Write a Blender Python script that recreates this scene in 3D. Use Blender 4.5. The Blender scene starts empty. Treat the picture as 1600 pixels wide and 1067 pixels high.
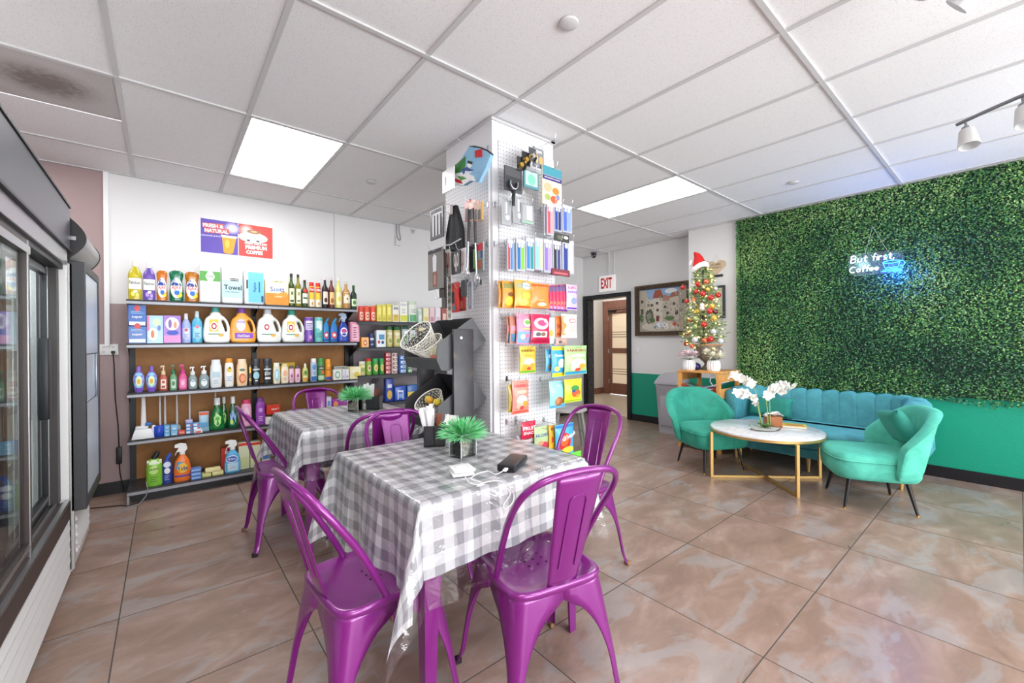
import bpy, bmesh, math, random
from math import sin, cos, pi, sqrt, radians, atan2
from mathutils import Vector, Matrix, Euler
random.seed(11)
S = bpy.context.scene
COL = S.collection
# ------------------------------------------------------------------ camera model
F_PX, CY, YAW, PITCH, ROLL, CAM_H = 656.0, 533.4, 0.69138, -0.0018, -0.00807, 1.26
_f = Vector((sin(YAW)*cos(PITCH), cos(YAW)*cos(PITCH), sin(PITCH)))
_r = Vector((cos(YAW), -sin(YAW), 0)); _u = _r.cross(_f)
CR = cos(ROLL)*_r + sin(ROLL)*_u; CU = -sin(ROLL)*_r + cos(ROLL)*_u; CF = _f
CO = Vector((0, 0, CAM_H))
def at(px, py, axis, val):
    """the point of the plane axis=val seen at a pixel of the photograph"""
    d = CF*F_PX + CR*(px-800) - CU*(py-CY)
    t = (val-CO[axis])/d[axis]
    return CO + d*t
cam = bpy.data.cameras.new('camera'); cam_ob = bpy.data.objects.new('camera', cam); COL.objects.link(cam_ob)
cam.sensor_fit = 'HORIZONTAL'; cam.sensor_width = 36; cam.lens = F_PX/1600*36
cam.shift_y = -(533.5-CY)/1600; cam.clip_start = 0.02
M = Matrix((CR, CU, -CF)).transposed().to_4x4(); M.translation = CO
cam_ob.matrix_world = M
S.camera = cam_ob
# ------------------------------------------------------------------ materials
def lin(c):
    if isinstance(c, str):
        c = [int(c[i:i+2], 16)/255 for i in (0, 2, 4)]
    return tuple((v/12.92 if v <= .04045 else ((v+.055)/1.055)**2.4) for v in c)
MATS = {}
def mat(c, rough=.5, metal=0, trans=0, emit=0, alpha=1, coat=0, spec=.5, bump=0, bscale=60, name=None, ior=1.45):
    key = (c, rough, metal, trans, emit, alpha, coat, spec, bump, bscale)
    if key in MATS: return MATS[key]
    m = bpy.data.materials.new(name or 'paint_'+str(c)); m.use_nodes = True
    nt = m.node_tree; b = nt.nodes['Principled BSDF']
    col = (*lin(c), 1)
    b.inputs['Base Color'].default_value = col
    b.inputs['Roughness'].default_value = rough; b.inputs['Metallic'].default_value = metal
    b.inputs['Transmission Weight'].default_value = trans; b.inputs['Coat Weight'].default_value = coat
    b.inputs['Specular IOR Level'].default_value = spec; b.inputs['Alpha'].default_value = alpha
    b.inputs['IOR'].default_value = ior
    if emit:
        b.inputs['Emission Color'].default_value = col; b.inputs['Emission Strength'].default_value = emit
    if bump:
        n = nt.nodes.new('ShaderNodeTexNoise'); n.inputs['Scale'].default_value = bscale; n.inputs['Detail'].default_value = 3
        tc = nt.nodes.new('ShaderNodeTexCoord'); nt.links.new(tc.outputs['Object'], n.inputs['Vector'])
        bp = nt.nodes.new('ShaderNodeBump'); bp.inputs['Strength'].default_value = bump; bp.inputs['Distance'].default_value = .01
        nt.links.new(n.outputs['Fac'], bp.inputs['Height']); nt.links.new(bp.outputs['Normal'], b.inputs['Normal'])
    MATS[key] = m
    return m
class NT:
    def __init__(s, name):
        s.m = bpy.data.materials.new(name); s.m.use_nodes = True; s.t = s.m.node_tree; s.b = s.t.nodes['Principled BSDF']
        s.out = s.t.nodes['Material Output']
    def n(s, typ, **kw):
        nd = s.t.nodes.new('ShaderNode'+typ)
        for k, v in kw.items():
            if k in nd.inputs: nd.inputs[k].default_value = v
            else: setattr(nd, k, v)
        return nd
    def l(s, a, b): s.t.links.new(a, b)
    def ramp(s, fac, stops, interp='LINEAR'):
        r = s.n('ValToRGB'); r.color_ramp.interpolation = interp
        e = r.color_ramp.elements
        while len(e) < len(stops): e.new(.5)
        for i, (p, c) in enumerate(stops):
            e[i].position = p; e[i].color = (*lin(c), 1)
        s.l(fac, r.inputs['Fac']); return r
    def bump(s, h, st=.2, d=.01):
        b = s.n('Bump', Strength=st, Distance=d); s.l(h, b.inputs['Height']); s.l(b.outputs['Normal'], s.b.inputs['Normal']); return b
    def math(s, op, a, b=None, c=None):
        nd = s.n('Math', operation=op)
        for i, v in enumerate((a, b, c)):
            if v is None: continue
            if isinstance(v, (int, float)): nd.inputs[i].default_value = v
            else: s.l(v, nd.inputs[i])
        return nd.outputs[0]
# ------------------------------------------------------------------ mesh builder
class MB:
    def __init__(s): s.v = []; s.f = []; s.mi = []; s.cm = 0; s.uv = None
    def add(s, vs, fs, T=None):
        o = len(s.v)
        for p in vs:
            p = Vector(p); s.v.append(T @ p if T is not None else p)
        for f in fs: s.f.append([o+i for i in f]); s.mi.append(s.cm)
        return s
    def box(s, x0, y0, z0, x1, y1, z1, T=None):
        vs = [(x, y, z) for x in (x0, x1) for y in (y0, y1) for z in (z0, z1)]
        return s.add(vs, [(0,1,3,2),(4,6,7,5),(0,4,5,1),(2,3,7,6),(0,2,6,4),(1,5,7,3)], T)
    def loft(s, rings, cap=True, T=None, closed=True):
        n = len(rings[0]); vs = [p for r in rings for p in r]; fs = []
        for i in range(len(rings)-1):
            for j in range(n if closed else n-1):
                k = (j+1) % n
                fs.append((i*n+j, i*n+k, (i+1)*n+k, (i+1)*n+j))
        if cap: fs.append(tuple(range(n-1, -1, -1))); fs.append(tuple((len(rings)-1)*n+i for i in range(n)))
        return s.add(vs, fs, T)
    def lathe(s, prof, n=20, rx=1, ry=1, T=None, cap=True, p=2):
        rings = []
        for z, r in prof:
            ring = []
            for i in range(n):
                a = 2*pi*i/n; c, q = cos(a), sin(a)
                if p != 2:
                    c = math.copysign(abs(c)**(2/p), c); q = math.copysign(abs(q)**(2/p), q)
                ring.append((r*rx*c, r*ry*q, z))
            rings.append(ring)
        return s.loft(rings, cap, T)
    def cyl(s, x, y, z0, z1, r, n=16, T=None, r2=None):
        T2 = Matrix.Translation((x, y, 0)); T2 = T @ T2 if T is not None else T2
        return s.lathe([(z0, r), (z1, r if r2 is None else r2)], n, T=T2)
    def tube(s, pts, r, n=8, closed=False, cap=True, T=None, flat=1.0):
        P = [Vector(p) for p in pts]; m = len(P); rings = []
        up = None
        for i in range(m):
            if closed: t = (P[(i+1) % m]-P[i-1])
            else: t = P[min(i+1, m-1)]-P[max(i-1, 0)]
            if t.length < 1e-9: t = Vector((0,0,1))
            t.normalize()
            if up is None: up = t.orthogonal().normalized() if abs(t.z) > .9 else Vector((0, 0, 1)).cross(t).normalized()
            a = (up - t*up.dot(t))
            a = a.normalized() if a.length > 1e-6 else t.orthogonal().normalized()
            b = t.cross(a); up = a
            rr = r[i] if isinstance(r, (list, tuple)) else r
            rings.append([P[i] + a*(rr*cos(2*pi*k/n)) + b*(rr*flat*sin(2*pi*k/n)) for k in range(n)])
        if closed: rings.append(rings[0]); return s.loft(rings, False, T)
        return s.loft(rings, cap, T)
    def grid(s, fn, nu, nv, T=None, uvfn=None):
        vs = [fn(i/nu, j/nv) for i in range(nu+1) for j in range(nv+1)]
        fs = [(i*(nv+1)+j, (i+1)*(nv+1)+j, (i+1)*(nv+1)+j+1, i*(nv+1)+j+1) for i in range(nu) for j in range(nv)]
        return s.add(vs, fs, T)
    def prism(s, poly, a0, a1, axis=1, T=None):
        def P(u, v, w): return {0: (w, u, v), 1: (u, w, v), 2: (u, v, w)}[axis]
        n = len(poly); vs = [P(u, v, a0) for u, v in poly]+[P(u, v, a1) for u, v in poly]
        fs = [tuple(range(n)), tuple(range(2*n-1, n-1, -1))]+[(i, (i+1) % n, n+(i+1) % n, n+i) for i in range(n)]
        return s.add(vs, fs, T)
    def sphere(s, c, r, n=14, sz=1, T=None):
        T2 = Matrix.Translation(c); T2 = T @ T2 if T is not None else T2
        return s.lathe([(-r*sz*cos(pi*i/8), max(r*sin(pi*i/8), 1e-4)) for i in range(9)], n, T=T2)
    def build(s, name, mats, parent=None, bevel=0, smooth=40, seg=2, subsurf=0, solid=0, weld=True, loc=None, rotz=0, soff=0):
        me = bpy.data.meshes.new(name); me.from_pydata([tuple(v) for v in s.v], [], s.f)
        if not isinstance(mats, (list, tuple)): mats = [mats]
        for m in mats: me.materials.append(m)
        if len(mats) > 1: me.polygons.foreach_set('material_index', s.mi)
        bm = bmesh.new(); bm.from_mesh(me)
        if weld: bmesh.ops.remove_doubles(bm, verts=bm.verts, dist=1e-5)
        if solid != 0 or weld: bmesh.ops.recalc_face_normals(bm, faces=bm.faces)
        if bevel:
            es = [e for e in bm.edges if len(e.link_faces) == 2 and e.calc_face_angle(0) > radians(35)]
            if es: bmesh.ops.bevel(bm, geom=es, offset=bevel, segments=seg, profile=.5, affect='EDGES', clamp_overlap=True)
        bm.to_mesh(me); bm.free()
        if smooth:
            me.polygons.foreach_set('use_smooth', [True]*len(me.polygons)); me.set_sharp_from_angle(angle=radians(smooth))
        o = bpy.data.objects.new(name, me); COL.objects.link(o)
        if parent is not None: o.parent = parent
        if loc is not None: o.location = loc
        if rotz: o.rotation_euler.z = rotz
        if solid:
            md = o.modifiers.new('shell', 'SOLIDIFY'); md.thickness = solid; md.offset = soff
        if subsurf:
            md = o.modifiers.new('smooth', 'SUBSURF'); md.levels = subsurf; md.render_levels = subsurf
        return o
def struct(o): o['kind'] = 'structure'; return o
def tag(o, label, cat, group=None, kind=None):
    o['label'] = label; o['category'] = cat
    if group: o['group'] = group
    if kind: o['kind'] = kind
    return o
def thing(name, label, cat, loc=(0, 0, 0), rz=0, group=None):
    o = bpy.data.objects.new(name, None); COL.objects.link(o); o.location = loc; o.rotation_euler.z = rz
    o.empty_display_size = .05
    return tag(o, label, cat, group)
def copy_tree(o, parent=None, **kw):
    c = o.copy(); COL.objects.link(c)
    if parent is not None: c.parent = parent
    for ch in list(o.children): copy_tree(ch, c)
    for k, v in kw.items(): c[k] = v
    return c
def Tz(x=0, y=0, z=0, rx=0, ry=0, rz=0, s=1):
    return Matrix.Translation((x, y, z)) @ Euler((rx, ry, rz)).to_matrix().to_4x4() @ Matrix.Scale(s, 4)
# ------------------------------------------------------------------ lettering
_TX = {}
def text_mesh(txt, bold=.0):
    """verts (x, y) and faces of a word, centred, height 1 capital"""
    k = (txt, bold)
    if k in _TX: return _TX[k]
    cu = bpy.data.curves.new('word', 'FONT'); cu.body = txt; cu.size = 1; cu.offset = bold; cu.resolution_u = 2
    o = bpy.data.objects.new('word', cu); COL.objects.link(o)
    me = bpy.data.meshes.new_from_object(o)
    vs = [(v.co.x, v.co.y) for v in me.vertices]; fs = [tuple(p.vertices) for p in me.polygons]
    bpy.data.objects.remove(o); bpy.data.curves.remove(cu); bpy.data.meshes.remove(me)
    x0 = min(v[0] for v in vs); x1 = max(v[0] for v in vs); y0 = min(v[1] for v in vs); y1 = max(v[1] for v in vs)
    w, h = x1-x0, y1-y0
    vs = [((x-(x0+x1)/2)/w, (y-(y0+y1)/2)/h) for x, y in vs]
    _TX[k] = (vs, fs, w/h); return _TX[k]
class Decal:
    """flat printing laid on a front surface y = fy(x, z); coordinates u in -1..1 (half width), v in 0..1 (height)"""
    def __init__(s, W, H, fy, z0=0):
        s.W, s.H, s.fy, s.z0 = W, H, fy, z0; s.mb = MB(); s.mats = []; s.k = 0
    def _m(s, c):
        m = c if not isinstance(c, (str, tuple)) else mat(c, .45)
        if m not in s.mats: s.mats.append(m)
        s.mb.cm = s.mats.index(m); s.k += 1
    def P(s, u, v):
        x = u*s.W/2; z = s.z0+v*s.H
        return (x, s.fy(x, z)-.0006-.00025*min(s.k, 30)-.00004*max(0, s.k-30), z)
    def rect(s, c, u0, v0, u1, v1, n=6):
        s._m(c); s.mb.grid(lambda a, b: s.P(u0+(u1-u0)*a, v0+(v1-v0)*b), n, 2)
    def poly(s, c, pts):
        s._m(c); s.mb.add([s.P(u, v) for u, v in pts], [tuple(range(len(pts)))])
    def ell(s, c, cu, cv, ru, rv, n=18, a0=0):
        s._m(c)
        vs = [s.P(cu, cv)]
        for q in (.5, 1):
            vs += [s.P(cu+ru*q*cos(2*pi*i/n+a0), cv+rv*q*sin(2*pi*i/n+a0)) for i in range(n)]
        fs = [(0, 1+i, 1+(i+1) % n) for i in range(n)]+[(1+i, 1+n+i, 1+n+(i+1) % n, 1+(i+1) % n) for i in range(n)]
        s.mb.add(vs, fs)
    def text(s, c, txt, cu, cv, w, h=None, rot=0, bold=.02):
        """w: width as a fraction of the full width; h: height as a fraction of H"""
        s._m(c); vs, fs, asp = text_mesh(txt, bold)
        wm = w*s.W; hm = h*s.H if h else wm/asp
        out = []
        for x, y in vs:
            X, Y = x*wm, y*hm
            X, Y = X*cos(rot)-Y*sin(rot), X*sin(rot)+Y*cos(rot)
            xx = cu*s.W/2+X; zz = s.z0+cv*s.H+Y
            out.append((xx, s.fy(xx, zz)-.0006-.00025*s.k, zz))
        s.mb.add(out, fs)
    def run(s, items):
        for it in items:
            k = it[0]
            if k == 'r': s.rect(it[1], *it[2:])
            elif k == 'e': s.ell(it[1], *it[2:])
            elif k == 't': s.text(it[1], it[2], *it[3:])
            elif k == 'p': s.poly(it[1], it[2])
        return s
    def build(s, name, parent): return s.mb.build(name, s.mats, parent, weld=False, smooth=0)
# ================================================================== THE ROOM
XL, XG, XE, YB, YF, ZC = -1.45, 5.38, 5.66, 4.87, -3.2, 2.70
WHITE = mat('e1e1e0', .6, bump=.05, bscale=90, name='white wall paint')
MAUVE = mat('a08a89', .45, bump=.12, bscale=45, name='mauve wall paint')
GREEN = mat('0f9275', .42, bump=.25, bscale=55, name='green wall paint')
BLACKT = mat('17161a', .4, name='black trim')
def floor_mat():
    k = NT('terracotta tile'); tc = k.n('TexCoord'); sp = k.n('SeparateXYZ'); k.l(tc.outputs['Object'], sp.inputs[0])
    def line(o, off, per):
        a = k.math('SUBTRACT', o, off); a = k.math('DIVIDE', a, per); fr = k.math('FRACT', a)
        d = k.math('ABSOLUTE', k.math('SUBTRACT', fr, .5)); return k.math('GREATER_THAN', d, .5-.0026/per), k.math('FLOOR', a)
    gx, ix = line(sp.outputs['X'], -.17, .662); gy, iy = line(sp.outputs['Y'], -.013, .6625)
    g = k.math('MAXIMUM', gx, gy)
    cmb = k.n('CombineXYZ'); k.l(ix, cmb.inputs[0]); k.l(iy, cmb.inputs[1])
    wn = k.n('TexWhiteNoise', noise_dimensions='3D'); k.l(cmb.outputs[0], wn.inputs['Vector'])
    # each tile has its own cut of the pattern
    off = k.n('VectorMath', operation='MULTIPLY_ADD'); k.l(wn.outputs['Color'], off.inputs[0]); off.inputs[1].default_value = (9, 9, 9); k.l(tc.outputs['Object'], off.inputs[2])
    mp = k.n('Mapping'); mp.inputs['Scale'].default_value = (2.4, 4.4, 1); k.l(off.outputs[0], mp.inputs[0])
    n1 = k.n('TexNoise', Scale=1.5, Detail=6, Roughness=.62, Distortion=.6); k.l(mp.outputs[0], n1.inputs['Vector'])
    n2 = k.n('TexNoise', Scale=1.1, Detail=5, Roughness=.6, Distortion=.9); k.l(mp.outputs[0], n2.inputs['Vector'])
    r1 = k.ramp(n1.outputs['Fac'], [(.3, '826c60'), (.45, '8e7567'), (.56, '998073'), (.7, 'a79488')])
    fac = k.ramp(n2.outputs['Fac'], [(.53, '000000'), (.60, 'b4b4b4')])
    mx = k.n('MixRGB'); k.l(fac.outputs[0], mx.inputs[0]); k.l(r1.outputs[0], mx.inputs[1]); mx.inputs[2].default_value = (*lin('9b9a9b'), 1)
    m2 = k.n('MixRGB'); k.l(g, m2.inputs[0]); k.l(mx.outputs[0], m2.inputs[1]); m2.inputs[2].default_value = (*lin('4e4844'), 1)
    k.l(m2.outputs[0], k.b.inputs['Base Color'])
    rr = k.math('MULTIPLY_ADD', n1.outputs['Fac'], .25, .2); rr = k.math('MAXIMUM', rr, k.math('MULTIPLY', g, .8)); k.l(rr, k.b.inputs['Roughness'])
    h = k.math('SUBTRACT', k.math('MULTIPLY', n1.outputs['Fac'], .3), g); k.bump(h, .25, .004)
    return k.m
def ceil_mat():
    k = NT('ceiling tile'); tc = k.n('TexCoord')
    v = k.n('TexVoronoi', Scale=150.0, Randomness=1.0); k.l(tc.outputs['Object'], v.inputs['Vector'])
    n = k.n('TexNoise', Scale=160, Detail=2); k.l(tc.outputs['Object'], n.inputs['Vector'])
    s = k.math('MULTIPLY', k.math('LESS_THAN', v.outputs['Distance'], .27), k.math('GREATER_THAN', n.outputs['Fac'], .5))
    m = k.n('MixRGB'); k.l(s, m.inputs[0]); m.inputs[1].default_value = (*lin('ededee'), 1); m.inputs[2].default_value = (*lin('c9c8c7'), 1)
    k.l(m.outputs[0], k.b.inputs['Base Color']); k.b.inputs['Roughness'].default_value = .85
    k.bump(k.math('SUBTRACT', 1, s), .3, .003)
    return k.m
def wood_mat(name, c1, c2, sc=(1, 8, 8), rough=.5):
    k = NT(name); tc = k.n('TexCoord'); mp = k.n('Mapping'); mp.inputs['Scale'].default_value = sc; k.l(tc.outputs['Object'], mp.inputs[0])
    n = k.n('TexNoise', Scale=3.0, Detail=5, Roughness=.6, Distortion=1.5); k.l(mp.outputs[0], n.inputs['Vector'])
    r = k.ramp(n.outputs['Fac'], [(.3, c1), (.7, c2)]); k.l(r.outputs[0], k.b.inputs['Base Color']); k.b.inputs['Roughness'].default_value = rough
    k.bump(n.outputs['Fac'], .1, .003); return k.m
m = MB(); m.box(XL-.2, YF-.2, -.1, XE+.15, YB+.2, 0); struct(m.build('floor', floor_mat(), smooth=0))
HALLF = mat('d8cbb8', .3, bump=.1, bscale=6, name='cream hallway floor')
m = MB(); m.box(XE+.155, 3.3, -.1, 8.3, 6.5, -.002); struct(m.build('floor', HALLF, smooth=0))
# ceiling: tiles between a T-bar grid, with openings where the light panels sit
GX = [1.03+.61*i for i in range(-4, 9)]; GY = [.70+1.2*i for i in range(-4, 5)]
TROF = [(.42, 3.10), (3.47, 1.90), (-1.41, 3.10), (1.03, -1.70), (3.47, -1.70), (-.19, -.5)]  # last three panels are unseen, added to light the room from behind
def is_trof(x, y): return any(abs(x-a) < .1 and abs(y-b) < .1 for a, b in TROF)
m = MB()
xs = [XL-.05]+[g for g in GX if XL < g < XE]+[XE+.1]; ys = [YF-.05]+[g for g in GY if YF < g < YB]+[YB+.05]
for i in range(len(xs)-1):
    for j in range(len(ys)-1):
        if is_trof(xs[i], ys[j]): continue
        if abs(xs[i]+.80) < .05 and abs(ys[j]-3.1) < .05:
            m.box(xs[i], 3.712, ZC+.004, xs[i+1], ys[j+1], ZC+.02); continue
        m.box(xs[i], ys[j], ZC+.004, xs[i+1], ys[j+1], ZC+.02)
struct(m.build('ceiling', ceil_mat(), smooth=0, weld=False))
TBAR = mat('cbcbcb', .5, name='painted T-bar')
m = MB()
for x in xs[1:-1]: m.box(x-.012, YF, ZC-.004, x+.012, YB, ZC+.006)
for y in ys[1:-1]: m.box(XL, y-.012, ZC-.0055, XE, y+.012, ZC+.005)
m.box(XL, YB-.022, ZC-.005, XE, YB, ZC+.005); m.box(XG-.02, YF, ZC-.005, XG, 2.8, ZC+.005); m.box(XE-.02, 2.8, ZC-.005, XE, YB, ZC+.005)
struct(m.build('trim_1', TBAR, smooth=0, weld=False))
# walls
m = MB(); m.box(XL-.2, YB, 0, -.36, YB+.15, ZC+.02); m.cm = 1; m.box(-.36, YB, 1.60, XE+.15, YB+.15, ZC+.02); m.cm = 0; m.box(-.36, YB, 0, 2.9, YB+.15, 1.60); m.cm = 1; m.box(2.9, YB, 0, XE+.15, YB+.15, 1.6)
struct(m.build('wall_back', [MAUVE, WHITE], smooth=0, weld=False))
m = MB(); m.box(XL-.15, YF-.1, 0, XL, YB, ZC+.02); struct(m.build('wall_left', MAUVE, smooth=0))
m = MB()  # front wall, behind the camera: shop front with three tall openings
m.box(XL-.15, YF-.15, 0, XE, YF, .35); m.box(XL-.15, YF-.15, 2.45, XE, YF, ZC+.02)
for x in (XL-.15, .9, 3.0, 5.1): m.box(x, YF-.15, .35, x+.3, YF, 2.45)
struct(m.build('wall_front', WHITE, smooth=0, weld=False))
# right wall: thick near part carrying the leaf panel, deeper far part with the doorway
m = MB(); m.cm = 0
m.box(XG, YF, .76, XE+.15, 2.80, ZC+.02)
m.box(XE, 2.80, .74, XE+.15, 3.935, ZC+.02); m.box(XE, 3.935, 1.975, XE+.15, 4.80, ZC+.02); m.box(XE, 4.80, 0, XE+.15, YB, ZC+.02)
m.cm = 1
m.box(XG, YF, 0, XE+.15, 2.80, .76); m.box(XE, 2.80, 0, XE+.15, 3.935, .74)
struct(m.build('wall_right', [WHITE, GREEN], smooth=0, weld=False))
# the hallway beyond the doorway
HW = mat('efece8', .6, name='hall paint')
m = MB(); m.box(5.81, 6.3, 0, 8.3, 6.4, 2.75); struct(m.build('wall_hall_left', HW, smooth=0))
m = MB(); m.box(8.05, 3.2, 2.18, 8.15, 6.3, 2.75); m.box(8.05, 3.2, 0, 8.15, 4.9, 2.18); struct(m.build('wall_hall_far', HW, smooth=0, weld=False))
m = MB(); m.box(5.81, 3.2, 0, 8.05, 3.3, 2.75); struct(m.build('wall_hall_right', HW, smooth=0))
m = MB(); m.box(5.81, 3.3, 2.6, 8.3, 6.4, 2.66); struct(m.build('ceiling', HW, smooth=0))
m = MB(); m.box(5.72, YB+.15, 0, 5.81, 6.4, 2.7); struct(m.build('wall_hall_near', HW, smooth=0))
BRWN = wood_mat('reddish brown wood', '80564a', '9d6d5b', (6, 6, 1), .4)
BRWN2 = wood_mat('dark red wood', '4d1f17', '6d3526', (6, 6, 1), .35)
m = MB(); m.box(5.81, 6.285, 0, 8.05, 6.3, .14); struct(m.build('baseboard_hall', BRWN, smooth=0))
m = MB(); m.box(8.0, 6.12, 0, 8.05, 6.29, 2.17); m.box(8.0, 4.9, 2.0, 8.05, 6.12, 2.17); m.box(8.0, 4.9, 0, 8.05, 5.0, 2.0); struct(m.build('trim_2', BRWN, smooth=0, weld=False))
# hall door with two frosted panels
d = tag(MB().box(8.01, 6.04, .01, 8.06, 6.12, 2.0).box(8.01, 5.0, .01, 8.06, 5.12, 2.0).box(8.01, 5.12, 1.86, 8.06, 6.04, 2.0).box(8.01, 5.12, .95, 8.06, 6.04, 1.07).box(8.01, 5.12, .01, 8.06, 6.04, .26).build('door_2', BRWN, smooth=0, weld=False), 'brown glazed door at the end of the hallway', 'door'); d['kind'] = 'structure'
GL = mat('e2cdb2', .5, emit=.35, name='frosted warm pane'); DK = mat('2b2422', .4)
for z0, z1 in ((1.07, 1.86), (.26, .95)):
    g = MB().box(8.03, 5.12, z0, 8.04, 6.04, z1).build('pane', GL, d, smooth=0)
    b = MB()
    for q in (.0, .055, .11): b.box(8.024, 5.12, z0+.38*(z1-z0)+q-.05, 8.03, 6.04, z0+.38*(z1-z0)+q-.035)
    b.build('stripe', mat('9c8a77', .5), d, smooth=0, weld=False)
MB().tube([(7.99, 6.1, 1.92), (7.9, 6.0, 1.93), (7.97, 5.6, 1.95)], .012, 6).box(7.95, 5.9, 1.9, 8.0, 6.1, 1.95).build('door_closer', DK, d)
for z in (1.75, 1.0, .3): MB().box(7.99, 6.105, z-.05, 8.012, 6.13, z+.05).build('hinge', mat('c9c6be', .3, 1), d)
l = tag(MB().cyl(7.2, 5.6, 2.585, 2.6, .1, 20).build('ceiling_light', mat('fffdf6', .5, emit=90)), 'round flush ceiling light in the hallway', 'light')
# doorway frame (black, worn)
JM = NT('worn black wood'); tc = JM.n('TexCoord'); n_ = JM.n('TexNoise', Scale=22, Detail=4); JM.l(tc.outputs['Object'], n_.inputs['Vector'])
r_ = JM.ramp(n_.outputs['Fac'], [(.35, '2b2a2c'), (.6, '48474a'), (.78, '6b675f')]); JM.l(r_.outputs[0], JM.b.inputs['Base Color']); JM.b.inputs['Roughness'].default_value = .4
m = MB(); m.box(XE-.02, 4.775, 0, XE+.16, 4.80, 1.99); m.box(XE-.02, 3.935, 0, XE+.16, 3.96, 1.99); m.box(XE-.02, 3.96, 1.955, XE+.16, 4.775, 1.98)
struct(m.build('trim_3', JM.m, smooth=0, weld=False))
m = MB(); m.box(XE-.035, 4.775, 0, XE, 4.845, 2.02); m.box(XE-.035, 3.89, 0, XE, 3.96, 2.02); m.box(XE-.035, 3.96, 1.955, XE, 4.775, 2.02)
struct(m.build('door_frame', BLACKT, smooth=0, bevel=.004, weld=False)); S.objects[-1]['label'] = 'black frame around the doorway'
# baseboards
m = MB(); m.box(XG-.018, YF, 0, XG, 2.80, .10); struct(m.build('baseboard_right', BLACKT, smooth=0, bevel=.003))
m = MB(); m.box(XE-.018, 2.80, 0, XE, 3.89, .10); struct(m.build('baseboard_right', BLACKT, smooth=0, bevel=.003))
m = MB(); m.box(XL, YB-.018, 0, XE, YB, .10); struct(m.build('baseboard_back', BLACKT, smooth=0, bevel=.003))
m = MB(); m.box(XL, YF, 0, XL+.018, YB-.02, .10); struct(m.build('baseboard_left', BLACKT, smooth=0, bevel=.003))
# white conduit strip on the mauve wall, seam on the white wall
m = MB(); m.box(-.385, YB-.02, 1.24, -.352, YB, ZC); struct(m.build('trim_4', mat('efeff0', .45), smooth=0, bevel=.003))
m = MB(); m.box(1.462, YB-.006, 1.60, 1.474, YB, ZC); struct(m.build('trim_5', mat('cfd0d2', .45), smooth=0))
# square pillar clad in white board with pegboard on two faces
PX0, PX1, PY0, PY1 = 1.63, 2.185, 2.155, 2.72
m = MB(); m.box(PX0, PY0, 0, PX1, PY1, ZC); struct(m.build('pillar', mat('e9e9eb', .5, name='pillar white'), smooth=0))
m = MB(); m.box(PX1-.03, PY0-.012, ZC-.025, PX1+.015, PY1, ZC-.004); m.box(PX0-.012, PY0-.012, ZC-.02, PX1+.01, PY0, ZC-.004); m.box(PX0-.012, PY0, ZC-.02, PX0, PY1, ZC-.004)
struct(m.build('trim_6', TBAR, smooth=0, weld=False))
PEG = NT('white pegboard'); tc = PEG.n('TexCoord'); vm = PEG.n('VectorMath', operation='SCALE'); PEG.l(tc.outputs['Object'], vm.inputs[0]); vm.inputs['Scale'].default_value = 1/.0254
fr = PEG.n('VectorMath', operation='FRACTION'); PEG.l(vm.outputs[0], fr.inputs[0]); sb = PEG.n('VectorMath', operation='SUBTRACT'); PEG.l(fr.outputs[0], sb.inputs[0]); sb.inputs[1].default_value = (.5, .5, .5)
sx = PEG.n('SeparateXYZ'); PEG.l(sb.outputs[0], sx.inputs[0])
def d2(a, b): return PEG.math('SQRT', PEG.math('ADD', PEG.math('POWER', a, 2.0), PEG.math('POWER', b, 2.0)))
geo = PEG.n('NewGeometry'); sn = PEG.n('SeparateXYZ'); PEG.l(geo.outputs['Normal'], sn.inputs[0])
hx = d2(sx.outputs['X'], sx.outputs['Z']); hy = d2(sx.outputs['Y'], sx.outputs['Z'])
isx = PEG.math('GREATER_THAN', PEG.math('ABSOLUTE', sn.outputs['X']), .5)
dd = PEG.math('ADD', PEG.math('MULTIPLY', hy, isx), PEG.math('MULTIPLY', hx, PEG.math('SUBTRACT', 1, isx)))
hole = PEG.math('LESS_THAN', dd, .13)
mx = PEG.n('MixRGB'); PEG.l(hole, mx.inputs[0]); mx.inputs[1].default_value = (*lin('e4e4e6'), 1); mx.inputs[2].default_value = (*lin('77777a'), 1)
PEG.l(mx.outputs[0], PEG.b.inputs['Base Color']); PEG.b.inputs['Roughness'].default_value = .45; PEG.bump(PEG.math('SUBTRACT', 1, hole), .8, .004)
o = tag(MB().box(1.675, PY0-.012, .45, PX1-.005, PY0, 2.56).build('pegboard', PEG.m, smooth=0), 'white pegboard on the front of the pillar, hung with sweets', 'pegboard')
o = tag(MB().box(PX0-.012, PY0+.025, .45, PX0, PY1-.005, 2.45).build('pegboard', PEG.m, smooth=0), 'white pegboard on the left side of the pillar, hung with kitchen tools', 'pegboard')
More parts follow.
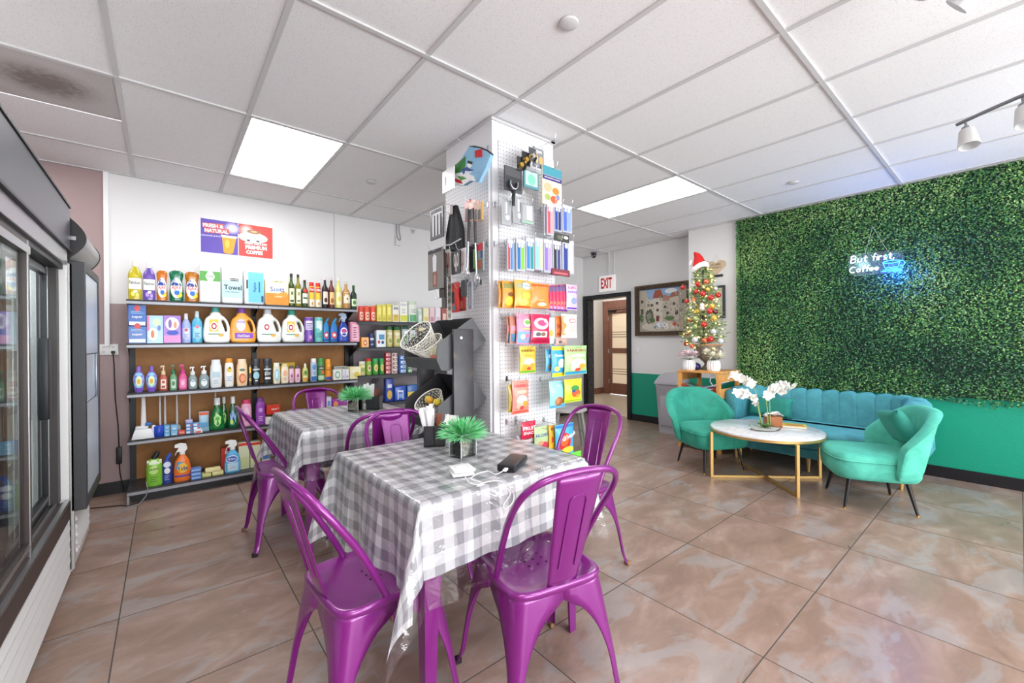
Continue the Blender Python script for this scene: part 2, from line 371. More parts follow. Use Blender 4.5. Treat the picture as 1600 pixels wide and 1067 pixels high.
# ------------------------------------------------------------------ light panels
def diff_mat(e):
    k = NT('prismatic diffuser'); tc = k.n('TexCoord'); sp = k.n('SeparateXYZ'); k.l(tc.outputs['Generated'], sp.inputs[0])
    w = k.math('SINE', k.math('MULTIPLY', sp.outputs['X'], 2*pi*2)); w = k.math('MULTIPLY_ADD', w, -.18, .9)
    g = k.math('SINE', k.math('MULTIPLY', sp.outputs['X'], 2*pi*22)); w = k.math('ADD', w, k.math('MULTIPLY', g, .04))
    k.b.inputs['Base Color'].default_value = (.8, .8, .8, 1); k.b.inputs['Emission Color'].default_value = (.985, .99, 1, 1)
    k.l(k.math('MULTIPLY', w, e), k.b.inputs['Emission Strength']); return k.m
DIFF = diff_mat(10)
names = ['square-ended fluorescent panel above the grocery shelves', 'fluorescent panel above the lounge', 'fluorescent panel above the drinks coolers']
for i, (x, y) in enumerate(TROF):
    t = thing('ceiling_light', names[i] if i < 3 else 'added unseen fluorescent panel behind the viewer', 'light', (x+.305, y+.6, ZC))
    if i > 2: t['group'] = 'added light panels behind the viewer'
    f = MB(); f.box(-.305, -.6, -.002, .305, -.575, .05); f.box(-.305, .575, -.002, .305, .6, .05); f.box(-.305, -.575, -.002, -.283, .575, .05); f.box(.283, -.575, -.002, .305, .575, .05); f.box(-.305, -.6, .05, .305, .6, .055)
    f.build('frame', TBAR, t, smooth=0, weld=False)
    MB().box(-.283, -.575, .004, .283, .575, .01).build('diffuser', DIFF, t, smooth=0)
# perforated air return with dirt
k = NT('dusty perforated metal'); tc = k.n('TexCoord'); v = k.n('TexVoronoi', Scale=95.0, Randomness=.15); k.l(tc.outputs['Object'], v.inputs['Vector'])
gr = k.n('TexGradient', gradient_type='SPHERICAL'); mp = k.n('Mapping'); mp.inputs['Scale'].default_value = (4.0, 4.5, 1); k.l(tc.outputs['Object'], mp.inputs[0]); k.l(mp.outputs[0], gr.inputs[0])
nn = k.n('TexNoise', Scale=25, Detail=4); k.l(tc.outputs['Object'], nn.inputs['Vector'])
fz = k.math('MULTIPLY', gr.outputs['Fac'], k.math('MULTIPLY_ADD', nn.outputs['Fac'], 1.6, .1))
r = k.ramp(fz, [(0, 'bfbdbb'), (.15, 'b5b2af'), (.6, '7f7773')]); hole = k.math('LESS_THAN', v.outputs['Distance'], .2)
mx = k.n('MixRGB', blend_type='MULTIPLY'); k.l(hole, mx.inputs[0]); k.l(r.outputs[0], mx.inputs[1]); mx.inputs[2].default_value = (.6, .6, .6, 1)
k.l(mx.outputs[0], k.b.inputs['Base Color'])
tag(MB().box(-.293, -.288, 0, .293, .288, .01).build('air_vent', k.m, loc=(-.495, 3.41, ZC+.002), smooth=0), 'grey perforated ceiling air return with a dusty smudge', 'vent')
# sprinkler caps
for i, (p, lab) in enumerate([((1.425, 1.298), 'round white cover plate in the ceiling in front of the pillar'), ((1.444, 3.714), 'round white cover plate in the ceiling above the shelves'), ((4.486, 1.323), 'small round cover plate in the ceiling over the lounge')]):
    tag(MB().lathe([(-.012, .035), (-.008, .042), (0, .044)], 24).build('sprinkler_cover', mat('cfcfcf', .5), loc=(p[0], p[1], ZC)), lab, 'cover plate')
# sky light, and an added fill lamp outside the shop front
w = bpy.data.worlds.new('world'); S.world = w; w.use_nodes = True
bg = w.node_tree.nodes['Background']; bg.inputs[0].default_value = (.92, .95, 1, 1); bg.inputs[1].default_value = 3.3
def area(loc, rot, sx, sy, e, c=(1, 1, 1)):
    d = bpy.data.lights.new('daylight_fill', 'AREA'); d.shape = 'RECTANGLE'; d.size = sx; d.size_y = sy; d.energy = e; d.color = c
    o = bpy.data.objects.new('daylight_fill', d); COL.objects.link(o); o.location = loc; o.rotation_euler = rot; return o
area((2.0, YF-.3, 1.0), (radians(132), 0, 0), 6.2, 1.6, 215, (.95, .975, 1))  # unseen area lamp, tilted upward to brighten the ceiling
S.view_settings.view_transform = 'Standard'; S.view_settings.look = 'None'; S.view_settings.exposure = .45; S.view_settings.gamma = 1
# ================================================================== PURPLE METAL CHAIRS
PUR = NT('glossy purple paint'); PUR.b.inputs['Base Color'].default_value = (*lin('7d1879'), 1); PUR.b.inputs['Roughness'].default_value = .28
PUR.b.inputs['Metallic'].default_value = .25; PUR.b.inputs['Coat Weight'].default_value = .6; PUR.b.inputs['Coat Roughness'].default_value = .08
PURPLE = PUR.m
RUB = mat('1c1a1c', .7); RUBW = mat('8a6a4a', .6)
def corner_leg(sx, sy, sq=.5, top=.445, hx=.175, hy=.175, ox=.045, oy=.055, foot=.024, tops=.055):
    """sheet steel leg folded round a corner of the seat, flaring out to the floor; the flanks meet the next leg in an arch"""
    m = MB(); rings = []
    N = 22
    for i in range(N+1):
        t = i/N; z = top*(1-t)**1.0
        d = top-z
        cx = hx + ox*(d/top)**.9; cy = hy + oy*(d/top)**.9
        if t > .86: q = (t-.86)/.14; cx += .012*q*q; cy += .012*q*q
        g = 0
        if d > tops:
            q = min(1, (d-tops)/(.235)); g = sqrt(max(0, 1-(1-q)**2.2))
        wmin_x = foot+.026*(1-t)**1.2; wmin_y = wmin_x
        wx = (cx)*(1-g) + wmin_x*g; wy = (cy)*(1-g)+wmin_y*g
        rc = min(.045*(1-t)+.012, wx*.8, wy*.8)
        ring = [(cx-wx, cy, z), (cx-wx*.5-rc*.5, cy, z)]
        for k in range(6):
            a = pi/2*(1-k/5); ring.append((cx-rc+rc*cos(a), cy-rc+rc*sin(a), z))
        ring += [(cx, cy-wy*.5-rc*.5, z), (cx, cy-wy, z)]
        # shallow groove down the corner
        rings.append([(x*sx, y*sy, zz) for x, y, zz in ring])
    m.loft(rings, cap=False, closed=False)
    return m
def make_chair():
    t = thing('metal_chair', 'purple', 'chair')
    # seat: square with rounded corners, dished, with a rolled rim
    def sq(r, z, n=40, p=5.5):
        out = []
        for i in range(n):
            a = 2*pi*i/n+pi/4; c, s_ = cos(a), sin(a)
            c = math.copysign(abs(c)**(2/p), c); s_ = math.copysign(abs(s_)**(2/p), s_)
            out.append((c*r, s_*r, z))
        return out
    m = MB(); m.loft([sq(.181, .43), sq(.186, .44), sq(.186, .452), sq(.180, .458), sq(.170, .457), sq(.160, .452), sq(.11, .449), sq(.05, .447), sq(.004, .447)], cap=True)
    seat = m.build('seat', PURPLE, t, smooth=50)
    h = MB()
    for i in range(3):
        for j in range(3): h.cyl(-.035+.035*i, -.02+.035*j, .4475 if True else 0, .4495, .0042, 8)
    h.build('drain_hole', mat('2a0a28', .6), seat, smooth=0, weld=False)
    for sx in (1, -1):
        for sy in (1, -1):
            l = corner_leg(sx, sy).build('leg', PURPLE, t, smooth=60, solid=.004)
            MB().box(.206*sx, .216*sy, 0, .2345*sx, .2445*sy, .02).build('rubber_foot', RUBW if sx*sy > 0 else RUB, l, bevel=.004)
    # hoop
    pts = []
    A = [(.172, -.03, .455), (.178, -.072, .54), (.188, -.135, .65), (.192, -.19, .73), (.182, -.229, .785), (.155, -.257, .823), (.11, -.275, .845), (.055, -.284, .855), (0, -.286, .858)]
    pts = A+[(-x, y, z) for x, y, z in A[:-1][::-1]]
    # smooth the path
    P = [Vector(p) for p in pts]; out = []
    for i in range(len(P)-1):
        p0, p1, p2, p3 = P[max(i-1, 0)], P[i], P[i+1], P[min(i+2, len(P)-1)]
        for k in range(4):
            q = k/4; out.append(.5*((2*p1)+(-p0+p2)*q+(2*p0-5*p1+4*p2-p3)*q*q+(-p0+3*p1-3*p2+p3)*q**3))
    out.append(P[-1])
    MB().tube(out, .0115, 10).build('back_hoop', PURPLE, t, smooth=60)
    # splat with pressed rib
    def sp(u, v):
        w = .058+.030*v**1.1; x = (u*2-1)*w
        y = -.172-.112*v - .012*(1-(2*u-1)**2)*.7; z = .452+.395*v
        return (x, y, z)
    m = MB(); m.grid(sp, 10, 16); s_ = m.build('backrest', PURPLE, t, smooth=60, solid=.003)
    rib = []
    for k in range(13):
        a = pi*k/12; rib.append((.030*cos(a) if True else 0, .62+.135*(1 if 0 < k < 12 else 0)))
    path = [(.031, .18)]+[(.031, .45), (.031, .78), (.026, .815), (.012, .83), (-.012, .83), (-.026, .815), (-.031, .78), (-.031, .45)]+[(-.031, .18)]
    MB().tube([(x, -.172-.112*v-.0015-.0075, .452+.395*v) for x, v in path], .0045, 6).build('pressed_rib', PURPLE, s_, smooth=60)
    MB().tube([(x, -.172-.112*v+.0015-.0075, .452+.395*v) for x, v in path], .0045, 6).build('pressed_rib', PURPLE, s_, smooth=60)
    return t
CH = [  # x, y, facing (degrees, 0 = +Y), label
 (.555, 1.455, -86, 'purple metal chair at the left side of the near table, nearest the coolers'),
 (1.045, 1.14, -12, 'purple metal chair closest to the viewer, at the front of the near table'),
 (1.755, 1.62, 92, 'purple metal chair at the right side of the near table, by the sweets'),
 (1.02, 2.04, 178, 'purple metal chair on the far side of the near table, near the straws'),
 (1.00, 2.60, -3, 'purple metal chair between the two tables, tucked under the far table'),
 (.63, 3.095, -90, 'purple metal chair at the left side of the far table, facing right'),
 (1.00, 3.58, 180, 'purple metal chair on the far side of the far table, against the shelves'),
 (1.52, 3.15, 90, 'purple metal chair at the right side of the far table, behind the black bins')]
proto = make_chair(); ROOTS = []
for i, (x, y, a, lab) in enumerate(CH):
    o = proto if i == 0 else copy_tree(proto)
    o.location = (x, y, 0); o.rotation_euler.z = radians(a); o['label'] = lab; o['group'] = 'purple metal chairs'
# ================================================================== TABLES WITH GINGHAM CLOTHS
def gingham():
    k = NT('grey gingham cotton'); uv = k.n('UVMap'); uv.uv_map = 'UVMap'; sp = k.n('SeparateXYZ'); k.l(uv.outputs[0], sp.inputs[0])
    def st(o): return k.math('GREATER_THAN', k.math('FRACT', k.math('MULTIPLY', o, 1/.077)), .5)
    s_ = k.math('ADD', st(sp.outputs['X']), st(sp.outputs['Y'])); s_ = k.math('MULTIPLY', s_, .5)
    r = k.ramp(s_, [(0, 'ececee'), (.5, 'c8c8cc'), (1, '9c9da2')]); k.l(r.outputs[0], k.b.inputs['Base Color'])
    k.b.inputs['Roughness'].default_value = .7
    n = k.n('TexNoise', Scale=600); k.l(uv.outputs[0], n.inputs['Vector']); k.bump(n.outputs['Fac'], .15, .001)
    tr = k.n('BsdfTranslucent'); k.l(r.outputs[0], tr.inputs[0]); mx = k.n('MixShader'); mx.inputs[0].default_value = .22
    k.l(k.b.outputs[0], mx.inputs[1]); k.l(tr.outputs[0], mx.inputs[2]); k.l(mx.outputs[0], k.out.inputs['Surface']); return k.m
GING = gingham()
def plastic():
    k = NT('clear plastic film'); tb = k.n('BsdfTransparent'); tb.inputs[0].default_value = (.985, .985, .985, 1)
    g = k.n('BsdfGlossy'); g.inputs['Roughness'].default_value = .12
    lw = k.n('LayerWeight', Blend=.25); tc = k.n('TexCoord'); n = k.n('TexNoise', Scale=9, Detail=3, Distortion=1.2); k.l(tc.outputs['Object'], n.inputs['Vector'])
    b = k.n('Bump', Strength=.6, Distance=.02); k.l(n.outputs['Fac'], b.inputs['Height']); k.l(b.outputs[0], g.inputs['Normal']); k.l(b.outputs[0], lw.inputs['Normal'])
    f = k.math('MULTIPLY_ADD', lw.outputs['Facing'], .45, .07); mx = k.n('MixShader'); k.l(f, mx.inputs[0]); k.l(tb.outputs[0], mx.inputs[1]); k.l(g.outputs[0], mx.inputs[2]); k.l(mx.outputs[0], k.out.inputs['Surface']); return k.m
FILM = plastic()
def drape(x0, x1, y0, y1, zt, ov, seed, step=.02, flare=.06, rip=.012, uvk=1.0, cone=.27, lift=0.0):
    """a cloth over a table top; ov = overhang left, right, front, back"""
    rnd = random.Random(seed); ph = [rnd.uniform(0, 6.28) for _ in range(8)]
    L, R, Fr, Bk = ov
    U0, U1, V0, V1 = x0-L, x1+R, y0-Fr, y1+Bk
    def axis(a0, a, b, b0):
        n1 = max(2, round((a-a0)/step)); n2 = round((b-a)/step); n3 = max(2, round((b0-b)/step))
        return [a0+(a-a0)*i/n1 for i in range(n1)]+[a+(b-a)*i/n2 for i in range(n2)]+[b+(b0-b)*i/n3 for i in range(n3+1)]
    us = axis(U0, x0, x1, U1); vs = axis(V0, y0, y1, V1)
    P = []; UV = []
    for u in us:
        for v in vs:
            du = x0-u if u < x0 else (u-x1 if u > x1 else 0); sx = -1 if u < x0 else 1
            dv = y0-v if v < y0 else (v-y1 if v > y1 else 0); sy = -1 if v < y0 else 1
            bx = min(max(u, x0), x1); by = min(max(v, y0), y1)
            ln = sqrt(du*du+dv*dv)
            if ln < 1e-9: p = (u, v, zt+lift)
            else:
                if du > 0 and dv > 0:
                    th = atan2(dv, du); lobe = sin(2*th)**1.3
                    r = ln*(flare+cone*lobe)+ .006
                    # twist so the fold lies over to one side
                    tt = th-.30*sin(2*th)*min(1, ln/.2)
                    hx_, hy_ = cos(tt), sin(tt)
                else:
                    s_ = (v if du > 0 else u)
                    edge = min((s_-(y0 if du > 0 else x0)), ((y1 if du > 0 else x1)-s_)); ew = min(1, max(0, edge)/.12)
                    r = ln*flare + .006 + ew*rip*(ln/.3)*(sin(s_*19+ph[0]+(2 if du > 0 else 0))+.6*sin(s_*37+ph[1]))
                    r = max(r, .003); hx_, hy_ = (1, 0) if du > 0 else (0, 1)
                r0 = .006*min(1, ln/.01)
                z = zt+lift-sqrt(max(ln*ln-min(r, ln*.9)**2, 0))
                p = (bx+sx*hx_*r, by+sy*hy_*r, z)
            P.append(p); UV.append((u*uvk, v*uvk))
    nv = len(vs); F = []
    for i in range(len(us)-1):
        for j in range(nv-1): F.append((i*nv+j, (i+1)*nv+j, (i+1)*nv+j+1, i*nv+j+1))
    return P, F, UV
def cloth_obj(name, P, F, UV, m):
    me = bpy.data.meshes.new(name); me.from_pydata(P, [], F); me.materials.append(m)
    ul = me.uv_layers.new(name='UVMap')
    for lp in me.loops: ul.data[lp.index].uv = UV[lp.vertex_index]
    me.polygons.foreach_set('use_smooth', [True]*len(me.polygons))
    o = bpy.data.objects.new(name, me); COL.objects.link(o); return o
TBL = [(.615, 1.40, 1.205, 2.02, 'near', (.37, .11, .235, .22), (.44, .15, .33, .34), 3), (.615, 1.40, 2.67, 3.48, 'far', (.30, .25, .20, .25), (.36, .33, .30, .35), 8)]
for x0, x1, y0, y1, w_, ov, ov2, sd in TBL:
    cx, cy = (x0+x1)/2, (y0+y1)/2; hx, hy = (x1-x0)/2, (y1-y0)/2
    t = thing('cafe_table', 'square metal cafe table under the %s checked cloth' % w_, 'table', (cx, cy, 0), group='tables with checked cloths')
    MB().box(-hx+.006, -hy+.006, .715, hx-.006, hy-.006, .742).build('tabletop', PURPLE, t, bevel=.004)
    for sx in (1, -1):
        for sy in (1, -1):
            l = MB(); ax_, ay_ = sx*(hx-.03), sy*(hy-.03)
            l.loft([[(ax_+a*w*sx, ay_+b*w*sy, z) for a, b in ((0, 0), (-1, 0), (-1, -.25), (-.25, -.25), (-.25, -1), (0, -1))] for z, w in ((.0, .035), (.35, .05), (.715, .09))])
            l.build('leg', PURPLE, t, smooth=30)
    o = cloth_obj('tablecloth', *drape(x0, x1, y0, y1, .748, ov, sd), GING)
    tag(o, 'grey and white checked tablecloth on the %s table' % w_, 'tablecloth', 'checked tablecloths')
    o = cloth_obj('plastic_table_cover', *drape(x0-.004, x1+.004, y0-.004, y1+.004, .7505, ov2, sd+5, flare=.07, rip=.014, cone=.24, lift=.0), FILM)
    tag(o, 'clear plastic film laid over the checked cloth of the %s table' % w_, 'table cover', 'clear plastic table covers')
# ================================================================== LOUNGE CORNER
def velvet(name, c, sheen=.6, dark=.55):
    k = NT(name); tc = k.n('TexCoord'); n = k.n('TexNoise', Scale=7, Detail=4, Roughness=.6, Distortion=.8); k.l(tc.outputs['Object'], n.inputs['Vector'])
    a = lin(c); r = k.n('ValToRGB'); e = r.color_ramp.elements; e[0].position = .35; e[1].position = .68
    e[0].color = (a[0]*.78, a[1]*.8, a[2]*.8, 1); e[1].color = (min(1, a[0]*1.25), min(1, a[1]*1.12), min(1, a[2]*1.12), 1)
    k.l(n.outputs['Fac'], r.inputs['Fac']); k.l(r.outputs[0], k.b.inputs['Base Color']); k.b.inputs['Roughness'].default_value = .75
    k.b.inputs['Sheen Weight'].default_value = sheen; k.b.inputs['Sheen Roughness'].default_value = .35; k.b.inputs['Sheen Tint'].default_value = (*[min(1, v*1.6+.15) for v in a], 1)
    n2 = k.n('TexNoise', Scale=350); k.l(tc.outputs['Object'], n2.inputs['Vector']); k.bump(n2.outputs['Fac'], .12, .001); return k.m
TEAL = velvet('blue teal velvet', '4699a4'); SEAG = velvet('sea green velvet', '50bda6'); SEAD = velvet('emerald velvet', '2c9a83'); PIL = velvet('green cushion velvet', '218676')
GOLD = mat('c9a465', .35, .7, name='brushed gold'); BLKL = mat('141316', .35, name='black lacquer'); BRASS = mat('c8963e', .3, 1)
# ---- channel-back sofa against the green wall.  local: x along the back (world -y), y = into the room
def sofa():
    t = thing('channel_back_sofa', 'blue-green velvet sofa with vertical channels against the leaf wall', 'sofa', (0, 0, 0))
    cy = 1.275; hw = .79; xb = 5.20; xf = 4.62
    # centre line of the curved back, from left arm (far) to right arm (near)
    path = []
    R = .26
    path.append((xf+.10, cy+hw-.06))
    for k in range(9):
        a = pi/2*(1-k/8); path.append((xb-R+R*cos(a), cy+hw-.06-R+R*sin(a)))
    for k in range(9):
        a = -pi/2*k/8; path.append((xb-R+R*cos(a), cy-hw+.06+R+R*sin(a)))
    path.append((xf+.10, cy-hw+.06))
    P = [Vector((x, y, 0)) for x, y in path]
    L = [0]
    for i in range(1, len(P)): L.append(L[-1]+(P[i]-P[i-1]).length)
    tot = L[-1]
    def ev(s):
        for i in range(1, len(P)):
            if L[i] >= s or i == len(P)-1:
                q = (s-L[i-1])/max(1e-6, (L[i]-L[i-1])); p = P[i-1].lerp(P[i], min(1, max(0, q)))
                d = (P[i]-P[i-1]).normalized(); return p, d
    nch = 16; per = 12
    rows = []
    def topz(s):
        e = min(s, tot-s)/.30
        return .735 if e > 1 else .735-.05*(1-e)**2
    m = MB(); rings = []
    N = nch*per
    for i in range(N+1):
        s = tot*i/N; p, d = ev(s); nrm = Vector((d.y, -d.x, 0))      # outwards
        ph = abs(sin(pi*nch*s/tot)); bul = .078*ph**.7
        th = .05; zt = topz(s)-.02*(1-ph**.5)
        inn = p-nrm*(th+bul-.03); out = p+nrm*th
        lean = nrm*.03
        r = [inn+Vector((0, 0, .33)), inn+Vector((0, 0, .5))+lean*.2, inn+lean*.6+Vector((0, 0, zt-.035)), inn+lean*.7+nrm*.012+Vector((0, 0, zt-.012)), inn+nrm*.04+lean+Vector((0, 0, zt)),
             out+lean-nrm*.02+Vector((0, 0, zt)), out+lean+Vector((0, 0, zt-.02)), out+Vector((0, 0, .33)), out+Vector((0, 0, .14)), p+Vector((0, 0, .14))]
        rings.append(r)
    m.loft(rings, cap=True); m.build('channel_back', TEAL, t, smooth=55)
    # seat
    xs0, xs1 = xf-.05, xb-.05
    def seatring(z, ins):
        pts = []; rc = .22
        for (ccx, ccy, a0) in ((xs0+ins+rc, cy+hw-.13-ins-rc, 180), (xs1-ins-.05, cy+hw-.13-ins-.05, 90), (xs1-ins-.05, cy-hw+.13+ins+.05, 0), (xs0+ins+rc, cy-hw+.13+ins+rc, -90)):
            r_ = rc if a0 in (180, -90) else .05
            for k in range(7):
                a = radians(a0-90*k/6); pts.append((ccx+r_*cos(a), ccy+r_*sin(a), z))
        return pts
    m = MB(); m.loft([seatring(.155, .02), seatring(.15, 0), seatring(.225, -.005), seatring(.235, .008)]); m.build('seat_base', TEAL, t, smooth=50)
    m = MB(); m.loft([seatring(.235, .012), seatring(.245, -.008), seatring(.36, -.012), seatring(.395, .0), seatring(.41, .03), seatring(.416, .09), seatring(.42, .2)]); m.build('seat_cushion', TEAL, t, smooth=50)
    for x, y in ((xf+.06, cy+hw-.14), (xf+.06, cy-hw+.14), (xb-.08, cy+hw-.12), (xb-.08, cy-hw+.12), (xf+.06, cy)):
        MB().lathe([(0, .011), (.15, .02)], 12, T=Tz(x, y, 0)).build('leg', mat('c99f63', .4, .3), t)
    return t
sofa()
def pillow(w, h, d, m, name, label, M, parentless=True):
    b = MB()
    n = 16
    def f(sgn):
        def g(u, v):
            a, c = u*2-1, v*2-1
            e = ((1-a**4)*(1-c**4))**.45
            pin = 1-.06*(1-abs(a)**2)*abs(c)**3-.0
            return (a*w/2*(1-.05*(1-c*c)*abs(a)**6), sgn*d/2*e, c*h/2*(1-.05*(1-a*a)*abs(c)**6))
        return g
    b.grid(f(1), n, n); b.grid(f(-1), n, n)
    o = b.build(name, m, smooth=70); o.matrix_world = M; return tag(o, label, 'cushion')
pillow(.42, .21, .12, PIL, 'cushion', 'green velvet cushion leaning on the sofa back', Tz(4.985, 1.70, .53, rz=radians(-90), rx=0) @ Tz(rx=radians(-14), rz=0))
# ---- armchairs with a flaring shell back
def armchair(name_lab, loc, rz, m1, m2):
    t = thing('shell_armchair', name_lab, 'armchair', loc, rz, 'velvet shell-back armchairs')
    # seat: rounded front, plump; local +y = front
    def ring(z, s, rnd=.0, n=40):
        out = []
        for i in range(n):
            a = 2*pi*i/n; c, q = cos(a), sin(a); p = 4.2
            X = math.copysign(abs(c)**(2/p), c)*.285*s; Y = math.copysign(abs(q)**(2/p), q)*.29*s
            X *= (1+.06*(Y/.29)); out.append((X, Y+.03, z))
        return out
    m = MB(); m.loft([ring(.235, .86), ring(.24, .93), ring(.27, .985), ring(.33, 1.0), ring(.375, .995), ring(.378, .97)]); m.build('seat_base', m2, t, smooth=50)
    m = MB(); m.loft([ring(.378, .985), ring(.385, 1.012), ring(.40, 1.01), ring(.418, .97), ring(.428, .88), ring(.435, .7), ring(.438, .35), ring(.438, .02)]); m.build('seat_cushion', m2, t, smooth=50)
    MB().tube([(x, y, .383) for x, y, z in ring(0, 1.012)], .006, 6, closed=True).build('piping', m2, t)
    # shell: swept from the right arm around the back to the left arm; leans out more with height
    rings = []; N = 44
    for i in range(N+1):
        u = i/N; a = radians(-10) - radians(160)*u    # from +x side (slightly front) round the back to -x side
        side = abs(u*2-1)
        zt = .775 - .30*max(0, side-.35)**1.9/(.65**1.9)*.80
        zt = .785-.265*(max(0, side-.08)/.92)**1.9
        rr = []
        prof = [(.0, 0, 0), (.25, .03, 0), (.6, .068, 0), (.85, .098, 0), (.96, .115, 0), (1.0, .12, .0)]
        c, s_ = cos(a), sin(a); p = 2.6
        X0 = math.copysign(abs(c)**(2/p), c); Y0 = math.copysign(abs(s_)**(2/p), s_)
        def pt(f, off, zz):
            # f: outward flare; off: thickness offset
            fl = f*(.8-.35*side)
            return Vector((X0*(.285+off+fl), Y0*(.265+off+fl*.9)+.03, zz))
        zb = .26
        H = zt-zb
        scal = .012*abs(sin(3.5*pi*u))
        inner = [pt(f, -.01+scal*.0, zb+H*h) for h, f, _ in prof[:-1]]
        top = [pt(.118, .006, zt-.004), pt(.125, .035, zt+.004), pt(.13, .066, zt-.012)]
        outer = [pt(f*.92, .062-.028*(1-h), zb+H*h) for h, f, _ in prof[:-1]][::-1]
        rings.append(inner+top+outer)
    m = MB(); m.loft(rings, cap=True); o = m.build('shell_back', m1, t, smooth=60, subsurf=1)
    for sx in (1, -1):
        for sy in (1, -1):
            g = MB(); g.loft([[(sx*(.185+.045*q)+r*cos(2*pi*i/12), sy*(.175+.05*q)+.03+r*sin(2*pi*i/12), z) for i in range(12)] for q, z, r in ((0, .25, .017), (.95, .012, .0098))])
            lg = g.build('leg', BLKL, t)
            g = MB(); g.loft([[(sx*(.185+.045*q)+r*cos(2*pi*i/12), sy*(.175+.05*q)+.03+r*sin(2*pi*i/12), z) for i in range(12)] for q, z, r in ((.95, .012, .0101), (1, 0, .009))])
            g.build('brass_tip', BRASS, lg)
    t.scale = (.94, .94, .955)
    return t
armchair('emerald velvet armchair beside the grey bin and crate shelf', (4.17, 1.985, 0), radians(152), SEAD, SEAD)
armchair('sea green velvet armchair at the right, holding a cushion', (4.17, .72, 0), radians(28), SEAG, SEAG)
pillow(.38, .25, .11, PIL, 'cushion', 'green velvet cushion tilted in the right armchair', Tz(4.235, .585, .60, rz=radians(28)) @ Tz(rx=radians(-26)) @ Matrix.Rotation(radians(9), 4, 'Y'))
# ---- round coffee table
t = thing('coffee_table', 'round white marble coffee table on a crossed gold base', 'coffee table', (4.18, 1.47, 0), radians(2))
k = NT('white marble'); tc = k.n('TexCoord'); n = k.n('TexNoise', Scale=3, Detail=8, Roughness=.6, Distortion=1.6); k.l(tc.outputs['Object'], n.inputs['Vector'])
r = k.ramp(n.outputs['Fac'], [(.42, 'eeeeee'), (.5, 'd9dadd'), (.54, 'efefef')]); k.l(r.outputs[0], k.b.inputs['Base Color']); k.b.inputs['Roughness'].default_value = .15
RT = .445
MB().lathe([(.432, RT-.004), (.434, RT), (.448, RT), (.45, RT-.003)], 72).build('marble_top', k.m, t, smooth=50)
MB().lathe([(.415, RT-.02), (.415, RT+.002), (.4335, RT+.002), (.4335, RT-.02)], 72, cap=False).build('gold_rim', GOLD, t, smooth=50, solid=.003)
fr = MB(); q = .335; b = .012
for a, c in ((1, 1), (1, -1)):
    T = Tz(rz=atan2(c*q, a*q)); L = sqrt(2)*q
    fr.box(-L, -b, .0, L, b, .022, T=T)
fr.build('cross_base', GOLD, t, smooth=0, bevel=.002)
for sx in (1, -1):
    for sy in (1, -1):
        T = Tz(sx*q, sy*q, 0, rz=atan2(sy, sx)); MB().box(-.013, -b, .0, .011, b, .416, T=T).build('leg', GOLD, t, bevel=.002, smooth=0)
# things on it
ZT = .451
g_ = thing('orchid_arrangement', 'white silk orchids in a shallow glass dish on the coffee table', 'flowers', (4.09, 1.44, ZT), radians(-40))
GLASS = mat('f4f8f8', .03, trans=1, alpha=1, ior=1.3, name='clear glass')
m = MB(); m.lathe([(0, .12), (.006, .13), (.035, .135), (.035, .128), (.008, .12)], 36, rx=1, ry=.6, cap=True); m.build('glass_dish', GLASS, g_, smooth=40)
MB().lathe([(.008, .112), (.02, .108)], 24, ry=.58).build('pebbles', mat('d8d5cc', .7, bump=.8, bscale=120), g_)
LEAF = mat('3f6f3a', .4, name='orchid leaf'); LEAF2 = mat('7fa65a', .5); PET = mat('f7f5ef', .6, name='white petal'); PETC = mat('d9b24a', .6); STEM = mat('94a860', .5)
def leafblade(m, base, az, ln, w, up, droop, n=8):
    d = Vector((cos(az), sin(az), 0)); s_ = Vector((-sin(az), cos(az), 0)); vs = []
    for i in range(n+1):
        q = i/n; c = Vector(base)+d*ln*q*cos(up)+Vector((0, 0, ln*q*sin(up)-droop*q*q)); ww = w*sin(pi*min(1, q*.92+.08))**.7*(1-q*.3)
        vs += [c-s_*ww/2+Vector((0, 0, ww*.15)), c, c+s_*ww/2+Vector((0, 0, ww*.15))]
    m.add(vs, [(3*i+k, 3*i+k+1, 3*i+3+k+1, 3*i+3+k) for i in range(n) for k in range(2)])
for az, ln, w, up, dr in ((.4, .13, .05, .7, .04), (3.4, .12, .05, .8, .04), (1.9, .10, .045, .6, .03), (5.0, .11, .045, .5, .03)):
    m = MB(); leafblade(m, (0, 0, .02), az, ln, w, up, dr); m.build('leaf', LEAF, g_, solid=.002)
for az, ln, up in ((3.6, .26, .5), (4.0, .22, .9), (3.1, .17, 1.1), (.2, .14, .9), (2.4, .14, 1.2)):
    m = MB(); leafblade(m, (-.02, 0, .02), az, ln, .012, up, .09); m.build('grass_blade', LEAF2, g_, solid=.001)
def orchid_flower(m, c, sz, rnd):
    az = rnd.uniform(0, 6.28); T = Tz(*c) @ Euler((rnd.uniform(-.5, .5)+1.2, rnd.uniform(-.4, .4), rnd.uniform(-1, 1)-.9)).to_matrix().to_4x4()
    for k in range(5):
        a = 2*pi*k/5; w = (.62 if k % 2 else .9)*sz
        vs = [(0, 0, 0)]+[(cos(a)*sz*f+-sin(a)*w*g/2, sin(a)*sz*f+cos(a)*w*g/2, sz*.18*f*(1 if abs(g) < .5 else 1.3)) for f, g in ((.35, -.7), (.7, -1), (1, -.4), (1.05, 0), (1, .4), (.7, 1), (.35, .7))]
        m.add(vs, [(0, i, i+1) for i in range(1, 7)], T)
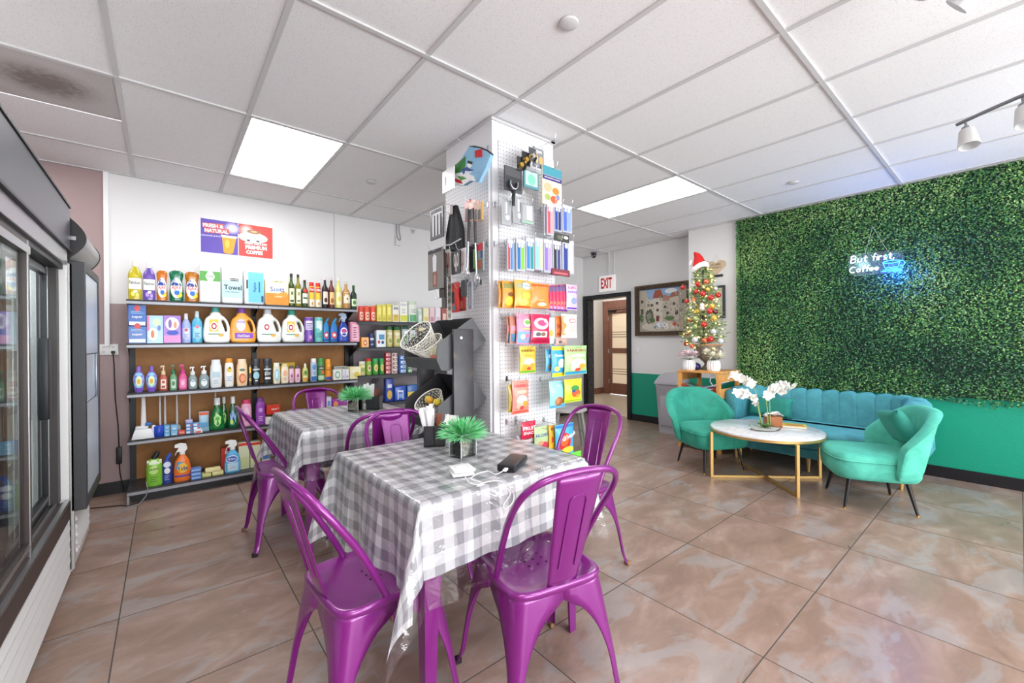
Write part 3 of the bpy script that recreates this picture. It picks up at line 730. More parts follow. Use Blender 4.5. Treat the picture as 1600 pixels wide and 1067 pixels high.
def orchid_stem(base, pts, nfl, seed, sz=.044):
    rnd = random.Random(seed)
    P = [Vector(base)]+[Vector(p) for p in pts]; out = []
    for i in range(len(P)-1):
        for k in range(6):
            out.append(P[i].lerp(P[i+1], k/6))
    out.append(P[-1])
    for _ in range(3): out = [out[0]]+[(out[i-1]+out[i]*2+out[i+1])/4 for i in range(1, len(out)-1)]+[out[-1]]
    MB().tube(out, .0035, 6).build('stem', STEM, g_)
    k0 = int(len(out)*.52)
    for j in range(nfl):
        p = out[min(len(out)-1, k0+int((len(out)-1-k0)*j/(nfl-1)))]
        f = MB(); orchid_flower(f, p+Vector((rnd.uniform(-.02, .02), rnd.uniform(-.02, .02), rnd.uniform(-.028, .012))), sz*rnd.uniform(.85, 1.15), rnd)
        f.build('blossom', PET, g_, smooth=0, weld=False)
# local frame: x to the right of the picture, y away
orchid_stem((-.02, 0, .02), [(-.05, .0, .2), (-.09, 0, .39), (-.16, 0, .47), (-.29, 0, .49)], 9, 1)
orchid_stem((-.03, .0, .02), [(-.06, -.02, .15), (-.08, -.02, .26), (-.17, -.02, .34), (-.27, -.02, .33)], 9, 2)
orchid_stem((.05, .0, .02), [(.05, .01, .2), (.05, .01, .33), (.12, .01, .39), (.26, .01, .38)], 11, 3)
orchid_stem((.03, .0, .02), [(.03, .01, .18), (.02, .02, .30), (.08, .0, .36), (.18, -.02, .36)], 7, 4)
o = thing('tissue_box', 'tan cardboard tissue box with a white tissue beside the orchids', 'tissue box', (4.28, 1.44, ZT), radians(-38))
MB().box(-.055, -.055, 0, .055, .055, .10).build('carton', mat('a8683f', .6), o, bevel=.003)
m = MB(); rnd = random.Random(4)
m.grid(lambda u, v: ((u-.55)*.17*(1-.25*v), (v-.5)*.10+.012*sin(9*u), .10+.045*sin(pi*u)**.5*(.6+.4*sin(5*v+2*u))+.008*sin(13*u+3*v)), 14, 8); m.build('tissue', mat('f6f6f2', .7), o, solid=.002)
o = thing('magazine', 'yellow and orange magazine lying on the coffee table', 'magazine', (4.44, 1.33, ZT), radians(20))
MB().box(-.075, -.10, 0, .075, .10, .014).build('pages', mat('efe9d8', .6), o, smooth=0)
MB().box(-.078, -.103, .014, .078, .103, .017).build('cover', mat('e8c94c', .4), o, smooth=0)
m = MB(); m.box(-.06, -.08, .0171, .02, .06, .0176); m.build('cover_picture', mat('d98a4a', .4), o, smooth=0)
m = MB(); m.box(.03, -.09, .0171, .065, .09, .0176); m.build('cover_stripe', mat('8fae4a', .4), o, smooth=0)
# ================================================================== LEAF WALL
def leaf_mat():
    k = NT('boxwood leaf'); gi = k.n('NewGeometry'); tc = k.n('TexCoord')
    n = k.n('TexNoise', Scale=1.3, Detail=2); k.l(tc.outputs['Object'], n.inputs['Vector'])
    f = k.math('ADD', k.math('MULTIPLY', gi.outputs['Random Per Island'], .60), k.math('MULTIPLY_ADD', n.outputs['Fac'], 1.5, -.45))
    r = k.ramp(f, [(.10, '10302a'), (.36, '265a42'), (.58, '43864a'), (.78, '74a852'), (.96, 'abcd84')])
    k.l(r.outputs[0], k.b.inputs['Base Color']); k.b.inputs['Roughness'].default_value = .38
    tr = k.n('BsdfTranslucent'); k.l(r.outputs[0], tr.inputs[0]); mx = k.n('MixShader'); mx.inputs[0].default_value = .15; k.l(k.b.outputs[0], mx.inputs[1]); k.l(tr.outputs[0], mx.inputs[2]); k.l(mx.outputs[0], k.out.inputs['Surface']); return k.m
rnd = random.Random(5)
Y0, Y1, Z0, Z1 = -.75, 2.165, .70, 2.685
lw = thing('leaf_wall', 'dense green artificial boxwood panel covering the upper right wall', 'plant wall', (XG, .7, 0))
MB().box(-.03, Y0-.7, Z0+.03, -.002, Y1-.7-.02, Z1).build('backing', mat('16301f', .8), lw, smooth=0)
vs = []; fs = []
for i in range(60000):
    if rnd.random() < .93: y, z, d = rnd.uniform(Y0, Y1), rnd.uniform(Z0, Z1), rnd.uniform(.028, .062)
    else: y, z, d = Y1+rnd.uniform(-.02, .012), rnd.uniform(Z0, Z1), rnd.uniform(.0, .06)
    if z < Z0+.03: z -= .025*rnd.random()*(1+sin(y*9))
    c = Vector((-d, y-.7, z)); s = rnd.uniform(.007, .0125)
    e = Euler((rnd.uniform(-1, 1)*1.0, rnd.uniform(-1.1, 1.1), rnd.uniform(0, 6.28))).to_matrix()
    a = Vector((0, 1, 0)); b = Vector((0, 0, 1)); th = rnd.uniform(0, 6.28)
    u = a*cos(th)+b*sin(th); w_ = -a*sin(th)+b*cos(th); tl = Vector((rnd.uniform(-.9, .9), 0, 0))
    u = (u+tl).normalized(); w_ = (w_+Vector((rnd.uniform(-.7, .7), 0, 0))).normalized()
    k = len(vs)
    vs += [c-u*s, c+w_*s*.55-u*s*.1, c+u*s, c-w_*s*.55-u*s*.1]
    fs.append((k, k+1, k+2, k+3))
m = MB(); m.v = vs; m.f = fs; m.mi = [0]*len(fs); o = m.build('leaves', leaf_mat(), lw, weld=False, smooth=0); o['kind'] = 'stuff'
# ---- neon sign
def glow(c, e): return mat(c, .4, emit=e, name='neon tube')
NW = glow('f2f4ff', 2.6); NB = glow('4ccbff', 2.2)
ng = thing('neon_sign', 'lit neon sign But first, Coffee with a cup on the leaf wall', 'neon sign', (XG-.10, .885, 1.97))
# local: u = to the right (world -y), v = up ; x toward the room
def npt(u, v): return (0, -u, v)
ACR = mat('e8f2ff', .05, trans=.9, alpha=.35, name='clear acrylic')
MB().prism([(-.20, -.10), (-.20, .09), (-.12, .115), (.17, .125), (.205, .10), (.205, -.04), (.16, -.10)], .008, .012, axis=0).build('acrylic_panel', ACR, ng, smooth=0)
tw = .0032
def word(strokes, x, y, s, slant=.12):
    out = []
    for st in strokes: out.append([npt(x+(px+py*slant)*s, y+py*s) for px, py in st])
    return out
def arc(cx, cy, r, a0, a1, n=9, ry=None): return [(cx+r*cos(radians(a0+(a1-a0)*i/n)), cy+(ry or r)*sin(radians(a0+(a1-a0)*i/n))) for i in range(n+1)]
GLY = {'B': ([[(0, 0), (0, 1)], [(0, 1)]+arc(.3, .76, .24, 90, -90)+[(0, .52)], [(0, .52)]+arc(.34, .26, .26, 90, -90)+[(0, 0)]], .72),
 'u': ([[(0, .55)]+arc(.22, .22, .22, 180, 360)+[(.44, .55)], [(.44, .55), (.44, 0)]], .60), 't': ([[(.18, .85), (.18, .1), (.28, 0), (.38, .04)], [(0, .58), (.4, .58)]], .5),
 'f': ([[(.45, .92), (.32, 1), (.2, .85), (.2, -.02)], [(0, .55), (.42, .55)]], .46), 'i': ([[(.06, .52), (.06, 0)], [(.06, .72), (.065, .75)]], .22), 'r': ([[(0, .55), (0, 0)], [(0, .35)]+arc(.2, .36, .2, 160, 50)], .42),
 's': ([arc(.2, .42, .15, 60, 270, ry=.13)+arc(.2, .14, .17, 90, -130, ry=.14)], .48), ',': ([[(.08, .08), (.0, -.18)]], .2),
 'C': ([arc(.42, .45, .42, 50, 310, n=14, ry=.48)], .84), 'o': ([arc(.25, .27, .25, 0, 360, n=14)], .6), 'e': ([[(.03, .28), (.46, .28)]+arc(.25, .27, .23, 5, 320, n=14)], .58)}
def write(txt, x, y, s):
    m = MB()
    for ch in txt:
        if ch == ' ': x += .4*s; continue
        st, adv = GLY[ch]
        for q in word(st, x, y, s): m.tube(q, tw, 6)
        x += adv*s*1.17
    return m
write('But first,', -.185, .037, .064).build('tube_lettering', NW, ng, smooth=60, loc=(0, 0, 0))
write('Coffee', -.195, -.060, .056).build('tube_lettering', NW, ng, smooth=60)
m = MB(); cx, cy = .122, -.03
cup = [[(cx-.064, cy+.038), (cx-.048, cy-.018), (cx+.044, cy-.018), (cx+.060, cy+.038)], arc(cx-.002, cy+.035, .062, 0, 360, n=16, ry=.012), arc(cx+.065, cy+.012, .026, 120, -110), [(cx-.07, cy-.05), (cx-.04, cy-.033), (cx+.04, cy-.033), (cx+.07, cy-.05), (cx-.07, cy-.05)]]
for st in cup: m.tube([npt(*p) for p in st], tw*.8, 6)
for dx in (-.03, .0): m.tube([npt(cx+dx, cy+.055), npt(cx+dx-.012, cy+.075), npt(cx+dx+.002, cy+.09), npt(cx+dx-.012, cy+.11)], tw*.9, 6)
m.build('cup_tube', NB, ng, smooth=60)
MB().tube([(0.008, .075, .11), (.03, 0.02, .37)], .0012, 4).tube([(.008, -.09, .115), (.03, 0.02, .37)], .0012, 4).build('hanging_wire', mat('d8dade', .4), ng)
# the blue backlight LED strip of the cup part
MB().box(.014, -.16, -.07, .018, -.06, -.062).build('led_strip', mat('0a30ff', .4, emit=8, name='blue LED'), ng, smooth=0)
for nm, c, e, pos in (('neon_light', (.02, .12, 1), 9, (XG-.13, .73, 1.88)), ('neon_light', (.55, .8, 1), 1.6, (XG-.13, .98, 1.98))):
    d = bpy.data.lights.new(nm, 'POINT'); d.color = c; d.energy = e; d.shadow_soft_size = .06; o = bpy.data.objects.new(nm, d); COL.objects.link(o); o.location = pos
# ================================================================== GOODS: one builder for every pack, bottle and bag
PROF = {  # normalised height, normalised half width of the body; the cap follows
 'bottle': ([(0, .9), (.02, 1), (.62, 1), (.72, .9), (.80, .55), (.86, .36)], [(.86, .40), (.87, .42), (.99, .42), (1, .38)]),
 'wine': ([(0, .9), (.02, 1), (.58, 1), (.66, .85), (.72, .5), (.78, .38), (.90, .36)], [(.90, .42), (1, .40)]),
 'dish': ([(0, .80), (.03, .92), (.25, .98), (.45, .86), (.62, .80), (.76, .96), (.84, .98), (.89, .80), (.92, .4)], [(.92, .30), (.97, .28), (.975, .2), (1, .16)]),
 'soft': ([(0, .85), (.03, .95), (.5, 1), (.66, .92), (.76, .6), (.80, .38)], [(.80, .42), (.98, .36), (1, .3)]),
 'shampoo': ([(0, .80), (.03, .9), (.4, 1), (.75, .92), (.84, .78)], [(.84, .74), (.97, .72), (1, .66)]),
 'flare': ([(0, .72), (.03, .8), (.3, .92), (.62, .86), (.72, .8)], [(.72, .8), (.9, .95), (.98, 1), (1, .95)]),
 'egg': ([(0, .55), (.03, .66), (.18, .80), (.45, 1), (.62, .95), (.76, .6), (.80, .36)], [(.80, .42), (.99, .38), (1, .34)]),
 'can': ([(0, .94), (.02, 1), (.80, 1), (.84, .86)], [(.84, .84), (.98, .82), (1, .74)]),
 'tin': ([(0, .96), (.02, 1), (.97, 1), (.985, .96)], [(.985, .9), (1, .9)]),
 'jar': ([(0, .9), (.03, 1), (.78, 1), (.84, .9)], [(.84, .96), (.98, .96), (1, .92)]),
 'pump': ([(0, .9), (.03, 1), (.45, 1), (.56, .72), (.62, .5)], [(.62, .52), (.76, .5), (.78, .2), (.93, .16)]),
 'drop': ([(0, .80), (.04, 1), (.15, 1), (.55, .72), (.70, .45), (.78, .36)], [(.78, .44), (.99, .42), (1, .38)]),
 'spray': ([(0, .92), (.03, 1), (.30, 1), (.52, .82), (.64, .45), (.70, .3)], [(.70, .34), (.78, .34)]),
 'tcb': ([(0, .92), (.03, 1), (.55, .98), (.70, .72), (.78, .45)], [(.78, .4), (.80, .4)])}
ELL = {'bottle': .55, 'dish': .5, 'shampoo': .5, 'flare': .5, 'egg': .45, 'pump': .7, 'drop': .6, 'spray': .5, 'tcb': .5}
def profw(P, v):
    for i in range(1, len(P)):
        if v <= P[i][0]:
            q = (v-P[i-1][0])/max(1e-6, P[i][0]-P[i-1][0]); return P[i-1][1]*(1-q)+P[i][1]*q
    return P[-1][1]
def smoothprof(P, n=22):
    z0, z1 = P[0][0], P[-1][0]; out = [P[0]]
    for i in range(1, n): v = z0+(z1-z0)*i/n; out.append((v, (profw(P, v-.012)+2*profw(P, v)+profw(P, v+.012))/4 if .03 < v < z1-.03 else profw(P, v)))
    return out+[P[-1]]
def good(kind, label, cat, loc, W, H, col, cap=None, dec=(), name=None, rz=0, D=None, group=None, tilt=0, clear=0):
    """one item of stock standing at loc (centre of its base), front towards local -y"""
    nm = name or {'box': 'carton', 'bag': 'sweet_bag', 'jug': 'detergent_jug', 'pack': 'paper_pack', 'can': 'spray_can', 'tin': 'food_tin', 'jar': 'jar', 'spray': 'spray_bottle', 'pump': 'pump_bottle', 'wine': 'glass_bottle', 'tcb': 'cleaner_bottle'}.get(kind, 'plastic_bottle')
    t = thing(nm, label, cat, loc, rz, group)
    if tilt: t.rotation_euler.x = tilt
    rough = .3
    bm_ = mat(col, .12 if clear else rough, trans=.55 if clear else 0, coat=.2) if isinstance(col, str) else col
    cm = mat(cap or 'eeeeee', .35)
    if kind in PROF:
        body, capp = PROF[kind]; D = D or W*ELL.get(kind, 1.0); ry = D/W
        pts = [(z*H, w*W/2) for z, w in smoothprof(body)]
        m = MB(); m.lathe(pts, 20, ry=ry, p=2.6 if ry < .8 else 2); m.build('body', bm_, t, smooth=50)
        m = MB(); m.lathe([(z*H, w*W/2) for z, w in capp], 14, ry=ry if kind in ('shampoo', 'flare') else max(ry, .9))
        if kind == 'pump':
            m.box(-.55*W/2, -.05*W, .92*H, .18*W, .05*W, .97*H); m.box(-.62*W/2, -.045*W, .88*H, -.45*W/2, .045*W, .96*H)
        if kind == 'spray':
            m.prism([(-.30*W, .78*H), (-.12*W, .78*H), (.16*W, .77*H), (.30*W, .84*H), (.22*W, .97*H), (-.10*W, 1.0*H), (-.42*W, .97*H), (-.44*W, .90*H), (-.20*W, .88*H), (-.34*W, .78*H), (-.42*W, .70*H), (-.40*W, .69*H)], -.09*W, .09*W, axis=1)
        if kind == 'tcb':
            m.lathe([(0, .19*W), (.16*H, .17*W), (.22*H, .10*W)], 12, T=Tz(-.02*W, 0, .78*H, ry=radians(28)))
        m.build('cap' if kind not in ('spray',) else 'trigger_head', cm, t, smooth=45, weld=False)
        def fy(x, z):
            w = profw(body, z/H)*W/2; e = min(.999, abs(x)/max(w, 1e-4)); p = 2.6 if ry < .8 else 2
            return -w*ry*(1-e**p)**(1/p)
    elif kind in ('box', 'pack'):
        D = D or W*.45
        m = MB(); m.box(-W/2, -D/2, 0, W/2, D/2, H)
        if kind == 'pack': m.build('wrapper', bm_, t, bevel=min(W, D, H)*.16, seg=3, smooth=60)
        else: m.build('carton', bm_, t, bevel=.0015, seg=1, smooth=30)
        fy = lambda x, z: -D/2
    elif kind == 'bag':
        D = D or W*.28
        def bg(s_):
            def g(u, v):
                a, c = u*2-1, v
                e = max(0, (1-abs(a)**3.0))**.6*max(0, sin(pi*min(1, max(0, (c-.06)/.88))))**.55
                return (a*W/2*(1-.05*sin(pi*c)), s_*D/2*e + .0015*s_, c*H)
            return g
        m = MB(); m.grid(bg(-1), 12, 14); m.grid(bg(1), 12, 14); m.build('pouch', bm_, t, smooth=70)
        fy = lambda x, z: -D/2*max(0, (1-min(1, abs(2*x/W))**3.0))**.6*max(0, sin(pi*min(1, max(0, (z/H-.06)/.88))))**.55-.0018
    elif kind == 'jug':
        D = D or W*.42
        out = [(-.42, 0), (.44, 0), (.5, .04), (.5, .36), (.46, .52), (.34, .66), (.16, .76), (.12, .80), (-.24, .80), (-.27, .74), (-.42, .66), (-.49, .55), (-.5, .04)]
        hole = [(.24, .60), (.34, .52), (.40, .40), (.40, .32), (.34, .30), (.29, .38), (.22, .50), (.19, .58)]
        cu = bpy.data.curves.new('o', 'CURVE'); cu.dimensions = '2D'; cu.fill_mode = 'BOTH'; bev = min(.018, D*.3)
        for poly, k in ((out, -1), (hole, 1)):
            sp = cu.splines.new('BEZIER'); sp.bezier_points.add(len(poly)-1)
            for b, (x, z) in zip(sp.bezier_points, poly):
                b.co = (x*W, z*H, 0); b.handle_left_type = b.handle_right_type = 'AUTO'
            sp.use_cyclic_u = True; sp.resolution_u = 4
        cu.extrude = D/2-bev; cu.bevel_depth = bev; cu.bevel_resolution = 2; cu.offset = -bev
        o = bpy.data.objects.new('o', cu); COL.objects.link(o); me = bpy.data.meshes.new_from_object(o); bpy.data.objects.remove(o)
        m = MB(); m.v = [Vector((v.co.x, v.co.z, v.co.y)) for v in me.vertices]; m.f = [list(p.vertices) for p in me.polygons]; m.mi = [0]*len(m.f)
        m.build('body', bm_, t, smooth=50)
        MB().lathe([(.78*H, .17*W), (.82*H, .175*W), (.98*H, .155*W), (1.0*H, .14*W)], 18, T=Tz(-.06*W)).build('cap', cm, t, smooth=40)
        fy = lambda x, z: -D/2
    if dec:
        d = Decal(W, H, fy); d.run(dec); d.build('label_print', t)
    return t
def row(Y, z, items, defD=None, lift=0.0):
    """items: (kind, px0, px1, py_top, label, category, body, cap, decals, options)"""
    out = []
    for it in items:
        kind, x0, x1, yt, label, cat, col, cap, dec = it[:9]; op = dict(it[9]) if len(it) > 9 else {}
        y = op.pop('Y', Y); zb = op.pop('z', z)
        a = at(x0, 533, 1, y); b = at(x1, 533, 1, y); W = (b.x-a.x)*.98; cx = (a.x+b.x)/2
        H = at((x0+x1)/2, yt, 1, y).z-zb
        out.append(good(kind, label, cat, (cx, y, zb), W, max(H, .02), col, cap, dec, **op))
    return out
# ---------------------------------------------------------------- shelving
SH = mat('1b1b1e', .45, name='black powder coat'); SHL = mat('3a3b3f', .35, .3, name='dark shelf lip'); SHG = mat('96979d', .35, .3, name='price rail'); BOARD = wood_mat('brown hardboard', 'a87038', 'ba8349', (1.5, 1, 1.5), .6)
GPEG = mat('a59a9e', .6, bump=.1, name='mauve grey back panel')
def gondola(name_lab, x0, x1, levels, back, yb=4.84, yf=4.53, z1=1.62, base=True, rail=None, bays=1, rmat=SHG, bot=.10):
    t = thing('grocery_shelving', name_lab, 'shelving', (x0, yb, 0), group='grocery shelving units')
    L = x1-x0; o = lambda y: y-yb
    for i in range(bays+1):
        x = L*i/bays; x = min(max(x, .022), L-.022)
        MB().box(x-.02, o(yb-.045), 0, x+.02, o(yb-.01), z1+.01).build('upright', SH, t, smooth=0)
    MB().box(.02, o(yb-.012), bot, L-.02, 0, z1).build('back_panel', back, t, smooth=0)
    for z in levels:
        for i in range(bays):
            a, b = L*i/bays, L*(i+1)/bays
            s_ = MB().box(a+.002, o(yf+.01), z-.012, b-.002, o(yb-.03), z).box(a+.002, o(yf+.01), z-.038, b-.002, o(yf+.016), z).build('shelf_board', SHL, t, smooth=0, weld=False)
            MB().box(a+.002, o(yf), z-.033, b-.002, o(yf+.01), z-.012).build('price_rail', rmat, s_, smooth=0)
            MB().box(a+.002, o(yf-.001), z-.012, b-.002, o(yf+.01), z+.001).build('front_edge', SH, s_, smooth=0)
            for x in (a+.004, b-.010): MB().prism([(o(yf+.04), z-.014), (o(yb-.03), z-.014), (o(yb-.03), z-.10), (o(yb-.06), z-.10)], x, x+.004, axis=0).build('bracket', SH, s_, smooth=0)
    if base:
        yq = 4.44
        MB().box(0, o(yq), bot-.035, L, o(yb-.03), bot).build('base_deck', SHL, t, smooth=0)
        MB().box(0, o(yq-.003), bot-.03, L, o(yq), bot-.008).build('price_rail', rmat, t, smooth=0)
        MB().box(.02, o(yq+.06), 0, L-.02, o(yq+.075), bot-.035).build('kick_plate', SH, t, smooth=0)
        MB().box(0, o(yq), 0, .014, o(yq+.03), bot-.03).build('foot', SHG, t, smooth=0)
    return t
ZA = [1.615, 1.262, .862, .483]; ZBOT = .10
gondola('black shelving unit with brown back full of household goods', -.235, 1.592, ZA, BOARD, bays=2)
gondola('black shelving unit with grey back full of tins and jars, behind the bins', 1.60, 2.75, [1.485, 1.20, .895, .578], GPEG, z1=1.49, rmat=SHL, bot=.02, base=False)
YA = 4.605
W_, K_ = 'f2f2f2', '1a1a1a'
def lines(c, u0, v0, u1, v1, n): return [('r', c, u0, v0+(v1-v0)*i/n, u1-(i % 2)*.2*(u1-u0), v0+(v1-v0)*(i+.45)/n) for i in range(n)]
def fab(c, c2): return [('r', 'f4f6ee', -.9, .28, .9, .56), ('t', '20242a', 'Fabuloso', 0, .45, .8, .085), ('e', c2, -.3, .16, .28, .06), ('e', c2, .35, .13, .22, .05), ('e', W_, .05, .22, .3, .035)]
def ajax(): return [('e', W_, 0, .40, .80, .30), ('e', '1c3f96', -.12, .50, .66, .17), ('e', 'f2d23a', .35, .20, .40, .08), ('e', '2f6fc0', .05, .27, .36, .08), ('r', W_, -.72, .33, .72, .47), ('t', 'd5263a', 'AJAX', 0, .40, .66, .13)]
def ah(c): return [('r', c, -.62, .30, .10, .62), ('e', W_, -.25, .44, .30, .12), ('e', 'c22c38', -.25, .44, .22, .085), ('e', W_, -.25, .44, .12, .045), ('r', '3c8f6a', -.7, .22, .5, .245), ('e', 'e9b24e', .3, .20, .22, .04)]
row(YA, ZA[0], [
 ('bottle', 200.5, 223, 408.3, 'yellow bottle of floor cleaner at the left end of the top shelf', 'cleaner', 'e5d63a', 'f3f0d0', fab('', 'f4e36a'), dict(clear=1)),
 ('bottle', 223.7, 244, 410.8, 'purple bottle of floor cleaner next to the yellow one', 'cleaner', '8a6cd0', 'eee6f6', fab('', 'b79be8'), dict(clear=1)),
 ('dish', 244.8, 263, 418.8, 'orange dish soap bottle next to the purple floor cleaner', 'dish soap', 'ee8a2a', 'f0f0f0', ajax(), dict(clear=1)),
 ('dish', 264.5, 288.4, 418.8, 'green dish soap bottle on the top shelf', 'dish soap', '1f8a62', 'f0f0f0', ajax(), dict(clear=1)),
 ('dish', 289, 312.3, 421, 'amber dish soap bottle beside the wrapped paper towels', 'dish soap', 'd98a1c', 'f0f0f0', ajax(), dict(clear=1)),
 ('pack', 311.6, 345, 413, 'wrapped paper roll with a green band and diamond badge', 'paper roll', 'eceeec', None, [('r', '58a24c', -.97, .55, .97, .80), ('p', 'e8f0e2', [(-.45, .67), (0, .90), (.45, .67), (0, .44)]), ('t', '2b5a33', 'Scotty', 0, .67, .34, .06), ('t', 'a9c7a4', 'WHITE', 0, .36, .5, .04), *lines('c9cbca', -.45, .10, .45, .30, 4)], dict(D=.11)),
 ('pack', 346, 379, 416.7, 'wrapped roll reading Towel in dark letters on pale blue', 'paper roll', 'eef1f2', None, [('r', 'b7dbe2', -.97, .16, .97, .62), ('r', '2a2a30', -.2, .60, .6, .67), ('t', 'f2f2f2', 'SIGNATURE', .2, .635, .34, .03), ('t', '14253a', 'Towel', .05, .43, .86, .13), ('t', '24506a', 'ULTRA ABSORBENT', 0, .31, .7, .03)], dict(D=.11)),
 ('pack', 380.7, 412.3, 423, 'white pack of napkins with a light blue panel', 'napkins', 'f1f5f6', None, [('r', '6fc2dc', -.62, .06, .92, .93), ('r', '23262e', -.80, .45, -.64, .70), ('t', '2b62a8', 'Napkins', .05, .5, .55, .10, pi/2), ('r', '2b62a8', .42, .36, .56, .66), ('r', '1c3f7a', .68, .08, .9, .26)], dict(D=.12)),
 ('pack', 413, 450.3, 436.4, 'orange and cream pack of toilet paper on the top shelf', 'paper roll', 'f3e9c8', None, [('r', 'ee8c2c', -.97, .03, .97, .45), ('e', 'f09a3a', .3, .42, .6, .12), ('e', W_, 0, .60, .5, .15), ('t', '234f9e', 'Scott', 0, .60, .6, .17), ('t', '8b9a4a', 'COMFORT', 0, .88, .5, .06), ('t', 'fbe3b0', '1000', .1, .33, .3, .06)], dict(D=.13)),
 ('wine', 450.3, 461.5, 427.7, 'dark green olive oil bottle on the top shelf', 'oil bottle', '4f6a2a', '20201c', [('r', 'e9e6c8', -.75, .10, .75, .55), ('e', '5a7a3a', 0, .4, .3, .06), ('r', '32482a', -.5, .14, .5, .2)], dict(clear=1)),
 ('wine', 461.5, 471.4, 429, 'yellow-green olive oil bottle next to the dark green one', 'oil bottle', 'a6a232', '20201c', [('r', 'e6ead0', -.75, .10, .75, .55), ('e', '8a9a3a', 0, .4, .3, .06), ('r', '5a5a2a', -.5, .16, .5, .2)], dict(clear=1)),
 ('wine', 471.4, 482, 437.8, 'squat dark oil bottle with a red and white label', 'oil bottle', '34451f', '2a1a14', [('r', 'dfe4d2', -.8, .14, .8, .5), ('e', 'c83a2e', 0, .6, .6, .07), ('r', '2e5a38', -.6, .3, .6, .36)], {}),
 ('can', 483, 492, 441.3, 'left yellow cooking spray can with red cap', 'spray can', 'f2c43a', 'd02a26', [('r', 'c92a2a', -.8, .60, .8, .80), ('t', W_, 'PAM', 0, .70, .7, .10), ('r', 'e6dfcc', -.9, .03, .9, .32), ('e', 'c98a4a', 0, .15, .3, .06)], {}),
 ('can', 493, 502, 442.3, 'right yellow cooking spray can with red cap', 'spray can', 'f2c43a', 'd02a26', [('r', 'c92a2a', -.8, .60, .8, .80), ('t', W_, 'PAM', 0, .70, .7, .10), ('r', 'e6dfcc', -.9, .03, .9, .32), ('e', 'c98a4a', 0, .15, .3, .06)], {}),
 ('wine', 503.3, 513.5, 432.9, 'near-black syrup bottle with a white stopper', 'syrup bottle', '1e1420', 'd8d8dc', [('r', 'e8d8c8', -.75, .12, .75, .52), ('e', '4a2a2a', 0, .25, .5, .08)], {}),
 ('wine', 513.5, 523.4, 433.6, 'reddish brown syrup bottle with a white stopper', 'syrup bottle', '6a2c1c', 'd8c8c4', [('r', 'ecc98a', -.75, .12, .75, .52), ('e', 'b0642a', 0, .24, .5, .09)], {}),
 ('wine', 524, 534.6, 433.9, 'pale yellow syrup bottle with a clear stopper', 'syrup bottle', 'd8d27a', 'e4e4e0', [('r', 'f0ecc0', -.75, .12, .75, .52), ('e', 'e0c82a', 0, .3, .4, .09)], {}),
 ('wine', 535.3, 547.3, 440, 'honey coloured syrup bottle with a pale heart label', 'syrup bottle', 'b98a4a', 'd8d0c4', [('r', 'f2e0cc', -.8, .2, .8, .6), ('e', '4a2a2a', 0, .36, .18, .04)], {}),
 ('wine', 548, 557.8, 446, 'dark green bottle at the right end of the top shelf', 'glass bottle', '1f3a24', '2a5a30', [('r', 'd8e6c0', -.8, .12, .8, .42), ('e', '3a8a4a', 0, .27, .5, .09)], {})])
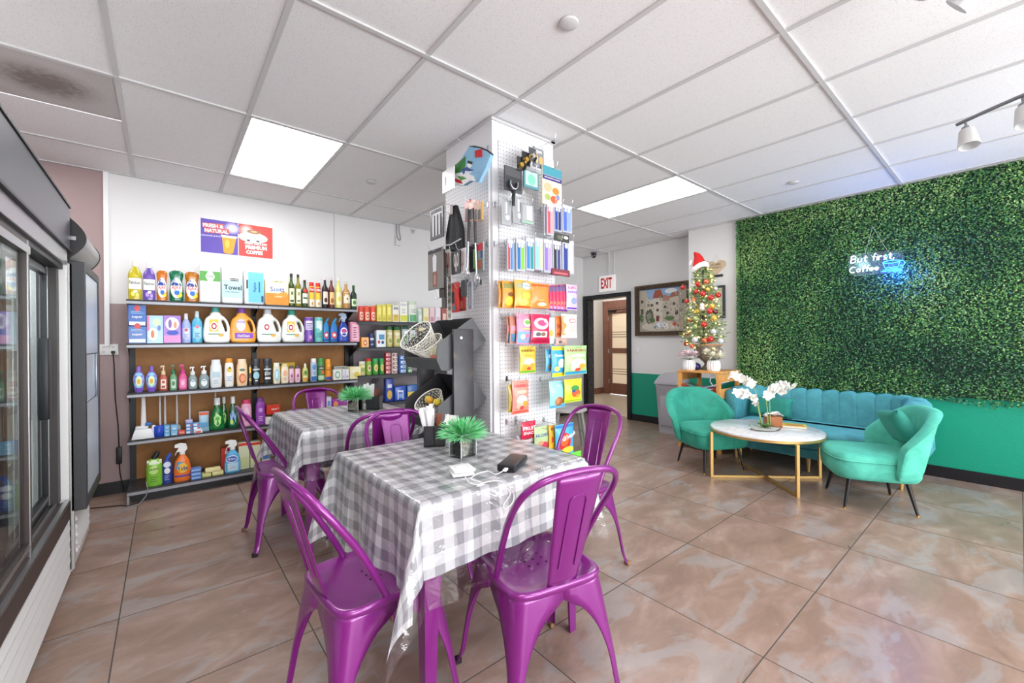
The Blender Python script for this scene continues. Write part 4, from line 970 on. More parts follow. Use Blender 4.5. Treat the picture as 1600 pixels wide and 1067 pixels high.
row(YA, ZA[1], [
 ('box', 201, 229.4, 505, 'blue detergent box, lower of a stack of two', 'detergent box', '1e62b4', None, [('r', 'e8f0f8', -.9, .05, .9, .22), ('t', W_, 'super', 0, .42, .6, .12), ('e', 'd85a5a', 0, .85, .35, .14), *lines('9cc0e6', -.7, .6, .7, .75, 2)], dict(D=.10)),
 ('box', 201, 229.4, 477, 'blue detergent box, upper of a stack of two', 'detergent box', '1e62b4', None, [('r', 'e8f0f8', -.9, .05, .9, .22), ('t', W_, 'super', 0, .42, .6, .12), ('e', 'd85a5a', 0, .85, .35, .14), *lines('9cc0e6', -.7, .6, .7, .75, 2)], dict(D=.10, z=1.400)),
 ('box', 229.4, 255.4, 493.3, 'pale blue and pink dryer sheet box', 'laundry box', 'a9cfe4', None, [('r', 'e08ab4', -.97, .45, -.65, .98), ('e', 'd2e9c2', .2, .75, .5, .14), ('e', 'f2f2f2', -.25, .32, .6, .24), ('e', 'd88a5a', -.3, .33, .22, .14), ('e', '7a8ad0', .5, .55, .2, .1)], dict(D=.08)),
 ('box', 255.4, 282.8, 493.3, 'purple and pink laundry box with an oval picture', 'laundry box', '9a6cc4', None, [('r', 'e49ad0', -.97, .03, .97, .28), ('e', 'e8e4f4', 0, .70, .8, .24), ('e', '8a6ab0', -.25, .7, .2, .16), ('e', 'd89a7a', .35, .66, .18, .12), ('e', '4a5ac0', .05, .38, .7, .09)], dict(D=.08)),
 ('soft', 282.8, 299, 489.8, 'light lilac blue fabric softener bottle', 'softener', 'a8b8ee', 'f2f2f6', [('r', 'd6def8', -.7, .15, .7, .5), ('e', 'd05a7a', 0, .44, .35, .05), *lines('7a8ad0', -.4, .18, .4, .32, 3)], dict(D=.06)),
 ('soft', 299, 317, 486, 'aqua fabric softener bottle with a white cap', 'softener', '5ab4d4', 'e2f2f6', [('r', 'a8dcec', -.7, .15, .7, .5), ('e', 'e07a9a', 0, .50, .35, .05), *lines('2a7ab0', -.4, .18, .4, .34, 3)], dict(D=.06)),
 ('jug', 318.6, 358.7, 477, 'white detergent jug with teal cap beside the orange jug', 'detergent', 'e9ece6', '5fb8ae', ah('f0c848'), {}),
 ('jug', 360, 398.7, 479, 'orange detergent jug with purple cap', 'detergent', 'f0a02c', '9a5cc0', [('e', 'd8d0e8', -.2, .48, .38, .17), ('e', 'f4f0fa', -.2, .46, .26, .12), ('t', '7a3ab0', 'CLEAN', -.2, .56, .3, .05), ('r', '8a4ac0', -.7, .12, .8, .27), ('t', W_, 'OxiClean', 0, .19, .5, .07)], {}),
 ('jug', 401.8, 438.3, 480.7, 'white detergent jug with white cap', 'detergent', 'e6e8e2', 'eeeeee', ah('e4e8dc'), {}),
 ('jug', 440.4, 474.2, 482.8, 'white detergent jug with teal cap beside the purple canister', 'detergent', 'e6e8e2', '4fb09a', ah('f0c848'), {}),
 ('tin', 475, 489.6, 496, 'purple wipes canister on the second shelf', 'canister', '7a4fb0', 'efe8f6', [('r', 'eae4f4', -.9, .5, .9, .86), *lines('6a4aa0', -.6, .55, .6, .8, 3), ('e', 'e8a0d0', .2, .2, .3, .08)], {}),
 ('tin', 491, 504.4, 496, 'aqua wipes canister next to the purple one', 'canister', '6cc6c0', 'eef6f4', [('r', 'd8f0ec', -.9, .55, .9, .86), ('e', 'f4fafa', .3, .6, .35, .14), *lines('2a8a8a', -.6, .2, .6, .4, 3)], {}),
 ('tcb', 504.4, 514.5, 495.4, 'left blue angled cleaner bottle with a red burst', 'cleaner', '2a8acb', '2a9ad8', [('e', 'd83a3a', 0, .28, .7, .14), ('e', W_, 0, .28, .4, .07), ('r', '1c4fa0', -.9, .05, .9, .12)], {}),
 ('tcb', 515.5, 527.6, 496, 'right blue angled cleaner bottle with a red burst', 'cleaner', '2a78c0', '2a9ad8', [('e', 'd83a3a', 0, .28, .7, .14), ('e', W_, 0, .28, .4, .07), ('r', '1c4fa0', -.9, .05, .9, .12)], {}),
 ('spray', 528, 545, 489, 'deep blue stain remover spray with a clear trigger', 'spray bottle', '2444a8', 'bcd0ea', [('e', 'e8ecf8', 0, .34, .66, .16), ('e', 'c84a8a', 0, .38, .5, .07), ('e', '2444a8', 0, .26, .4, .04)], {}),
 ('box', 546, 560, 503, 'pink carton at the right end of the second shelf', 'carton', 'dd8aa8', None, [('r', 'f0c4d0', -.6, .1, .6, .9), *lines('a84a7a', -.4, .2, .4, .8, 5)], dict(D=.07))])
Z3 = ZA[2]
kid = [('e', '8fd0ee', 0, .46, .9, .30), ('e', 'eef4c8', 0, .42, .55, .2), ('e', 'e8c03a', 0, .42, .28, .10), ('r', '7a4ac0', -.6, .03, .6, .16)]
row(YA, Z3, [
 ('egg', 206.9, 225.8, 572.3, 'left blue and purple oval shampoo bottle', 'shampoo', '8a7ad0', '8a6cc8', kid, {}),
 ('egg', 226.8, 245.5, 572.3, 'right blue and purple oval shampoo bottle', 'shampoo', '8a7ad0', '8a6cc8', kid, {}),
 ('pump', 247.6, 261.7, 569.8, 'red foaming hand soap with a cream pump', 'hand soap', 'b8584a', 'e9cfa6', [('r', 'f0e6d8', -.6, .08, .6, .44), ('e', 'c05a4a', 0, .34, .35, .06), ('r', 'a04a3a', -.4, .12, .4, .2)], {}),
 ('pump', 264, 276.5, 568.8, 'green foaming hand soap with a green pump', 'hand soap', '6aa07a', '3f7a58', [('r', 'c4dcc4', -.6, .08, .6, .42), ('e', '5a8a5a', 0, .26, .4, .09)], {}),
 ('pump', 277.9, 292, 568.5, 'hot pink foaming hand soap with a pink pump', 'hand soap', 'e05a96', 'd8388a', [('r', 'f08ab8', -.7, .08, .7, .42), ('e', 'f4c0d8', 0, .26, .4, .09)], {}),
 ('pump', 293.3, 308, 572, 'left clear hand soap with a white pump', 'hand soap', 'c4dadc', 'f2f2f2', [('e', 'e8f2f2', 0, .25, .6, .15), ('r', '5a8aa0', -.3, .32, .3, .36)], dict(clear=1)),
 ('pump', 310, 326.4, 570.5, 'right clear hand soap with a white pump', 'hand soap', 'c0d6da', 'f2f2f2', [('e', 'e8f2f2', 0, .25, .6, .15), ('r', '5a8aa0', -.3, .32, .3, .36)], dict(clear=1)),
 ('shampoo', 327, 346.7, 561.8, 'white shampoo bottle with pale blue print', 'shampoo', 'e4e9e9', 'eef0f0', [('r', 'b8d4dc', -.6, .36, .6, .56), *lines('a8c4cc', -.4, .14, .4, .3, 3)], {}),
 ('shampoo', 349.8, 365.3, 559.7, 'white shampoo bottle with an orange cap', 'shampoo', 'f0ece4', 'f0a02a', [('e', 'e8c84a', 0, .60, .5, .1), ('e', '4a4a4a', .1, .66, .2, .04), *lines('9ac0e0', -.5, .2, .5, .4, 3)], {}),
 ('shampoo', 368.5, 386.8, 561, 'peach coloured shampoo bottle', 'shampoo', 'f4d0a4', 'f6e0c4', [('e', 'd8784a', 0, .28, .62, .19), ('e', 'f0a880', .1, .28, .4, .12), ('e', '5a7a6a', 0, .6, .5, .05)], {}),
 ('box', 387.5, 392, 570, 'narrow dark box with yellow print between the shampoos', 'carton', '3a3228', None, [('r', 'e0b83a', -.7, .6, .7, .9), ('r', 'c8a84a', -.7, .2, .7, .35)], dict(D=.05)),
 ('flare', 392.6, 406.7, 560.4, 'left black mens wash bottle with flared cap', 'body wash', '2a2c33', '3a3c44', [('r', 'c4ccd2', -.8, .56, .8, .62), ('e', '9fd0dc', 0, .36, .7, .14), ('r', W_, -.3, .14, .3, .18)], {}),
 ('flare', 410, 424.7, 560.4, 'right black mens wash bottle with flared cap', 'body wash', '2a2c33', '3a3c44', [('r', 'c4ccd2', -.8, .56, .8, .62), ('t', 'e8eef2', 'ZOX', 0, .42, .7, .11), ('r', W_, -.6, .2, .6, .28)], {}),
 ('shampoo', 425.7, 437.6, 566.7, 'cream bottle with a light blue label', 'lotion', 'e6e0c8', 'f2f0e8', [('e', '8fc8dc', 0, .42, .6, .30), ('e', 'd8eef4', 0, .42, .35, .2)], {}),
 ('shampoo', 438, 450.7, 568, 'cream bottle with peach print', 'lotion', 'f0e2c8', 'e8d49a', [('e', 'eab48a', 0, .5, .5, .16), *lines('c88a6a', -.4, .15, .4, .3, 3)], {}),
 ('shampoo', 450.9, 459.2, 571.6, 'left pink deodorant stick with grey cap', 'deodorant', 'e6b8d0', '5a5458', [('e', 'b04a7a', 0, .4, .35, .12), *lines('8a5a7a', -.4, .15, .4, .25, 2)], {}),
 ('shampoo', 460, 469, 571.6, 'right pink deodorant stick with grey cap', 'deodorant', 'e8bcd0', '5a5458', [('e', 'b04a7a', 0, .4, .35, .12), *lines('8a5a7a', -.4, .15, .4, .25, 2)], {}),
 ('soft', 471.4, 481, 567.8, 'small yellow and green mist bottle', 'mist', 'c4cc7a', 'f0ecd8', [('r', 'e8a04a', -.8, .06, .8, .2), ('e', '5a8a3a', 0, .5, .5, .12), ('r', 'f2e8a0', -.8, .24, .8, .32)], {}),
 ('can', 484.4, 494.8, 560, 'blue and silver spray can with a white cap', 'spray can', 'b8c8d8', 'f0f0f0', [('r', '2a6ab4', -.9, .03, .9, .22), ('e', '5a9ad0', 0, .62, .6, .12), *lines('6a8ab0', -.4, .3, .4, .44, 3)], {}),
 ('can', 495.5, 506.5, 559.4, 'green and black spray can with a green cap', 'spray can', '4a8a4a', '3f9a4a', [('r', '1f2a20', -.9, .50, .9, .64), ('t', W_, 'mist', 0, .57, .6, .07), ('r', 'e8784a', -.1, .3, .8, .46), ('r', 'b8d8b0', -.9, .05, .9, .24)], {}),
 ('can', 507, 517, 561, 'orange and blue sunscreen spray can', 'spray can', 'f09a2a', 'f0a83a', [('r', '2a4aa8', -.9, .03, .9, .18), ('t', '8a4a1a', 'sport', 0, .5, .7, .08), ('e', 'f4c05a', 0, .7, .4, .06)], {}),
 ('box', 518.5, 531.8, 577, 'small white box with a round green badge', 'soap box', 'e8e8e0', None, [('e', '8ab89a', 0, .5, .6, .36), ('e', 'e8efe6', 0, .5, .35, .2)], dict(D=.08)),
 ('box', 532.5, 537, 577, 'small white soap box, left of a pair', 'soap box', 'e4e2e6', None, [('r', 'b0a8c0', -.5, .2, .5, .4)], dict(D=.08)),
 ('box', 537.4, 543, 577, 'small white soap box, right of a pair', 'soap box', 'e6e4e8', None, [('r', 'a0a0b8', -.5, .2, .5, .4)], dict(D=.08)),
 ('box', 543.8, 561, 572.6, 'pale yellow floral tissue box at the right end of the third shelf', 'tissue box', 'e8e2b0', None, [('e', 'e8c84a', .3, .35, .5, .22), ('e', 'f6f0d0', -.4, .65, .35, .15), ('e', 'd8cc6a', -.1, .3, .2, .1)], dict(D=.1)),
 ('box', 424.5, 460, 566, 'yellow carton lying behind the lotions', 'carton', 'e0b82a', None, [('r', '3a4a2a', -.9, .86, .2, .95)], dict(D=.06, Y=4.74)),
 ('box', 520, 541, 572, 'pale carton behind the small white boxes', 'carton', 'd0d4c8', None, [('r', '8aa0a0', -.8, .86, .5, .93)], dict(D=.06, Y=4.74))])
Z4 = ZA[3]
mw = lambda: [('p', 'b8e88a', [(-.5, .40), (0, .52), (.5, .40), (.42, .2), (0, .10), (-.42, .2)]), ('e', '5ab45a', 0, .36, .3, .06)]
row(YA, Z4, [
 ('drop', 326.4, 350, 621.5, 'large green mouthwash bottle at the front', 'mouthwash', '1fa04a', 'eef0ee', mw(), dict(clear=1, Y=4.60)),
 ('drop', 342.5, 355.5, 620, 'green mouthwash bottle behind the front one', 'mouthwash', '1f9a4a', 'eef0ee', mw(), dict(clear=1, Y=4.70)),
 ('drop', 354.5, 371.3, 619.4, 'green mouthwash bottle with a blue label', 'mouthwash', '1f8a5a', 'eef0ee', [('p', '9ab4ee', [(-.6, .44), (0, .55), (.6, .44), (.5, .2), (0, .10), (-.5, .2)]), ('e', 'c8e86a', -.3, .2, .3, .08)], dict(clear=1)),
 ('shampoo', 374.8, 392.4, 624, 'pink body lotion bottle with a red cap', 'lotion', 'eeaac8', 'd8386a', [('e', 'f6d0e0', 0, .5, .5, .2), *lines('c04a8a', -.4, .2, .4, .32, 3)], {}),
 ('shampoo', 398, 413.7, 621.5, 'purple shampoo bottle on the fourth shelf', 'shampoo', '9a48b4', '7a3a94', [('e', 'd0a0e0', 0, .55, .45, .08), *lines('e4c4ee', -.45, .15, .45, .35, 3)], {}),
 ('box', 414.4, 435.5, 632, 'red carton standing on a white one', 'carton', 'd8402e', None, [('r', 'f0d8d0', -.3, .45, .5, .6), ('e', 'f09a7a', .7, .6, .15, .1)], dict(D=.08, z=.575)),
 ('box', 412.5, 431, 650.5, 'white carton under the red one', 'carton', 'e8e4e0', None, [*lines('c8c0c0', -.6, .3, .6, .6, 2)], dict(D=.08)),
 ('box', 448, 478, 640, 'lilac and white flat carton behind the far table', 'carton', 'b8a4dc', None, [('r', 'e8e0f4', -.8, .5, .5, .85)], dict(D=.1)),
 ('box', 508, 515.6, 619.4, 'narrow blue and white carton behind the far chair', 'carton', 'dfe6f4', None, [('r', '3a5ab0', -.8, .05, .8, .4), ('r', '7a9ad8', -.6, .55, .6, .8)], dict(D=.06)),
 ('pack', 516, 540, 622, 'magenta and blue pack of diapers behind the far chair', 'pack', '9a2a9a', None, [('e', 'e89a5a', -.55, .7, .3, .18), ('e', 'e8e4f0', -.1, .35, .35, .25), ('r', '2a4ab0', -.9, .04, .9, .2)], dict(D=.1)),
 ('bag', 309.5, 325.6, 643, 'clear pouch with an orange header strip', 'pouch', 'a9cde0', None, [('r', 'e0623a', -.9, .82, .9, .97), ('r', '6ab0d8', -.7, .2, .7, .45)], dict(name='hygiene_pouch'))])
# tooth paste cartons and other small boxes on the fourth shelf
def small(x0, x1, yb_, yt, label, cat, col, dec, **op):
    y = op.pop('Y', 4.585); zb = op.pop('z', Z4); a = at(x0, 533, 1, y); b = at(x1, 533, 1, y)
    z0 = at((x0+x1)/2, yb_, 1, y).z if op.pop('free', 0) else zb
    return good(op.pop('kind', 'box'), label, cat, ((a.x+b.x)/2, y, zb), (b.x-a.x)*.97, op.pop('H', at((x0+x1)/2, yt, 1, y).z-zb), col, op.pop('cap', None), dec, **op)
tp = [('r', 'dce8f4', -.9, .15, .2, .8), ('r', 'd8404a', .3, .3, .9, .7)]
bl = [('r', '8ac4e8', -.8, .5, .8, .85), ('r', 'dcecf6', -.5, .15, .6, .4)]
for i in range(3): small(255, 264.3, 0, 0, 'light blue small carton in the left column, level %s' % ('low', 'middle', 'high')[i], 'carton', '4aa8dc', bl, D=.07, z=Z4+.031*i, H=.03)
for i in range(2): small(265.3, 276, 0, 0, 'pale blue small carton in the right column, %s of two' % ('lower', 'upper')[i], 'carton', '6cb4e0', bl, D=.07, z=Z4+.045*i, H=.044)
small(277, 288.4, 0, 0, 'small red carton on the fourth shelf', 'carton', 'd84a3a', [('r', 'f0a090', -.6, .3, .6, .7)], D=.06, H=.034)
for i in range(3): small(289, 299.6, 0, 0, 'left toothpaste carton, level %s of the pile' % ('low', 'middle', 'high')[i], 'toothpaste', '4a94d4', tp, D=.07, z=Z4+.029*i, H=.028)
for i in range(3): small(300, 311, 0, 0, 'right toothpaste carton, level %s of the pile' % ('low', 'middle', 'high')[i], 'toothpaste', '5aa2da', tp, D=.07, z=Z4+.029*i, H=.028)
small(288, 300, 0, 0, 'lilac pack lying on the toothpaste cartons', 'pack', 'b4b0dc', [], D=.05, z=Z4+.088, H=.03, kind='pack')
small(302, 315, 0, 0, 'white and red carton under the clear pouch', 'carton', 'e4e4e8', [('r', 'd8604a', -.8, .1, .6, .5)], D=.06, H=.035, Y=4.56)
o = thing('wipes_pack', 'blue and white rolled wipes pack hanging over the shelf edge', 'wipes', (at(247, 533, 1, 4.57).x, 4.575, Z4+.045))
MB().lathe([(-.05, .030), (-.045, .038), (.045, .038), (.05, .030)], 18).build('wrapper', mat('2a4ec0', .25), o, smooth=60)
MB().box(-.045, -.02, -.045, -.02, .02, .055).build('end_flap', mat('e8ecf4', .3), o, bevel=.006)
o = thing('brush_caddy', 'white plastic toilet brush caddy at the left of the fourth shelf', 'brush caddy', (at(223, 533, 1, 4.58).x, 4.60, Z4))
MB().loft([[(-.075, -.05, 0), (.075, -.05, 0), (.075, .05, 0), (-.075, .05, 0)], [(-.055, -.04, .075), (.055, -.04, .075), (.055, .04, .075), (-.055, .04, .075)]]).build('tray', mat('eceeee', .35), o, bevel=.005)
MB().box(-.05, -.03, .075, .03, .03, .10).build('lid', mat('e4e6e6', .35), o, bevel=.004)
MB().lathe([(.07, .018), (.34, .012), (.345, .008)], 10, ry=.5).build('handle', mat('efefef', .35), o)
MB().box(.01, -.02, .10, .052, .02, .125).build('clip', mat('2a6ab4', .35), o, bevel=.003)
for i, (x, ln) in enumerate(((249, .32), (257, .33), (275.5, .33), (295.5, .32), (336, .32))):
    p = at(x, 533, 1, 4.70); o = thing('toilet_brush', 'white toilet brush %s on the fourth shelf' % ('leaning left of the small cartons', 'behind the light blue cartons', 'behind the red carton', 'behind the toothpaste', 'behind the green mouthwash')[i], 'toilet brush', (p.x, 4.70, Z4), group='toilet brushes on the fourth shelf')
    MB().lathe([(.06, .009), (ln, .006), (ln+.005, .003)], 8).build('handle', mat('f0e9e4', .4), o)
    MB().lathe([(0, .022), (.02, .03), (.055, .028), (.07, .01)], 12).build('brush_head', mat('dfe4e8', .8, bump=.8, bscale=200), o)
# bottom shelf
Z5 = ZBOT
row(4.52, Z5, [
 ('tcb', 226, 252.5, 704.5, 'lime green toilet cleaner with a black cap at the bottom left', 'toilet cleaner', '86c83a', '202224', [('r', 'e6f4d0', -.9, .62, .9, .74), ('e', 'c8ec8a', -.1, .46, .6, .12), ('t', '3a5a1a', 'JAWS', -.1, .47, .6, .08), *lines('5aa02a', -.5, .12, .4, .3, 3)], {}),
 ('tcb', 250.5, 268, 707.7, 'navy toilet cleaner with a blue cap', 'toilet cleaner', '2a3f94', '2a5ac8', [('e', 'dfe6f4', 0, .62, .7, .09), ('e', W_, 0, .42, .55, .10), *lines('8aa0dc', -.5, .12, .4, .3, 3)], {}),
 ('spray', 269, 297, 692, 'orange spray bottle with a white trigger', 'spray bottle', 'f07a2a', 'f4f4f2', [('e', '3a9ad0', -.3, .42, .6, .10), ('e', 'f2c23a', 0, .35, .6, .13), ('t', '1c3f8a', 'Tide', 0, .34, .6, .11, .1), ('r', '7a4a9a', -.9, .12, .9, .17)], {}),
 ('spray', 348.6, 374.4, 687, 'blue spray bottle with a white trigger on the bottom shelf', 'spray bottle', '5ab0e0', 'f4f4f2', [('r', 'bfe4f2', -.9, .05, .9, .3), ('e', W_, -.1, .42, .75, .11), ('e', '2a5ab8', -.1, .42, .66, .085), ('t', W_, 'CLOROX', -.1, .42, .55, .055), *lines('e8a0b0', -.3, .14, .4, .2, 2)], {}),
 ('box', 343, 355.6, 699, 'red canister behind the blue spray bottle', 'canister', 'd03a34', None, [('r', 'f0e4e0', .0, .72, .8, .86), ('r', 'b02a2a', -.9, .1, .9, .2)], dict(D=.08, Y=4.66)),
 ('box', 370, 387, 690, 'left clear tub of yellow sponges with a red rim', 'tub', 'e4e6c4', None, [('r', 'd8402e', -.98, .88, .98, .98), ('r', 'd8dca0', -.9, .05, .9, .45)], dict(D=.10, Y=4.60)),
 ('box', 388, 404, 689, 'right clear tub of yellow sponges with a red rim', 'tub', 'e4e6c4', None, [('r', 'd8402e', -.98, .88, .98, .98), ('r', 'd8dca0', -.9, .05, .9, .45)], dict(D=.10, Y=4.60)),
 ('shampoo', 407, 421, 681, 'pale bottle with an orange and blue label at the right of the bottom shelf', 'cleaner', 'dfe6e6', 'f0f2f2', [('e', 'f0a03a', 0, .5, .6, .12), ('r', '3a7ac0', -.8, .25, .8, .38)], {})])
for i in range(3): small(295.5, 312.7, 0, 0, 'blue sponge, %s of the stack on the bottom shelf' % ('lowest', 'middle', 'topmost')[i], 'sponge', '5a8ad0', [('r', 'a8c4ec', -.8, .4, .8, .7)], D=.08, Y=4.50, z=Z5+.032*i, H=.031, kind='pack', name='sponge')
for i, (a, b, zz) in enumerate(((313, 328, 0), (329, 347, 0), (318, 343, .034))): small(a, b, 0, 0, ('green-yellow sponge next to the blue stack', 'cream sponge at the right of the sponge pile', 'cream sponge on top of the sponge pile')[i], 'sponge', ('d8d88a', 'e6dc9a', 'e8dea0')[i], [], D=.07, Y=4.52, z=Z5+zz, H=.033, kind='pack', name='sponge')
# ---------------------------------------------------------------- second unit
YB2 = 4.585
Z6 = [1.485, 1.20, .895, .578]
oat = [('r', 'f0c8b0', -.7, .1, .7, .6), ('e', 'd84a3a', 0, .35, .5, .16), ('e', 'f6e8d8', 0, .35, .25, .08)]
ylw = [('r', 'f2e67a', -.6, .4, .6, .85), ('r', 'c8b42a', -.5, .1, .5, .25)]
row(YB2, Z6[0], [
 ('tin', 560, 568.4, 478.4, 'red tin, leftmost of three on the tins unit', 'tin', 'd84a3a', 'c03a30', oat, {}),
 ('tin', 568.9, 577.9, 478.4, 'red tin, middle of three on the tins unit', 'tin', 'e0563c', 'c03a30', oat, {}),
 ('tin', 578.4, 587, 478.4, 'red tin, rightmost of three on the tins unit', 'tin', 'e0563c', 'c03a30', oat, {}),
 ('box', 587.5, 595.3, 476.6, 'yellow carton, leftmost of three', 'carton', 'd8cc3a', None, ylw, dict(D=.07)),
 ('box', 595.6, 602, 476.2, 'yellow carton, middle of three', 'carton', 'dcd048', None, ylw, dict(D=.07)),
 ('box', 602.4, 610.6, 475.5, 'yellow carton, rightmost of three', 'carton', 'd8cc3a', None, ylw, dict(D=.07)),
 ('box', 611.6, 622, 477.5, 'white and yellow cereal carton', 'carton', 'eeead8', None, [('r', 'e0be3a', -.8, .05, .8, .45), ('e', 'c8a860', 0, .35, .4, .12), ('r', '8a9ab0', -.7, .75, .7, .9)], dict(D=.07)),
 ('box', 623, 635, 472, 'tall white and yellow carton', 'carton', 'ecece0', None, [('r', 'd8dc4a', -.9, .04, .9, .34), ('r', 'c8ccd0', -.8, .8, .8, .92), *lines('b8bcc4', -.5, .45, .5, .7, 3)], dict(D=.07)),
 ('jar', 636, 650.5, 471, 'white and green tub with a wide lid', 'tub', 'e6ece2', 'c8d4c0', [('r', '6ab07a', -.9, .04, .9, .36), *lines('9ab0a0', -.5, .45, .5, .65, 3)], {}),
 ('jar', 651, 659.4, 483, 'pale aqua jar on the tins unit', 'jar', 'c4dfd0', 'd8e8dc', [('e', 'e8f2ea', 0, .4, .5, .2)], {}),
 ('box', 660, 668.8, 481.3, 'cream carton on the tins unit', 'carton', 'e8e2b8', None, [('r', 'e0c87a', -.7, .1, .7, .4)], dict(D=.06)),
 ('box', 669.7, 678, 481.3, 'pale pink carton on the tins unit', 'carton', 'e0c4c8', None, [('r', 'c88a9a', -.6, .1, .6, .4)], dict(D=.06)),
 ('box', 678.8, 687, 481.3, 'white carton near the pillar', 'carton', 'e6dfe4', None, [('r', 'd0b8c8', -.6, .1, .6, .4)], dict(D=.06)),
 ('box', 688.5, 697, 480, 'brown carton next to the pillar', 'carton', 'a8584a', None, [('r', 'e0c0b0', -.6, .2, .6, .6)], dict(D=.06))])
veg = [('e', 'e8dcae', 0, .35, .7, .24), ('e', '9ab45a', 0, .30, .45, .12), ('r', 'f0ecd0', -.7, .58, .7, .72)]
row(YB2, Z6[1], [
 ('box', 563, 574.5, 527, 'orange carton with a round badge', 'carton', 'e8a02a', None, [('e', 'c8382e', 0, .45, .5, .28), ('e', 'f4e0a0', 0, .45, .3, .16)], dict(D=.07)),
 ('tin', 575.2, 584.6, 520.6, 'dark blue tin next to the orange carton', 'tin', '24305e', '3a4474', [('r', 'c8d0e4', -.6, .5, .6, .66), ('r', '8a98c4', -.5, .15, .5, .25)], {}),
 ('box', 586.5, 601, 516, 'white carton with a blue and red picture', 'carton', 'dfe8ec', None, [('r', '5a9cc4', -.5, .45, .7, .75), ('e', 'c83a3a', -.5, .3, .25, .1), ('e', '2a4a8a', .3, .28, .3, .1)], dict(D=.07)),
 ('jar', 602.3, 613, 510, 'left jar of vegetables with a dark green lid', 'jar', 'cfc87c', '2f6a3a', veg, {}),
 ('jar', 613.7, 625.4, 511, 'right jar of vegetables with a dark green lid', 'jar', 'd6ca80', '2f6a3a', veg, {}),
 ('bag', 627, 638.3, 507.5, 'upright green and silver pouch', 'pouch', 'b8c4cc', None, [('r', '2a5a34', -.9, .80, .9, .97), ('e', '5a8a4a', 0, .4, .5, .22), ('r', 'e6ece6', -.4, .6, .4, .72)], dict(name='food_pouch')),
 ('bag', 639.6, 649.5, 509, 'upright green and grey pouch beside it', 'pouch', 'c4ccd0', None, [('r', '24402c', -.9, .80, .9, .97), ('e', '6a9a5a', 0, .4, .5, .22)], dict(name='food_pouch')),
 ('box', 652.5, 669, 512, 'cream carton with purple picture', 'carton', 'e8d8a4', None, [('e', '6a4a8a', 0, .5, .6, .28), ('r', 'c88a3a', -.8, .08, .8, .2)], dict(D=.07))])
row(YB2, Z6[2], [
 ('jar', 560.6, 570.3, 564.7, 'cream jar with a white lid', 'jar', 'd2cf8a', 'e6e4dc', [('e', '9ab45a', 0, .4, .6, .16), ('r', 'eee8c4', -.6, .6, .6, .7)], {}),
 ('jar', 571, 579.9, 560, 'green jar with a red lid', 'jar', '8ab44a', 'd02c2c', [('e', 'e8e2c0', 0, .42, .6, .2), ('e', 'c04a3a', 0, .42, .3, .1)], {}),
 ('jar', 580.6, 590.7, 560, 'left bright green canister', 'canister', '3f9a3f', '2fa45c', [('e', 'f0dc9a', 0, .42, .6, .22), ('e', 'd8b45a', 0, .4, .4, .14)], {}),
 ('jar', 591.3, 599.6, 560, 'right bright green canister', 'canister', '3f9a3f', '2fa45c', [('e', 'f0dc9a', 0, .42, .6, .22), ('e', 'd8b45a', 0, .4, .4, .14)], {})])
def stack(x0, x1, ytop, n, Y, z, col, c2, what):
    y = Y; a = at(x0, 533, 1, y); b = at(x1, 533, 1, y); H = at((x0+x1)/2, ytop, 1, y).z-z; h = H/n
    for i in range(n):
        good('tin', '%s tin, %s in its stack' % (what, ('lowest', 'second from below', 'third from below', 'fourth from below', 'fifth from below')[i]), 'tin', ((a.x+b.x)/2, y, z+h*i), (b.x-a.x)*.96, h*.98, col, 'c8c8cc', [('r', c2, -.7, .2, .7, .75), ('r', col, -.3, .35, .4, .6)])
stack(600, 609.7, 550.6, 5, YB2, Z6[2], 'c8323c', 'f0e0e0', 'red and white')
stack(610.6, 620.6, 551.3, 5, YB2, Z6[2], 'e4e0da', 'a85a5a', 'white and red')
stack(622, 633.5, 555, 4, YB2, Z6[2], '3f78c4', 'e4ecf4', 'blue and white')
stack(635, 643.5, 550.6, 5, YB2, Z6[2], '6aa472', 'eef2ea', 'green and white')
row(YB2, Z6[3], [
 ('pack', 600, 613, 591, 'deep blue pasta pack standing behind the straws', 'pasta', '22429e', None, [('e', 'd8b44a', 0, .3, .6, .2), ('r', 'e0e6f2', -.5, .6, .5, .75)], dict(D=.06)),
 ('pack', 613.5, 632, 603, 'blue pack with a white arch emblem', 'pack', '2a52b8', None, [('r', 'dce6f6', -.5, .1, -.35, .7), ('r', 'dce6f6', .35, .1, .5, .7), ('r', 'dce6f6', -.5, .6, .5, .72), ('r', '8ab0e6', -.3, .2, .3, .5)], dict(D=.08)),
 ('pack', 633, 652, 601, 'blue and yellow pack at the right of the lowest level', 'pack', '2f62a4', None, [('r', 'e8cc4a', -.9, .15, .9, .55), ('e', 'e0a0a0', 0, .2, .4, .1)], dict(D=.08))])
o = good('wine', 'dark bottle standing behind the end of the top shelf', 'glass bottle', (at(553, 533, 1, 4.70).x, 4.70, ZA[1]), .05, .20, '2a1c14', 'd8d0c0', [('r', 'c8b89a', -.7, .2, .7, .5)])
